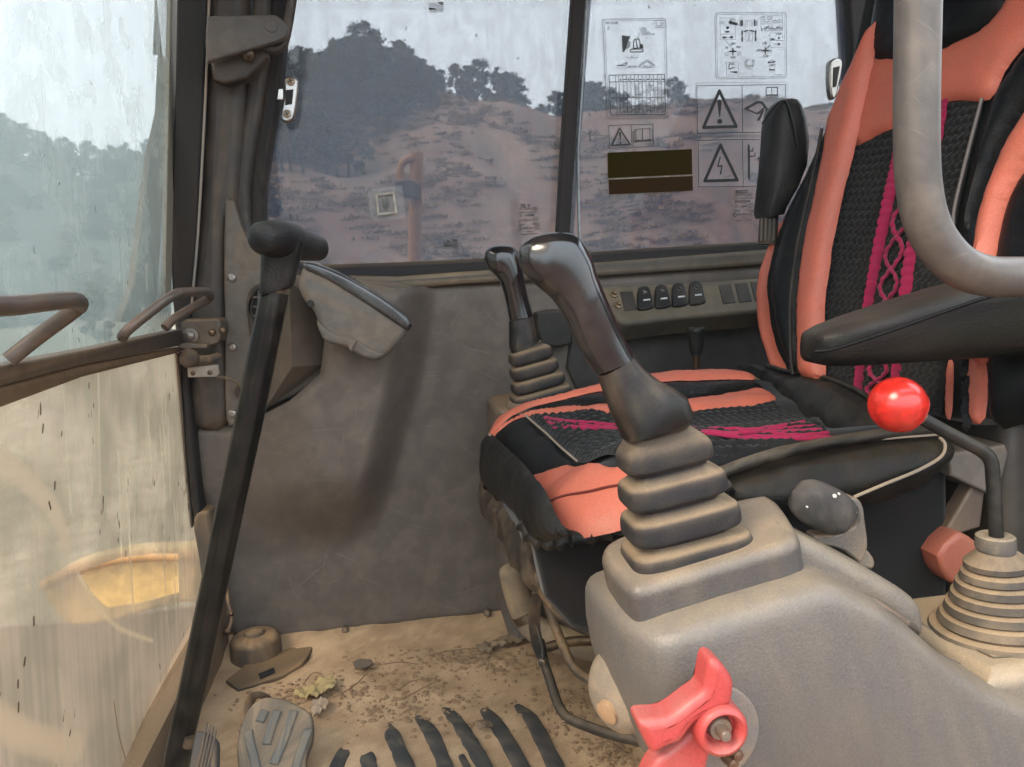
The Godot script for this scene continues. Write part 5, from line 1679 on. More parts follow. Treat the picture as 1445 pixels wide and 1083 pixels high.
	for strand in 2:
		var pts := PackedVector3Array(); var rr := []
		for i in 200:
			var t := i / 199.0
			var a: Vector2 = sample.call(lq, t)
			var b: Vector2 = sample.call(rq, t)
			var f := 0.5 + (0.24 if strand else -0.24) * sin(t * PI * 10.0 + 0.5)
			var q := a.lerp(b, f)
			pts.append(fp * Vector3(q.x, q.y, 0.003 + 0.001 * sin(i * 1.3 + strand)))
			rr.append(0.0036 + 0.0004 * sin(i * 1.3))
		s = Soup.new()
		bar(s, pts, rr, 8, 0.7, 2.0, n)
		part("pink_cord", s, dusty(PINK, 0.15, 0.0, Color(0.3, 0.01, 0.06), 4.0), M.cloth, seat)
	# loose black skirt where back meets cushion
	var nf := Vector3(-0.62, 0.78, 0.1).normalized()
	var sy := (Vector3(0, 0, -1) - nf * Vector3(0, 0, -1).dot(nf)).normalized()
	var sf := Transform3D(Basis(sy.cross(nf), sy, nf), Vector3(0.60, -0.175, -1.05))
	s = Soup.new()
	relief(s, curve2(in_frame([1040, 515, 1062, 517, 1085, 519, 1118, 528, 1150, 530, 1186, 543, 1218, 558, 1240, 580, 1262, 606, 1200, 618, 1172, 621, 1140, 598, 1108, 572, 1080, 543, 1064, 530, 1046, 522], sf), 3), sf, func(v: Vector2, d: float) -> float:
		return 0.007 * noise_a.get_noise_2d(v.x * 6.0, v.y * 11.0) + minf(d * 0.6, 0.012), 0.006)
	part("back_skirt", s, dusty(BLACK, 0.1, 0.12, Color(0.16, 0.14, 0.11)), M.leather_black, seat)
	s = Soup.new()
	var hem2 := PackedVector3Array()
	for q in in_frame([1085, 519, 1118, 528, 1150, 531, 1186, 543, 1218, 558, 1240, 580, 1258, 603], sf): hem2.append(sf * Vector3(q.x, q.y, 0.003))
	bar(s, curve3(hem2, 5), [0.004], 10)
	part("skirt_hem", s, dusty(BLACK, 0.15, 0.2, Color(0.2, 0.17, 0.13)), M.leather_black, seat)

	# ---- armrests
	var arm := thing("armrest", "near black armrest with rounded tip, under the bent grey grab bar", "armrest", on_z(1300, 480, -0.74))
	s = Soup.new()
	var rings := []
	var ax := [[1141, 490, 16, 0.014], [1146, 489, 23, 0.024], [1165, 487, 29, 0.034], [1200, 480, 35, 0.038], [1260, 468, 44, 0.040], [1330, 455, 52, 0.042], [1400, 446, 58, 0.042], [1560, 428, 66, 0.042]]
	for c in ax:
		var o := on_z(c[0], c[1], -0.735)
		rings.append(ring(o, Vector3(0.08, 1, 0).normalized(), Vector3(0, 0, 1), c[2] * px_len(c[0], c[1], -0.735), c[3], 24, 3.2))
	loft(s, rings)
	part("pad", s, dusty(Color(0.010, 0.0095, 0.0095), 0.07, 0.2, Color(0.2, 0.16, 0.12)), M.leather_black, arm, 40)
	s = Soup.new()
	bar(s, curve3(path_z([1150, 496, -0.695, 1180, 492, -0.690, 1260, 466, -0.688, 1330, 441, -0.688, 1400, 418, -0.688, 1480, 398, -0.688]), 5), [0.0018], 8)
	part("seam", s, {"base": Color(0.009, 0.009, 0.009)}, M.leather_black, arm)
	arm = thing("armrest", "far black armrest folded upright in front of the right pane", "armrest", on_z(1090, 330, -1.27))
	s = Soup.new()
	rings = []
	for c in [[1106, 142, 8, 0.016], [1106, 146, 15, 0.026], [1105, 155, 21, 0.032], [1106, 175, 26, 0.036], [1107, 205, 29, 0.038], [1104, 240, 29, 0.038], [1096, 270, 24, 0.036], [1087, 295, 18, 0.032], [1086, 306, 15, 0.03]]:
		var o := on_z(c[0], c[1], -1.28)
		rings.append(ring(o, Vector3(1, 0.1, 0).normalized(), Vector3(0, 0, 1), c[2] * px_len(c[0], c[1], -1.28), c[3], 20, 3.2))
	loft(s, rings)
	part("pad", s, dusty(Color(0.014, 0.013, 0.013), 0.15, 0.3, Color(0.18, 0.16, 0.14)), M.leather_black, arm)
	s = Soup.new()
	bar(s, curve3(path_z([1076, 175, -1.243, 1092, 152, -1.243, 1108, 143, -1.25, 1118, 170, -1.24, 1126, 210, -1.24]), 5), [0.002], 8)
	part("seam", s, {"base": Color(0.012, 0.012, 0.012)}, M.leather_black, arm)
	s = Soup.new()
	bar(s, path_z([1086, 300, -1.28, 1083, 345, -1.28]), [0.016], 16)
	var post := part("post", s, dusty(Color(0.05, 0.047, 0.044), 0.2, 0.2), M.rubber, arm)
	for k in 4:
		s = Soup.new()
		bar(s, path_z([1075 + k * 6, 308, -1.263, 1074 + k * 6, 340, -1.263]), [0.0022], 6)
		part("rib", s, dusty(Color(0.12, 0.11, 0.1), 0.2, 0.2), M.rubber, post)

	# ---- grab bar
	s = Soup.new()
	var bp := path_z([1297, -120, -0.55, 1296, 0, -0.55, 1294, 120, -0.55, 1294, 210, -0.55, 1297, 262, -0.55, 1306, 308, -0.55, 1324, 345, -0.55, 1352, 374, -0.55, 1390, 389, -0.555, 1440, 391, -0.56, 1600, 388, -0.57])
	var be := bp[bp.size() - 1]
	bp.append(be + Vector3(0.16, 0.0, -0.02)); bp.append(be + Vector3(0.26, 0.0, -0.07)); bp.append(Vector3(1.05, be.y, be.z - 0.12))
	bar(s, curve3(bp, 7), [0.0162], 28)
	tag(part("grab_bar", s, {"base": Color(0.155, 0.135, 0.125), "dust": Color(0.26, 0.215, 0.18), "amt": 0.5, "up": 0.5, "scale": 1.5}, M.steel_tube), "thick grey steel grab bar bent from upright to level in front of the seat", "grab bar")

# ================================================================ far console: switches, far joystick, small lever
func joystick(root: Node3D, grip: Array, sleeve: Array, boot: Array, z: float, tilt: float, deep: float, hole: Vector3) -> void:
	var ax := Vector3(cos(tilt), sin(tilt), 0)
	var s := Soup.new()
	# grip: sections given by their outer and inner edge
	var outer := PackedVector3Array(); var inner := PackedVector3Array()
	for c in grip:
		outer.append(on_z(c[0], c[1], z)); inner.append(on_z(c[2], c[3], z))
	outer = curve3(outer, 5); inner = curve3(inner, 5)
	var wide := 0.0
	var grings := []
	for c in grip:
		wide = maxf(wide, Vector2(c[0] - c[2], c[1] - c[3]).length() * 0.5 * px_len(c[0], c[1], z))
	for i in outer.size():
		var half := outer[i].distance_to(inner[i]) / 2.0
		grings.append(ring((outer[i] + inner[i]) / 2.0, (inner[i] - outer[i]).normalized(), Vector3(0, 0, 1), half, minf(half * 0.95, wide * 0.78), 32, 2.3))
	loft(s, grings)
	part("grip", s, dusty(Color(0.012, 0.0115, 0.014), 0.09, 0.02, Color(0.16, 0.12, 0.085), 1.5), M.gloss, root, 60)
	if hole.z > 0.0:
		s = Soup.new()
		var k := px_len(hole.x, hole.y, z)
		lathe(s, axis_frame(on_z(hole.x, hole.y, z + 0.0145), Vector3(-0.75, 0.25, 1)), [hole.z * k, -0.004, hole.z * k, 0.0006, hole.z * k * 0.7, 0.0012, 0.0002, 0.0012], 16)
		part("button", s, {"base": Color(0.05, 0.048, 0.05)}, M.gloss_dusty, root)
	s = Soup.new()
	var rings := []
	var n := sleeve.size()
	for i in n:
		var c: Array = sleeve[i]
		var k := px_len(c[0], c[1], z)
		var d := Vector2(sleeve[mini(i + 1, n - 1)][0] - sleeve[maxi(i - 1, 0)][0], sleeve[mini(i + 1, n - 1)][1] - sleeve[maxi(i - 1, 0)][1]).normalized()
		var across := Vector3(d.y, d.x, 0).lerp(ax, 0.5 if i == n - 1 else 0.0).normalized()
		rings.append(ring(on_z(c[0], c[1], z), across, Vector3(0, 0, 1), c[2] * k, c[2] * k * c[3], 28, c[4]))
	loft(s, rings)
	part("sleeve", s, dusty(Color(0.013, 0.012, 0.0125), 0.24, 0.15, Color(0.2, 0.145, 0.095), 1.8), M.gloss_dusty, root, 42)
	s = Soup.new()
	rings = []
	var bx := []; var by := []; var bw := []
	for c in boot:
		bx.append(float(c[0])); by.append(float(c[1])); bw.append(float(c[2]))
	bx = curve1(bx, 4); by = curve1(by, 4); bw = curve1(bw, 4)
	for i in bx.size():
		var k := px_len(bx[i], by[i], z)
		rings.append(ring(on_z(bx[i], by[i], z), ax, Vector3(0, 0, 1), bw[i] * k, bw[i] * k * deep, 40, 4.5))
	loft(s, rings)
	part("bellows", s, {"base": Color(0.016, 0.015, 0.017), "dust": Color(0.33, 0.23, 0.14), "amt": 0.08, "up": 1.05, "bias": 1.9, "scale": 1.2}, M.rubber, root, 38)

func build_far_side() -> void:
	var sp := thing("switch_panel", "dusty panel with a row of black rocker switches under the right pane", "switch panel", on_z(960, 450, -1.44))
	var pn := Vector3(0, 0.6, 0.8).normalized()
	var fr := Transform3D(Basis(Vector3(1, 0, 0), Vector3(0, 0.8, -0.6), pn), on_z(960, 425, -1.42))
	var s := Soup.new()
	slab(s, curve2(in_frame([838, 410, 850, 404, 900, 402, 1000, 396, 1100, 389, 1220, 382, 1220, 430, 1100, 438, 1060, 441, 960, 449, 905, 456, 882, 458, 870, 450, 860, 434], fr), 2), fr, 0.055, 0.008, 4)
	part("body", s, {"base": Color(0.10, 0.09, 0.075), "dust": Color(0.26, 0.20, 0.125), "amt": 0.6, "up": 0.75, "scale": 0.9}, M.plastic, sp)
	for c in [[911, 421], [935.5, 419], [960, 416.5], [984, 414]]:
		var hp := [c[0] - 9.5, c[1] - 15, c[0] + 5, c[1] - 16.5, c[0] + 11, c[1] + 4, c[0] + 11.5, c[1] + 12, c[0] - 6, c[1] + 15.5, c[0] - 11, c[1] + 10]
		var f2 := fr.translated_local(Vector3(0, 0, 0.006))
		s = Soup.new()
		var q := curve2(in_frame(hp, f2), 3)
		slab(s, q, f2, 0.012, 0.003, 3)
		var sw := part("rocker_switch", s, dusty(Color(0.022, 0.022, 0.024), 0.2, 0.1, Color(0.2, 0.16, 0.11)), M.gloss_dusty, sp)
		s = Soup.new()
		var f3 := fr.translated_local(Vector3(0, 0, 0.007))
		var dash := in_frame([c[0] - 3, c[1] + 1.5, c[0] + 6.5, c[1] + 0.5, c[0] + 6.8, c[1] + 2.6, c[0] - 2.7, c[1] + 3.6], f3)
		slab(s, dash, f3, 0.002, 0.0003, 1)
		part("white_dash", s, {"base": Color(0.7, 0.7, 0.68)}, M.gloss_dusty, sw)
		s = Soup.new()
		var io := in_frame([c[0] - 1, c[1] - 9], f3)[0]
		var pts := PackedVector2Array()
		var kinds := int(c[0]) % 4
		for k in 7:
			pts.append(io + Vector2.from_angle(TAU * k / (3.0 if kinds == 3 else 6.0)) * 0.0045)
		slab(s, strip(pts, 0.0012), f3, 0.002, 0.0002, 1)
		part("symbol", s, {"base": Color(0.45, 0.45, 0.42)}, M.gloss_dusty, sw)
	for c in [[888, 425, 11], [1027, 415, 11], [1050, 413, 10], [1072, 411, 10]]:
		var f2 := fr.translated_local(Vector3(0, 0, 0.0015))
		s = Soup.new()
		slab(s, in_frame([c[0] - 13, c[1] - 13, c[0] + 5, c[1] - 14.5, c[0] + 12, c[1] + 12, c[0] - 6, c[1] + 14], f2), f2, 0.006, 0.0015, 2)
		part("blank_plate", s, dusty(Color(0.03, 0.027, 0.024), 0.35, 0.2, Color(0.16, 0.12, 0.08)), M.plastic, sp)
	for c in [[867, 416], [873, 431]]:
		s = Soup.new()
		lathe(s, axis_frame(fr * Vector3(in_frame([c[0], c[1]], fr)[0].x, in_frame([c[0], c[1]], fr)[0].y, 0.0), pn), [0.008, 0, 0.008, 0.003, 0.004, 0.004, 0.004, 0.009, 0.0002, 0.01], 14)
		part("push_button", s, dusty(Color(0.16, 0.14, 0.11), 0.5, 0.5), M.metal, sp)
	s = Soup.new()  # dark slab over the lining: shade under the switch panel put into its colour
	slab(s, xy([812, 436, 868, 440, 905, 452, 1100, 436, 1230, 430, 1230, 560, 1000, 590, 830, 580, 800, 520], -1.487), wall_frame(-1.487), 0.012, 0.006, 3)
	tag(part("shade_slab", s, dusty(Color(0.055, 0.048, 0.044), 0.25, 0.2, Color(0.13, 0.10, 0.08)), M.plastic), "dark slab added for the shade below the switch panel", "panel")
	s = Soup.new()
	slab(s, curve2(xy([758, 442, 800, 438, 806, 444, 808, 486, 770, 489, 762, 480], -1.46), 2), wall_frame(-1.46), 0.045, 0.006, 3)
	tag(part("storage_pocket", s, dusty(Color(0.02, 0.02, 0.02), 0.15, 0.5, Color(0.2, 0.16, 0.12)), M.plastic), "small black pocket on the panel behind the two joysticks", "pocket")
	var lv := thing("small_lever", "short black tapered knob on a brown stem below the switch panel", "lever", on_z(982, 516, -1.36))
	s = Soup.new()
	lathe(s, axis_frame(on_z(983, 499, -1.36), Vector3(0.02, 1, 0)), [0.0105, -0.002, 0.012, 0.004, 0.0155, 0.034, 0.0175, 0.038, 0.0175, 0.045, 0.0155, 0.048, 0.011, 0.0485, 0.010, 0.047, 0.0002, 0.047], 22)
	part("knob", s, dusty(Color(0.016, 0.016, 0.016), 0.15, 0.4, Color(0.16, 0.13, 0.1)), M.gloss_dusty, lv)
	s = Soup.new()
	bar(s, path_z([983, 496, -1.36, 982, 560, -1.36]), [0.0065], 10)
	part("stem", s, dusty(Color(0.09, 0.05, 0.035), 0.3, 0.2), M.metal, lv)

	# far joystick on its grey foot
	var rc := thing("far_console", "grey console block carrying the far joystick, mostly hidden behind the seat", "console", on_z(800, 620, -1.3))
	s = Soup.new()
	var y0 := on_z(760, 573, -1.27).y
	var ff := Transform3D(Basis(Vector3(1, 0, 0), Vector3(0, 0, -1), Vector3(0, 1, 0)), Vector3(0, y0, 0))
	slab(s, PackedVector2Array([Vector2(0.165, 1.245), Vector2(0.75, 1.245), Vector2(0.75, 1.44), Vector2(0.17, 1.44), Vector2(0.15, 1.41), Vector2(0.15, 1.27)]), ff, 0.4, 0.012, 3)
	part("block", s, dusty(Color(0.15, 0.135, 0.12), 0.3, 0.6), M.plastic, rc)
	s = Soup.new()
	var rings := []
	for c in [[757, 574, 44], [757, 570, 45], [757, 562, 43], [757, 560, 40]]:
		rings.append(ring(on_z(c[0] + 2, c[1], -1.27), Vector3(0.99, 0.1, 0), Vector3(0, 0, 1), c[2] * px_len(757, 565, -1.27), 0.045, 28, 4.0))
	loft(s, rings)
	part("foot", s, dusty(Color(0.2, 0.18, 0.16), 0.3, 0.7), M.plastic, rc)
	var js := thing("joystick", "far black joystick with small glossy head and dusty bellows", "joystick", on_z(757, 565, -1.27))
	joystick(js, [[683.6, 361, 683.4, 364], [685, 355, 684.4, 370], [692, 348.5, 689, 379], [708, 346, 697, 387], [724, 349, 703, 394], [734, 364, 707, 402], [739, 390, 711, 414], [744, 416, 715, 432], [752, 446, 719, 452]], [[735, 450, 17, 0.9, 2.3], [737, 465, 19, 0.9, 2.5], [739, 484, 21, 0.9, 3.0], [741, 490, 21, 0.9, 3.5], [742, 492, 17, 0.9, 3.5]],
		[[744, 486, 20], [745, 491, 22], [747, 495, 29], [749, 506, 30.5], [750, 511, 25], [752, 514, 33], [754, 525, 34], [755, 530, 28], [757, 533, 36], [759, 544, 37.5], [759, 548, 30], [761, 551, 41], [763, 562, 42.5], [763, 566, 39]], -1.27, 0.20, 0.85, Vector3(0, 0, 0))

# ================================================================ near console
func build_console() -> void:
	var con := thing("near_console", "big grey plastic console with raised plinth, powdered with sand, in the foreground", "console", on_z(1150, 1083, -0.6))
	var grey := {"base": Color(0.128, 0.117, 0.110), "dust": Color(0.30, 0.23, 0.16), "amt": 0.12, "up": 0.75, "scale": 1.6}
	var s := Soup.new()
	var hub := on_z(1004, 1040, -0.54)
	# shell: one moulded hull; its crest rises and then falls to the deck, its left end is rounded in plan and undercut
	var crest := PackedVector3Array()
	for c in [[800, 880, -0.58], [906, 872, -0.58], [946, 863, -0.58], [1026, 843, -0.575], [1119, 821, -0.57], [1146, 818, -0.565], [1178, 823, -0.56], [1210, 835, -0.56], [1240, 850, -0.56], [1262, 868, -0.56], [1290, 890, -0.56], [1330, 925, -0.56], [1380, 960, -0.56], [1450, 990, -0.56], [1600, 1010, -0.56]]:
		crest.append(on_z(c[0], c[1], c[2]))
	var top_y := func(x: float) -> float:
		for k in crest.size() - 1:
			if x <= crest[k + 1].x or k == crest.size() - 2:
				var t := clampf((x - crest[k].x) / (crest[k + 1].x - crest[k].x), 0.0, 1.0)
				var a0 := crest[maxi(k - 1, 0)].y; var a3 := crest[mini(k + 2, crest.size() - 1)].y
				return cubic_interpolate(crest[k].y, crest[k + 1].y, a0, a3, t)
		return crest[0].y
	var x0 := on_z(831, 800, -0.665).x
	var hull := []
	for dk in [[0.0, -0.030], [0.0008, -0.020], [0.003, -0.0125], [0.0065, -0.007], [0.011, -0.0035], [0.017, -0.001], [0.025, 0.0], [0.045, 0.0022], [0.075, 0.003], [0.11, 0.002], [0.15, -0.004], [0.18, -0.012], [0.215, -0.02], [0.25, -0.027], [0.30, -0.032], [0.42, -0.04]]:
		var q := PackedVector3Array()
		var out: float = dk[1]
		var deep: float = dk[0]
		var tuck := 0.055 * smoothstep(0.0, 0.30, deep)
		var left := x0 - out + tuck
		var n0 := 120
		for i in n0:
			# plan: rounded left end, long front, back hidden by the plinth
			var p := Vector2.ZERO
			if i < 30:
				var t := PI / 2.0 * i / 30.0
				p = Vector2(left + 0.055 - 0.055 * cos(t), lerpf(-0.685, -0.548 + out, pow(sin(t), 0.8)))
				p.x = left + 0.06 * (1.0 - pow(cos(t), 0.65))
			elif i < 100:
				var t := (i - 30) / 69.0
				p = Vector2(lerpf(left + 0.06, 0.95, pow(t, 1.25)), -0.548 + out)
			else:
				var t := (i - 100) / 19.0
				p = Vector2(lerpf(0.95, left, t), 0.0)
				p.y = lerpf(-0.69, -0.60, smoothstep(0.29, 0.335, p.x))
			var bump := 0.0008 * noise_a.get_noise_2d(p.x * 9.0, deep * 9.0)
			q.append(Vector3(p.x, top_y.call(p.x) - deep, p.y + bump))
		hull.append(q)
	loft(s, hull, false, true)
	var rim: PackedVector3Array = hull[0]
	for i in 98:
		var a0 := rim[i]; var a1 := rim[i + 1]
		var z0 := lerpf(-0.69, -0.60, smoothstep(0.29, 0.335, a0.x)); var z1 := lerpf(-0.69, -0.60, smoothstep(0.29, 0.335, a1.x))
		var at := s.p.size()
		s.quad(a0, a1, Vector3(a1.x, a1.y, minf(z1, a1.z)), Vector3(a0.x, a0.y, minf(z0, a0.z)))
		if (s.p[at + 1] - s.p[at]).cross(s.p[at + 2] - s.p[at]).y < 0.0: s.flip_from(at)
	part("side_shell", s, grey, M.console, con, 60)
	s = Soup.new()
	# plinth
	var a := on_z(895, 830, -0.582); var b := on_z(1120, 762, -0.582)
	var c := on_z(850, 768, -0.672)
	var x := (b - a).normalized()
	var n := x.cross(-(c - a)).normalized()
	if n.y < 0.0: n = -n
	var yv := n.cross(x)
	var pf := Transform3D(Basis(x, yv, n), a)
	slab(s, curve2(in_frame([847, 776, 850, 790, 866, 812, 882, 827, 896, 831, 920, 826, 1000, 802, 1090, 775, 1115, 766, 1126, 757, 1124, 744, 1104, 712, 1090, 699, 1072, 696, 1000, 712, 900, 744, 858, 762], pf), 3), pf, 0.11, 0.011, 5)
	part("plinth", s, {"base": Color(0.095, 0.086, 0.082), "dust": Color(0.34, 0.25, 0.165), "amt": 0.18, "up": 0.75, "scale": 1.4}, M.console, con, 60)
	s = Soup.new()
	slab(s, curve2(xy([1095, 742, 1119, 749, 1160, 769, 1206, 793, 1242, 813, 1272, 832, 1290, 850, 1296, 880, 1290, 895, 1256, 880, 1206, 850, 1140, 830, 1095, 830], -0.615), 3), wall_frame(-0.600), 0.06, 0.014, 4)
	part("shoulder", s, {"base": Color(0.15, 0.13, 0.116), "dust": Color(0.38, 0.3, 0.2), "amt": 0.2, "up": 0.5, "scale": 1.4}, M.console, con, 60)
	s = Soup.new()
	var deck_y := on_z(1285, 838, -0.735).y
	var df := Transform3D(Basis(Vector3(1, 0, 0), Vector3(0, 0, -1), Vector3(0, 1, 0)), Vector3(0, deck_y, 0))
	var deck := in_frame([1200, 852, 1285, 838, 1470, 816, 1640, 800, 1700, 1060, 1560, 1030, 1470, 992, 1400, 958, 1335, 918, 1285, 884, 1230, 872], df)
	for i in deck.size(): deck[i].y = maxf(deck[i].y, 0.566)
	slab(s, deck, df, 0.2, 0.016, 5)
	part("deck", s, {"base": Color(0.19, 0.165, 0.14), "dust": Color(0.40, 0.295, 0.185), "amt": 0.4, "up": 0.9, "scale": 1.2}, M.console, con, 60)
	s = Soup.new()
	slab(s, curve2(xy([1215, 846, 1232, 843, 1262, 862, 1284, 877, 1280, 884, 1255, 868], -0.575), 2), wall_frame(-0.572), 0.01, 0.003, 2)
	part("edge_pad", s, dusty(Color(0.10, 0.09, 0.088), 0.3, 0.3), M.console, con)
	s = Soup.new()
	bar(s, curve3(PackedVector3Array([on_y(1322, 882, deck_y + 0.0012), on_y(1350, 898, deck_y + 0.0012), on_y(1402, 928, deck_y + 0.0012), on_y(1480, 918, deck_y + 0.0012)]), 2), [0.0009], 5)
	part("panel_line", s, {"base": Color(0.13, 0.10, 0.07)}, M.rubber, con)
	# disc round the red lever
	s = Soup.new()
	lathe(s, axis_frame(hub + Vector3(0, 0, -0.008), Vector3(0, 0, 1)), [0.042, 0, 0.042, 0.004, 0.040, 0.0055, 0.030, 0.006, 0.0002, 0.006], 40)
	part("lever_disc", s, dusty(Color(0.19, 0.165, 0.15), 0.3, 0.5), M.console, con)
	# tilted grip on the console's back: knob on a flat stem
	var kb := thing("tilt_knob", "worn oval black knob on a flat grey stem behind the console's raised plinth", "knob", on_z(1185, 780, -0.66))
	s = Soup.new()
	var ko := on_z(1161, 716, -0.645)
	var kx := Vector3(0.86, -0.5, 0.1).normalized()
	var ky := Vector3(0.5, 0.86, 0.1)
	ky = (ky - kx * ky.dot(kx)).normalized()
	var kk := px_len(1161, 716, -0.645)
	var rings := []
	for i in 13:
		var t := -1.0 + 2.0 * i / 12.0
		var w := pow(maxf(0.0, 1.0 - pow(absf(t), 2.6)), 1.0 / 2.3)
		rings.append(ring(ko + kx * t * 50.0 * kk, ky, kx.cross(ky), maxf(0.0004, 33.0 * kk * w), maxf(0.0004, 26.0 * kk * w), 24, 2.4))
	loft(s, rings)
	part("knob", s, {"base": Color(0.03, 0.028, 0.027), "dust": Color(0.18, 0.15, 0.125), "amt": 0.35, "up": 0.3, "scale": 1.6}, M.rubber, kb, 60)
	for q in [[1168, 693, 3.0], [1174, 690, 1.6], [1180, 712, 2.6], [1187, 714, 2.2], [1194, 721, 3.4], [1181, 732, 2.2], [1130, 708, 1.4], [1176, 709, 1.6], [1199, 717, 2.0]]:
		s = Soup.new()
		lathe(s, axis_frame(on_z(q[0], q[1], -0.645) + kx.cross(ky) * (26.0 * kk) * (0.93 if q[0] < 1178 else 0.74), kx.cross(ky)), [q[2] * kk, -0.002, q[2] * kk, 0.0003, q[2] * kk * 0.6, 0.0007, 0.0001, 0.0007], 7, rng.randf_range(0.5, 1.3))
		part("paint_fleck", s, {"base": Color(0.6, 0.58, 0.54)}, M.dust, kb)
	s = Soup.new()
	slab(s, curve2(xy([1196, 702, 1206, 702, 1213, 714, 1215, 730, 1219, 762, 1216, 780, 1208, 792, 1200, 786, 1180, 772, 1148, 764, 1146, 752, 1170, 752, 1196, 742, 1204, 725], -0.66), 3), wall_frame(-0.652), 0.016, 0.004, 3)
	part("stem", s, dusty(Color(0.13, 0.12, 0.11), 0.35, 0.5), M.console, kb)
	s = Soup.new()
	slab(s, curve2(xy([1206, 792, 1216, 774, 1226, 780, 1232, 792, 1228, 802, 1210, 800], -0.665), 2), wall_frame(-0.66), 0.02, 0.004)
	part("root", s, dusty(Color(0.2, 0.17, 0.14), 0.5, 0.6), M.console, kb)
	# round dusty hub on the console's end
	var wh := thing("round_hub", "dusty round rubber hub on the console's left end above the black bar", "hub", on_z(868, 975, -0.63))
	s = Soup.new()
	var wo := on_z(874, 975, -0.64)
	lathe(s, axis_frame(wo, Vector3(-1, 0.12, 0.45)), [0.036, -0.02, 0.038, -0.004, 0.036, 0.006, 0.028, 0.014, 0.017, 0.0185, 0.0002, 0.0195], 28)
	part("dome", s, {"base": Color(0.20, 0.165, 0.135), "dust": Color(0.40, 0.3, 0.19), "amt": 0.6, "up": 0.7, "scale": 1.0}, M.rubber, wh, 60)
	s = Soup.new()
	lathe(s, axis_frame(on_z(857, 1006, -0.625), Vector3(-0.9, -0.3, 0.6)), [0.011, -0.004, 0.011, 0.002, 0.007, 0.003, 0.0002, 0.003], 16)
	part("inset", s, dusty(Color(0.42, 0.26, 0.15), 0.3, 0.2), M.dust, wh)

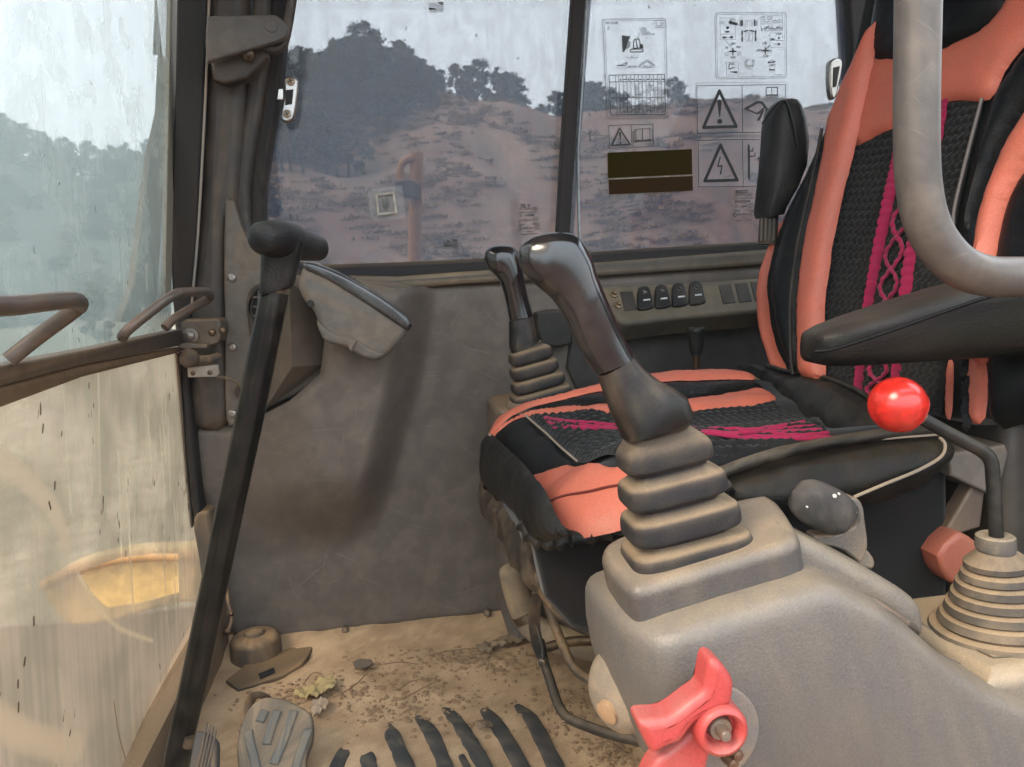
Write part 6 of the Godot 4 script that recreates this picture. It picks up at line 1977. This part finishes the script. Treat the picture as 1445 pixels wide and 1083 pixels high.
# ================================================================ levers, bars, hoses
func build_levers() -> void:
	var js := thing("joystick", "near black joystick, large glossy bent grip above a dusty square bellows", "joystick", on_z(968, 792, -0.628))
	joystick(js, [[732.6, 359, 732.4, 363], [733.5, 351, 733, 371], [738, 344, 736, 380], [753, 334, 747, 394], [783, 328, 764, 409], [812, 333, 779, 422], [831, 359, 791, 438], [841, 388, 801, 456], [856, 424, 811, 479], [873, 464, 824, 503], [893, 503, 841, 527]], [[868, 516, 29, 0.92, 2.3], [880, 538, 33, 0.92, 2.4], [896, 562, 41, 0.95, 2.6], [912, 580, 48, 0.95, 3.0], [922, 589, 52, 0.9, 3.5], [926, 600, 50, 0.9, 4.0], [928, 608, 40, 0.9, 4.0]],
		[[926, 598, 38], [928, 606, 42], [931, 615, 50], [935, 630, 63], [938, 648, 64.5], [940, 653, 58], [942, 659, 51], [944, 668, 60], [946, 674, 71], [949, 695, 72.5], [951, 700, 64], [952, 706, 56], [955, 714, 66], [957, 719, 78], [960, 741, 79.5], [962, 746, 70], [963, 751, 60], [965, 757, 72], [966, 762, 86], [969, 788, 88], [970, 794, 84]], -0.628, 0.155, 0.66, Vector3(754, 363, 5))

	# long travel lever with T grip
	var tl := thing("travel_lever", "long black travel lever with a T shaped grip rising from the floor", "lever", on_y(250, 1075, FLOOR_Y))
	var s := Soup.new()
	var pts := path_z([388, 412, -0.862, 376, 470, -0.862, 352, 590, -0.866, 324, 720, -0.872, 297, 850, -0.878, 272, 970, -0.884, 258, 1030, -0.888, 248, 1083, -0.89, 238, 1150, -0.895])
	pts = curve3(pts, 5)
	var rings := []
	var np := pts.size()
	for i in np:
		var t := (pts[mini(i + 1, np - 1)] - pts[maxi(i - 1, 0)]).normalized()
		var ax := t.cross(Vector3(0, 0, 1)).normalized()
		var az := ax.cross(t)
		var r := 0.0148
		var f := float(i) / (np - 1)
		if f < 0.02: r = 0.0145
		var q := PackedVector3Array()
		for k in 40:
			var an := TAU * k / 40
			var fl := 1.0 + 0.035 * cos(an * 9.0)
			q.append(pts[i] + ax * cos(an) * r * fl + az * sin(an) * r * fl)
		rings.append(q)
	loft(s, rings)
	part("sleeve", s, {"base": Color(0.007, 0.007, 0.007), "dust": Color(0.2, 0.16, 0.11), "amt": 0.10, "up": 0.12, "scale": 2.0}, M.gloss_dusty, tl, 30)
	s = Soup.new()
	bar(s, path_z([392, 396, -0.86, 386, 416, -0.862]), [0.0115], 16)
	part("steel_neck", s, dusty(Color(0.32, 0.29, 0.26), 0.4, 0.2), M.metal, tl)
	s = Soup.new()
	rings = []
	for c in [[390, 412, 22], [391, 407, 24.5], [393, 390, 26], [396, 372, 28], [399, 352, 31], [400, 340, 26]]:
		var k := px_len(c[0], c[1], -0.86)
		rings.append(ring(on_z(c[0], c[1], -0.86), Vector3(0.98, 0.2, 0).normalized(), Vector3(0, 0, 1), c[2] * k, c[2] * k * 0.85, 28, 3.2))
	loft(s, rings)
	part("grip_stem", s, dusty(Color(0.012, 0.012, 0.0125), 0.10, 0.1, Color(0.18, 0.16, 0.14)), M.leather_black, tl, 60)
	s = Soup.new()
	bar(s, curve3(path_z([372, 336, -0.818, 388, 337, -0.84, 404, 340, -0.87, 425, 346, -0.91, 446, 351, -0.955]), 5), [0.0175, 0.0205, 0.0215, 0.0185, 0.0155], 24, 0.95, 2.3, Vector3(0, 1, 0), 0.6)
	part("cross_grip", s, dusty(Color(0.014, 0.014, 0.0145), 0.10, 0.25, Color(0.16, 0.145, 0.13)), M.leather_black, tl, 60)
	s = Soup.new()
	bar(s, path_z([268, 1040, -0.876, 264, 1054, -0.876]), [0.006], 12)
	part("pin", s, dusty(Color(0.16, 0.13, 0.1), 0.4, 0.3), M.metal, tl)

	# red safety lever
	var rl := thing("safety_lever", "red safety lever with winged paddle and round hub on the console's side", "lever", on_z(1020, 1040, -0.53))
	var red := dusty(Color(0.47, 0.06, 0.056), 0.22, 0.25, Color(0.40, 0.2, 0.16), 1.8)
	var zr := -0.49
	s = Soup.new()
	slab(s, curve2(xy([1003, 938, 1012, 934, 1024, 942, 1037, 962, 1038, 978, 1034, 996, 1022, 1004, 1008, 1010, 984, 1024, 968, 1044, 960, 1052, 944, 1058, 926, 1067, 918, 1062, 905, 1034, 903, 1024, 910, 1019, 936, 1017, 952, 1010, 976, 992, 994, 978, 998, 962], zr), 4), wall_frame(zr), 0.022, 0.007, 5)
	part("paddle", s, red, M.red, rl, 60)
	s = Soup.new()
	slab(s, curve2(xy([960, 1050, 985, 1026, 1012, 1008, 1022, 1020, 1010, 1050, 1000, 1080, 985, 1140, 910, 1140, 920, 1086], zr - 0.012), 3), wall_frame(zr - 0.012), 0.018, 0.005, 4)
	part("arm", s, red, M.red, rl, 60)
	s = Soup.new()
	var ho := on_z(1022, 1036, -0.486)
	var hk := px_len(1022, 1036, -0.505)
	lathe(s, axis_frame(ho, Vector3(0, 0, 1)), [37 * hk, -0.045, 37 * hk, -0.004, 34 * hk, 0.0, 29 * hk, 0.001, 25 * hk, -0.001, 23 * hk, -0.004, 22 * hk, -0.010, 0.0002, -0.010], 40)
	part("hub", s, red, M.red, rl)
	s = Soup.new()
	lathe(s, axis_frame(ho + Vector3(0, 0, -0.0095), Vector3(0, 0, 1)), [18 * hk, 0, 17 * hk, 0.003, 15 * hk, 0.0045, 9 * hk, 0.0045, 8.5 * hk, 0.012, 6.5 * hk, 0.014, 0.0002, 0.0143], 24)
	part("bolt", s, dusty(Color(0.34, 0.29, 0.24), 0.4, 0.3), M.metal, rl)
	for c in [[1041, 1066], [1034, 1078]]:
		s = Soup.new()
		lathe(s, axis_frame(on_z(c[0], c[1], -0.525), Vector3(0.2, 0, 1)), [0.0045, -0.01, 0.0045, 0.002, 0.002, 0.003, 0.0002, 0.003], 8)
		part("lug", s, dusty(Color(0.2, 0.12, 0.09), 0.4, 0.3), M.metal, rl)

	# red ball lever
	var bl := thing("ball_lever", "black cranked lever with a bright red ball knob rising from round bellows", "lever", on_z(1408, 885, -0.64))
	s = Soup.new()
	var bo := on_z(1267, 571.5, -0.66)
	var bk := px_len(1267, 571, -0.66)
	var axis := (on_z(1330, 606, -0.66) - bo).normalized()
	var prof := []
	for i in 17:
		var t := PI * i / 16.0
		prof.append(39.5 * bk * sin(t)); prof.append(-39.5 * bk * cos(t))
	lathe(s, axis_frame(bo, axis), prof, 32)
	part("ball", s, {"base": Color(0.60, 0.024, 0.016), "dust": Color(0.5, 0.14, 0.09), "amt": 0.07, "up": 0.03, "scale": 3.0}, M.ball, bl, 60)
	s = Soup.new()
	lathe(s, axis_frame(bo + axis * 39.5 * bk * 0.62, axis), [31.5 * bk, -0.0006, 31.8 * bk, 0, 31.2 * bk, 0.0006], 32)
	part("seam_ring", s, {"base": Color(0.45, 0.03, 0.02)}, M.rubber, bl)
	s = Soup.new()
	lathe(s, axis_frame(bo + axis * 37 * bk, axis), [0.0075, -0.002, 0.0075, 0.004, 0.0062, 0.005, 0.006, 0.008], 16)
	part("collar_nut", s, dusty(Color(0.2, 0.15, 0.1), 0.3, 0.2), M.metal, bl)
	s = Soup.new()
	bar(s, curve3(path_z([1296, 588, -0.66, 1330, 607, -0.655, 1370, 628, -0.65, 1388, 638, -0.648, 1399, 652, -0.645, 1402, 680, -0.643, 1405, 730, -0.64, 1408, 790, -0.64]), 6), [0.0064, 0.0064, 0.0066, 0.0066, 0.0066, 0.0066], 14)
	part("rod", s, dusty(Color(0.018, 0.018, 0.018), 0.12, 0.3, Color(0.2, 0.16, 0.11)), M.gloss_dusty, bl)
	s = Soup.new()
	rings = []
	for c in [[1405, 757, 18], [1405, 755, 22], [1405, 757, 25], [1405, 772, 26], [1406, 779, 24], [1406, 781, 18]]:
		rings.append(ring(on_z(c[0], c[1], -0.64), Vector3(1, 0, 0), Vector3(0, 0, 1), c[2] * px_len(1405, 770, -0.64), c[2] * px_len(1405, 770, -0.64), 28))
	loft(s, rings, true, true)
	part("collar", s, {"base": Color(0.10, 0.09, 0.08), "dust": Color(0.38, 0.29, 0.19), "amt": 0.4, "up": 0.7}, M.rubber, bl)
	s = Soup.new()
	rings = []
	for c in [[1406, 777, 26], [1407, 783, 34], [1408, 792, 45], [1408, 799, 45], [1409, 802, 41], [1410, 806, 50], [1410, 814, 53], [1411, 817, 49], [1411, 820, 58], [1412, 829, 61], [1412, 832, 56], [1413, 835, 66], [1413, 844, 69], [1414, 847, 64], [1414, 850, 74], [1415, 859, 78], [1415, 862, 73], [1416, 865, 83], [1416, 874, 88], [1417, 878, 86], [1417, 880, 98], [1418, 888, 103], [1418, 893, 101]]:
		var k := px_len(c[0], c[1], -0.64)
		rings.append(ring(on_z(c[0], c[1], -0.64), Vector3(1, 0.03, 0), Vector3(0, 0, 1), c[2] * k, c[2] * k * 0.86, 40))
	loft(s, rings)
	part("bellows", s, {"base": Color(0.05, 0.045, 0.04), "dust": Color(0.36, 0.25, 0.15), "amt": 0.25, "up": 1.0, "bias": 2.0, "scale": 1.2}, M.rubber, bl, 38)

	# hoses, bars and straps below the seat
	var hs := thing("tan_pipe", "tan dust covered elbow pipe standing at the seat's front foot", "pipe", on_z(745, 890, -1.2))
	s = Soup.new()
	bar(s, curve3(path_z([722, 806, -1.2, 727, 826, -1.2, 735, 852, -1.2, 744, 872, -1.195, 760, 890, -1.18, 790, 903, -1.15, 850, 915, -1.1]), 5), [0.0215, 0.0225, 0.023, 0.023, 0.023, 0.023, 0.023], 20, 1.0, 2.0, Vector3(0.1, 0.2, 1), 0.55)
	part("elbow", s, {"base": Color(0.21, 0.165, 0.115), "dust": Color(0.38, 0.28, 0.17), "amt": 0.6, "up": 0.5, "scale": 0.8}, M.rubber, hs)
	s = Soup.new()
	bar(s, path_z([741, 864, -1.196, 746, 874, -1.193]), [0.0255], 20)
	part("clamp_band", s, dusty(Color(0.13, 0.10, 0.07), 0.5, 0.3), M.metal, hs)
	s = Soup.new()
	bar(s, curve3(path_z([762, 905, -1.0, 768, 935, -0.97, 776, 960, -0.95, 784, 985, -0.93, 792, 1003, -0.91, 806, 1016, -0.89, 830, 1026, -0.87, 862, 1037, -0.84, 920, 1050, -0.8]), 5), [0.0065], 12)
	tag(part("seat_adjust_bar", s, dusty(Color(0.02, 0.02, 0.02), 0.2, 0.5, Color(0.25, 0.19, 0.13)), M.gloss_dusty), "lowest bent black bar in front of the seat, reaching under the console", "bar")
	s = Soup.new()
	bar(s, curve3(path_z([768, 830, -0.95, 778, 870, -0.93, 790, 900, -0.92, 800, 925, -0.91, 812, 945, -0.9, 828, 957, -0.88, 860, 972, -0.84]), 5), [0.0062], 12)
	tag(part("seat_adjust_bar", s, dusty(Color(0.055, 0.05, 0.038), 0.45, 0.5), M.gloss_dusty), "middle bent bar between the strap and the round hub", "bar")
	s = Soup.new()
	bar(s, curve3(path_z([772, 914, -1.1, 800, 907, -1.08, 840, 905, -1.05, 900, 912, -1.0]), 5), [0.0075], 12)
	tag(part("cross_tube", s, dusty(Color(0.045, 0.04, 0.035), 0.5, 0.5), M.metal), "short dark tube running level under the seat front", "tube")
	var st := thing("webbing_strap", "twisted black webbing strap with small wire hook hanging at the seat front", "strap", on_z(765, 940, -0.98))
	for k in 2:
		s = Soup.new()
		bar(s, curve3(path_z([[758, 836, -0.95, 754, 870, -0.96, 757, 905, -0.97, 766, 935, -0.98], [752, 838, -0.96, 756, 872, -0.97, 764, 905, -0.965, 768, 936, -0.98]][k]), 5), [0.0085, 0.0095, 0.008, 0.006], 8, 0.22, 2.0, [Vector3(0.4, 0.1, 1), Vector3(1, 0.2, 0.3)][k])
		part("webbing", s, dusty(Color(0.022, 0.02, 0.019), 0.35, 0.3), M.cloth, st)
	s = Soup.new()
	bar(s, curve3(path_z([762, 940, -0.965, 761, 934, -0.96, 766, 932, -0.955, 769, 940, -0.96, 766, 946, -0.965]), 4), [0.0016], 6)
	part("wire_hook", s, {"base": Color(0.6, 0.58, 0.55)}, M.chrome, st)
	# seat foot and things at the right edge
	var by := thing("belt_buckle", "dull red belt buckle on a beige bracket left of the round bellows", "buckle", on_z(1350, 815, -0.84))
	s = Soup.new()
	slab(s, curve2(xy([1324, 786, 1350, 756, 1362, 754, 1378, 764, 1386, 775, 1372, 800, 1352, 822, 1340, 822], -0.77), 2), wall_frame(-0.77), 0.03, 0.006, 3)
	part("buckle", s, dusty(Color(0.36, 0.10, 0.07), 0.2, 0.2), M.red, by)
	s = Soup.new()
	slab(s, xy([1318, 786, 1338, 745, 1372, 688, 1392, 690, 1385, 745, 1350, 756, 1322, 792], -0.79), wall_frame(-0.79), 0.02, 0.004)
	part("bracket", s, dusty(Color(0.15, 0.11, 0.09), 0.5, 0.3), M.paint, by)
	s = Soup.new()
	slab(s, xy([1340, 640, 1420, 628, 1425, 640, 1412, 690, 1400, 700, 1342, 672], -0.78), wall_frame(-0.78), 0.12, 0.004)
	tag(part("seat_bracket", s, dusty(Color(0.16, 0.15, 0.14), 0.3, 0.3), M.paint), "grey steel bracket behind the rod of the red ball lever", "bracket")
	s = Soup.new()
	slab(s, xy([1425, 560, 1560, 560, 1560, 840, 1420, 840, 1410, 700], -0.80), wall_frame(-0.80), 0.3, 0.02)
	tag(part("seat_side_cover", s, dusty(Color(0.05, 0.046, 0.042), 0.35, 0.3), M.paint), "dark dusty cover beside the seat at the right edge", "cover")

# ================================================================ outside: cut red hillside, woods, haze
const ORD := ["first", "second", "third", "fourth", "fifth", "sixth", "seventh", "eighth", "ninth", "tenth", "eleventh", "twelfth", "thirteenth", "fourteenth", "fifteenth", "sixteenth", "seventeenth", "eighteenth", "nineteenth", "twentieth", "twenty-first", "twenty-second", "twenty-third"]
func hill(az: float, r: float) -> float:      # height over the eye; azimuth in degrees right of straight ahead
	var base := -1.75
	var right := smoothstep(-16.0, -7.0, az)
	# crest of the near hillside
	var crest := 8.6 - 1.1 * smoothstep(5.0, 30.0, az) + 1.3 * smoothstep(12.0, -6.0, az) + 0.35 * sin(az * 0.35) - 3.0 * smoothstep(45.0, 100.0, az)
	var near := (crest - base) * smoothstep(7.0, 44.0, r)
	near += 0.28 * sin(r * 0.9 + az * 0.05) * smoothstep(9.0, 14.0, r) * (1.0 - smoothstep(38.0, 44.0, r))
	near -= 3.0 * smoothstep(46.0, 80.0, r)
	var far := 27.0 * smoothstep(60.0, 170.0, r) * (0.9 + 0.12 * sin(az * 0.22 + 1.0) + 0.05 * sin(az * 0.71)) * (1.0 - smoothstep(80.0, 140.0, absf(az + 15.0)))
	var h := base + near * right * (1.0 - smoothstep(110.0, 150.0, absf(az)))
	h += far * (1.0 - right * 0.6)
	h += noise_a.get_noise_2d(az * 0.12, r * 0.10) * 0.5 * smoothstep(6.0, 14.0, r)
	return h
func ground_at(az: float, r: float) -> Vector3:
	var a := deg_to_rad(az)
	return Vector3(sin(a) * r, hill(az, r), -cos(a) * r)

func make_tree_mesh(sd: int, crown_w: float, leaves: int, tall: float) -> Array:
	var rg := RandomNumberGenerator.new(); rg.seed = sd
	var s := Soup.new()
	var top := tall * 0.75
	bar(s, curve3(PackedVector3Array([Vector3(0, -0.6, 0), Vector3(0.05, tall * 0.25, 0.04), Vector3(-0.06, tall * 0.5, 0), Vector3(0.03, top, 0.02)]), 3), [0.14, 0.11, 0.08, 0.03], 7)
	var knots := []
	for k in 17:
		var t := 0.30 + 0.66 * k / 16.0
		var a := k * 2.4 + rg.randf()
		var len := crown_w * (1.05 - 0.75 * absf(t - 0.45)) * rg.randf_range(0.55, 1.0)
		var p0 := Vector3(0, tall * t * 0.86, 0)
		var p1 := p0 + Vector3(cos(a) * len * 0.75, tall * rg.randf_range(0.0, 0.14), sin(a) * len * 0.75)
		bar(s, PackedVector3Array([p0, p0.lerp(p1, 0.5) + Vector3(0, 0.1, 0), p1]), [0.05, 0.035, 0.012], 5)
		knots.append([p1, crown_w * rg.randf_range(0.14, 0.34)])
	knots.append([Vector3(0, tall * 0.95, 0), crown_w * 0.16])
	var trunk := mesh_of(s, {"base": Color(0.07, 0.055, 0.045)}, 60)
	var f := Soup.new()
	var cols := []
	for i in leaves:
		var kn: Array = knots[rg.randi() % knots.size()]
		var d := Vector3(rg.randfn(), rg.randfn() * 0.8, rg.randfn())
		var p: Vector3 = kn[0] + d * kn[1] * 0.55
		var sz := rg.randf_range(0.06, 0.17)
		var b := Basis.from_euler(Vector3(rg.randf() * TAU, rg.randf() * TAU, rg.randf() * TAU)).scaled(Vector3.ONE * sz)
		var a := p + b * Vector3(-1, -0.6, 0); var c := p + b * Vector3(1, -0.5, 0.2); var e := p + b * Vector3(0.3, 1, -0.2); var g := p + b * Vector3(-0.8, 0.7, 0.3)
		f.quad(a, c, e, g)
	var crown := mesh_of(f, {"base": Color(0.04, 0.055, 0.04), "dust": Color(0.16, 0.165, 0.115), "amt": 1.0, "up": 0.0, "scale": 0.12}, 10)
	return [trunk, crown]
func plant_tree(meshes: Array, called: String, label: String, at: Vector3, size: float, turn: float, group: String) -> void:
	var t := thing(called, label, "tree", at, group)
	t.rotation.y = turn
	t.scale = Vector3.ONE * size
	for k in 2:
		var o := MeshInstance3D.new()
		o.name = ["trunk", "crown"][k]
		o.mesh = meshes[k]
		o.material_override = [M.soil, M.leaf][k]
		t.add_child(o)

func build_outside() -> void:
	# ground and hills in one sheet, fine near the view and coarse behind
	var azs := []
	var a := -180.0
	while a < 180.0:
		azs.append(a)
		a += 0.6 if a > -36.0 and a < 60.0 else 3.0
	azs.append(180.0)
	var rs := []
	var r := 0.6
	while r < 420.0:
		rs.append(r)
		r *= 1.045
	var pos := PackedVector3Array(); var nrm := PackedVector3Array(); var col := PackedColorArray(); var idx := PackedInt32Array()
	for ai in azs.size():
		for ri in rs.size():
			var p := ground_at(azs[ai], rs[ri])
			pos.append(p)
			var e: float = 0.02 * rs[ri]
			var du := ground_at(azs[ai], rs[ri] + e) - p
			var dv := ground_at(azs[ai] + 1.0, rs[ri]) - p
			var nn := du.cross(dv).normalized()
			if nn.y < 0.0: nn = -nn
			nrm.append(nn)
			var n1 := noise_a.get_noise_2d(p.x * 0.11, p.y * 0.9 + p.z * 0.05) * 0.5 + 0.5
			var n2 := noise_b.get_noise_2d(p.x * 0.7, p.z * 0.7 + p.y * 2.0) * 0.5 + 0.5
			var c := Color(0.24, 0.125, 0.088).lerp(Color(0.36, 0.22, 0.155), smoothstep(0.35, 0.7, n1))
			c = c.lerp(Color(0.15, 0.115, 0.085), 0.7 * smoothstep(0.46, 0.68, n2 * 0.6 + n1 * 0.15 + 0.25 * (noise_b.get_noise_2d(p.x * 0.2, p.y * 1.3) * 0.5 + 0.5)))
			var woods := smoothstep(50.0, 75.0, rs[ri])
			c = c.lerp(Color(0.055, 0.065, 0.045).lerp(Color(0.10, 0.105, 0.07), n2), woods)
			if azs[ai] < -9.0 and azs[ai] > -60.0:
				var field := 1.0 - smoothstep(56.0, 66.0, rs[ri])
				c = c.lerp(Color(0.30, 0.25, 0.16).lerp(Color(0.18, 0.18, 0.10), n1), field * smoothstep(-9.0, -13.0, azs[ai]))
			col.append(c)
	var m := rs.size()
	for ai in azs.size() - 1:
		for ri in m - 1:
			var k := ai * m + ri
			idx.append_array(PackedInt32Array([k, k + 1, k + m, k + 1, k + m + 1, k + m]))
	# wind so that the faces look up
	var t0 := (pos[idx[1]] - pos[idx[0]]).cross(pos[idx[2]] - pos[idx[0]])
	if t0.y > 0.0:
		for i in range(0, idx.size(), 3):
			var t := idx[i + 1]; idx[i + 1] = idx[i + 2]; idx[i + 2] = t
	var arr := []; arr.resize(Mesh.ARRAY_MAX)
	arr[Mesh.ARRAY_VERTEX] = pos; arr[Mesh.ARRAY_NORMAL] = nrm; arr[Mesh.ARRAY_COLOR] = col; arr[Mesh.ARRAY_INDEX] = idx
	var am := ArrayMesh.new()
	am.add_surface_from_arrays(Mesh.PRIMITIVE_TRIANGLES, arr)
	var g := MeshInstance3D.new()
	g.name = "hillside"
	g.mesh = am
	g.material_override = M.soil
	add_child(g)
	structure(g)

	# trees
	var kinds := [make_tree_mesh(3, 1.7, 2600, 6.0), make_tree_mesh(8, 2.0, 3000, 5.6), make_tree_mesh(15, 1.3, 2000, 5.0), make_tree_mesh(21, 1.0, 1100, 5.0)]
	# survey position along the picture, foot distance, size
	var near := []
	for k in 74:
		var t := fmod(k * 0.6180339, 1.0)
		var px := 372.0 + 262.0 * t
		var far := fmod(k * 0.7548777, 1.0)
		var keep := smoothstep(640.0, 560.0, px + far * 20.0)
		near.append([px, lerpf(lerpf(20.0, 31.0, t), 39.0, far), (0.40 + 0.16 * absf(sin(k * 2.1)) + 0.2 * exp(-pow((px - 550.0) / 60.0, 2.0)) * far) * (0.55 + 0.45 * keep)])
	for k in near.size():
		var d := ray(near[k][0], 300)
		var az := rad_to_deg(atan2(d.x, -d.z))
		plant_tree(kinds[k % 3], "dark_tree", "dark leafy tree in the dense clump on the hillside behind the left pane", ground_at(az, near[k][1]) - Vector3(0, 0.25, 0), near[k][2] * 0.8, k * 1.9, "trees in the dark clump")
	var row := [[648, 43, 0.72], [662, 44, 0.85], [678, 43, 0.8], [690, 45, 0.6], [706, 43, 0.86], [719, 44, 0.8], [733, 43, 0.76], [744, 45, 0.62], [765, 46, 0.5], [785, 44, 0.72], [796, 45, 0.76], [822, 43, 0.82], [838, 44, 0.9], [850, 43, 0.8], [866, 45, 0.7], [884, 44, 0.55], [904, 46, 0.5], [955, 44, 0.62], [968, 45, 0.5], [1000, 47, 0.42], [1030, 47, 0.45], [1060, 46, 0.5], [1100, 46, 0.5]]
	for k in row.size():
		var d := ray(row[k][0], 200)
		var az := rad_to_deg(atan2(d.x, -d.z))
		plant_tree(kinds[[2, 3, 1][k % 3]], "crest_tree", "%s small tree from the left along the crest of the red hillside" % ORD[k], ground_at(az, row[k][1]) - Vector3(0, 0.2, 0), row[k][2] * 0.62, k * 2.3, "trees along the crest")
	# distant ridge seen through the front pane
	var back := []
	for k in 46:
		back.append([-60 + k * 7.6, 128 + (k * 37 % 50), 0.75 + 0.5 * absf(sin(k * 1.7))])
	for k in back.size():
		var d := ray(back[k][0], 260)
		var az := rad_to_deg(atan2(d.x, -d.z))
		plant_tree(kinds[k % 4], "ridge_tree", "hazy tree on the wooded ridge far beyond the front pane", ground_at(az, back[k][1]) - Vector3(0, 0.4, 0), back[k][2], k * 1.3, "trees on the far ridge")
	# thick undergrowth of the far ridge and grass tufts on the cut slope, beyond counting
	var ts := Soup.new()
	for i in 60:
		var o := Vector3(rng.randfn(0, 0.5), 0, rng.randfn(0, 0.5))
		var tip := o + Vector3(rng.randfn(0, 0.35), rng.randf_range(0.3, 1.0), rng.randfn(0, 0.35))
		var wd := Vector3(rng.randfn(0, 0.08), 0, rng.randfn(0, 0.08))
		ts.tri(o - wd, o + wd, tip)
	var tuft := mesh_of(ts, {"base": Color(0.12, 0.085, 0.055), "dust": Color(0.2, 0.15, 0.09), "amt": 0.8, "up": 0.0}, 10)
	for pass_no in 2:
		var mm := MultiMesh.new()
		mm.transform_format = MultiMesh.TRANSFORM_3D
		mm.use_colors = true
		mm.mesh = kinds[2][1] if pass_no == 0 else tuft
		var n: int = [520, 9000][pass_no]
		mm.instance_count = n
		for i in n:
			var az: float; var rr: float; var sz: float
			if pass_no == 0:
				az = rng.randf_range(-48, -6); rr = rng.randf_range(66, 185); sz = rng.randf_range(0.6, 1.3)
				mm.set_instance_color(i, Color(1, 1, 1).lerp(Color(1.5, 1.45, 1.2), rng.randf()))
			else:
				az = rng.randf_range(-13, 52); rr = rng.randf_range(10, 46)
				if noise_b.get_noise_2d(az * 0.11, rr * 0.13) < -0.05: rr = rng.randf_range(40, 47)
				sz = rng.randf_range(0.07, 0.26)
				mm.set_instance_color(i, Color(0.75, 0.65, 0.55).lerp(Color(2.0, 1.6, 1.25), rng.randf()))
			var p := ground_at(az, rr)
			mm.set_instance_transform(i, Transform3D(Basis(Vector3.UP, rng.randf() * TAU).scaled(Vector3(sz * 1.3, sz * (0.8 if pass_no == 0 else 0.6), sz * 1.3)), p - Vector3(0, sz * (2.2 if pass_no == 0 else 0.08), 0)))
		var mi := MultiMeshInstance3D.new()
		mi.name = ["ridge_woods", "slope_scrub"][pass_no]
		mi.multimesh = mm
		mi.material_override = M.leaf
		add_child(mi)
		stuff(mi)
		tag(mi, ["hazy unbroken woods covering the far ridge", "dry scrub and grass tufts over the red hillside"][pass_no], ["woods", "scrub"][pass_no])
	# pale bush in front of the far ridge
	var d := ray(122, 365)
	plant_tree([kinds[3][0], kinds[3][1]], "pale_bush", "pale feathery bush standing before the hazy ridge, left part of the front pane", ground_at(rad_to_deg(atan2(d.x, -d.z)), 26.0) - Vector3(0, 0.2, 0), 0.5, 0.4, "")

	# rusty pipe with hooked top just outside the side window
	var rp := thing("rusty_pipe", "rust orange upright pipe with hooked top outside the left pane", "pipe", on_z(583, 420, -2.1))
	var s := Soup.new()
	var rust := dusty(Color(0.70, 0.30, 0.11), 0.4, 0.3, Color(0.7, 0.42, 0.22))
	bar(s, path_z([584, 620, -2.1, 584, 400, -2.1, 586, 300, -2.1, 588, 216, -2.1]), [0.0175], 16, 1.0, 2.0, Vector3(0.1, 0.2, 1), 0.25)
	part("upright", s, rust, M.paint, rp)
	s = Soup.new()
	bar(s, curve3(path_z([566, 262, -2.09, 565, 238, -2.09, 570, 228, -2.09, 580, 224, -2.09, 588, 224, -2.1]), 5), [0.0105], 12)
	part("hook", s, rust, M.paint, rp)
	s = Soup.new()
	slab(s, curve2(xy([558, 256, 575, 252, 592, 258, 595, 268, 592, 282, 578, 278, 560, 270], -2.06), 2), wall_frame(-2.06), 0.06, 0.006)
	part("clamp", s, dusty(Color(0.045, 0.05, 0.05), 0.3, 0.4), M.rubber, rp)
	# yellow body panel of the machine below the front pane
	var yp := thing("yellow_fender", "yellow curved steel fender seen through the wiped patch of the lower front pane", "fender", on_z(180, 840, -1.9))
	s = Soup.new()
	slab(s, curve2(xy([60, 830, 100, 800, 160, 782, 215, 776, 290, 776, 330, 800, 330, 850, 255, 852, 150, 880, 90, 880], -1.75), 3), wall_frame(-1.75), 0.05, 0.012, 4)
	part("face", s, dusty(Color(0.95, 0.60, 0.2), 0.2, 0.2, Color(0.8, 0.6, 0.3)), M.paint, yp)
	s = Soup.new()
	bar(s, curve3(path_z([60, 828, -1.735, 100, 806, -1.735, 160, 790, -1.735, 215, 785, -1.735, 300, 786, -1.735]), 4), [0.012], 10)
	part("rim", s, dusty(Color(0.75, 0.36, 0.09), 0.2, 0.2, Color(0.7, 0.5, 0.25)), M.paint, yp)
	# sandy ground plate of the machine under the front
	s = Soup.new()
	slab(s, xy([-300, 900, 80, 880, 330, 850, 420, 900, 420, 1100, -300, 1300], -1.9), Transform3D(Basis(), Vector3(0, 0, -1.9)), 0.02, 0.004)
	tag(part("track_frame", s, dusty(Color(0.2, 0.16, 0.12), 0.6, 0.4), M.paint), "dim sandy steel plate below the yellow fender outside", "plate")
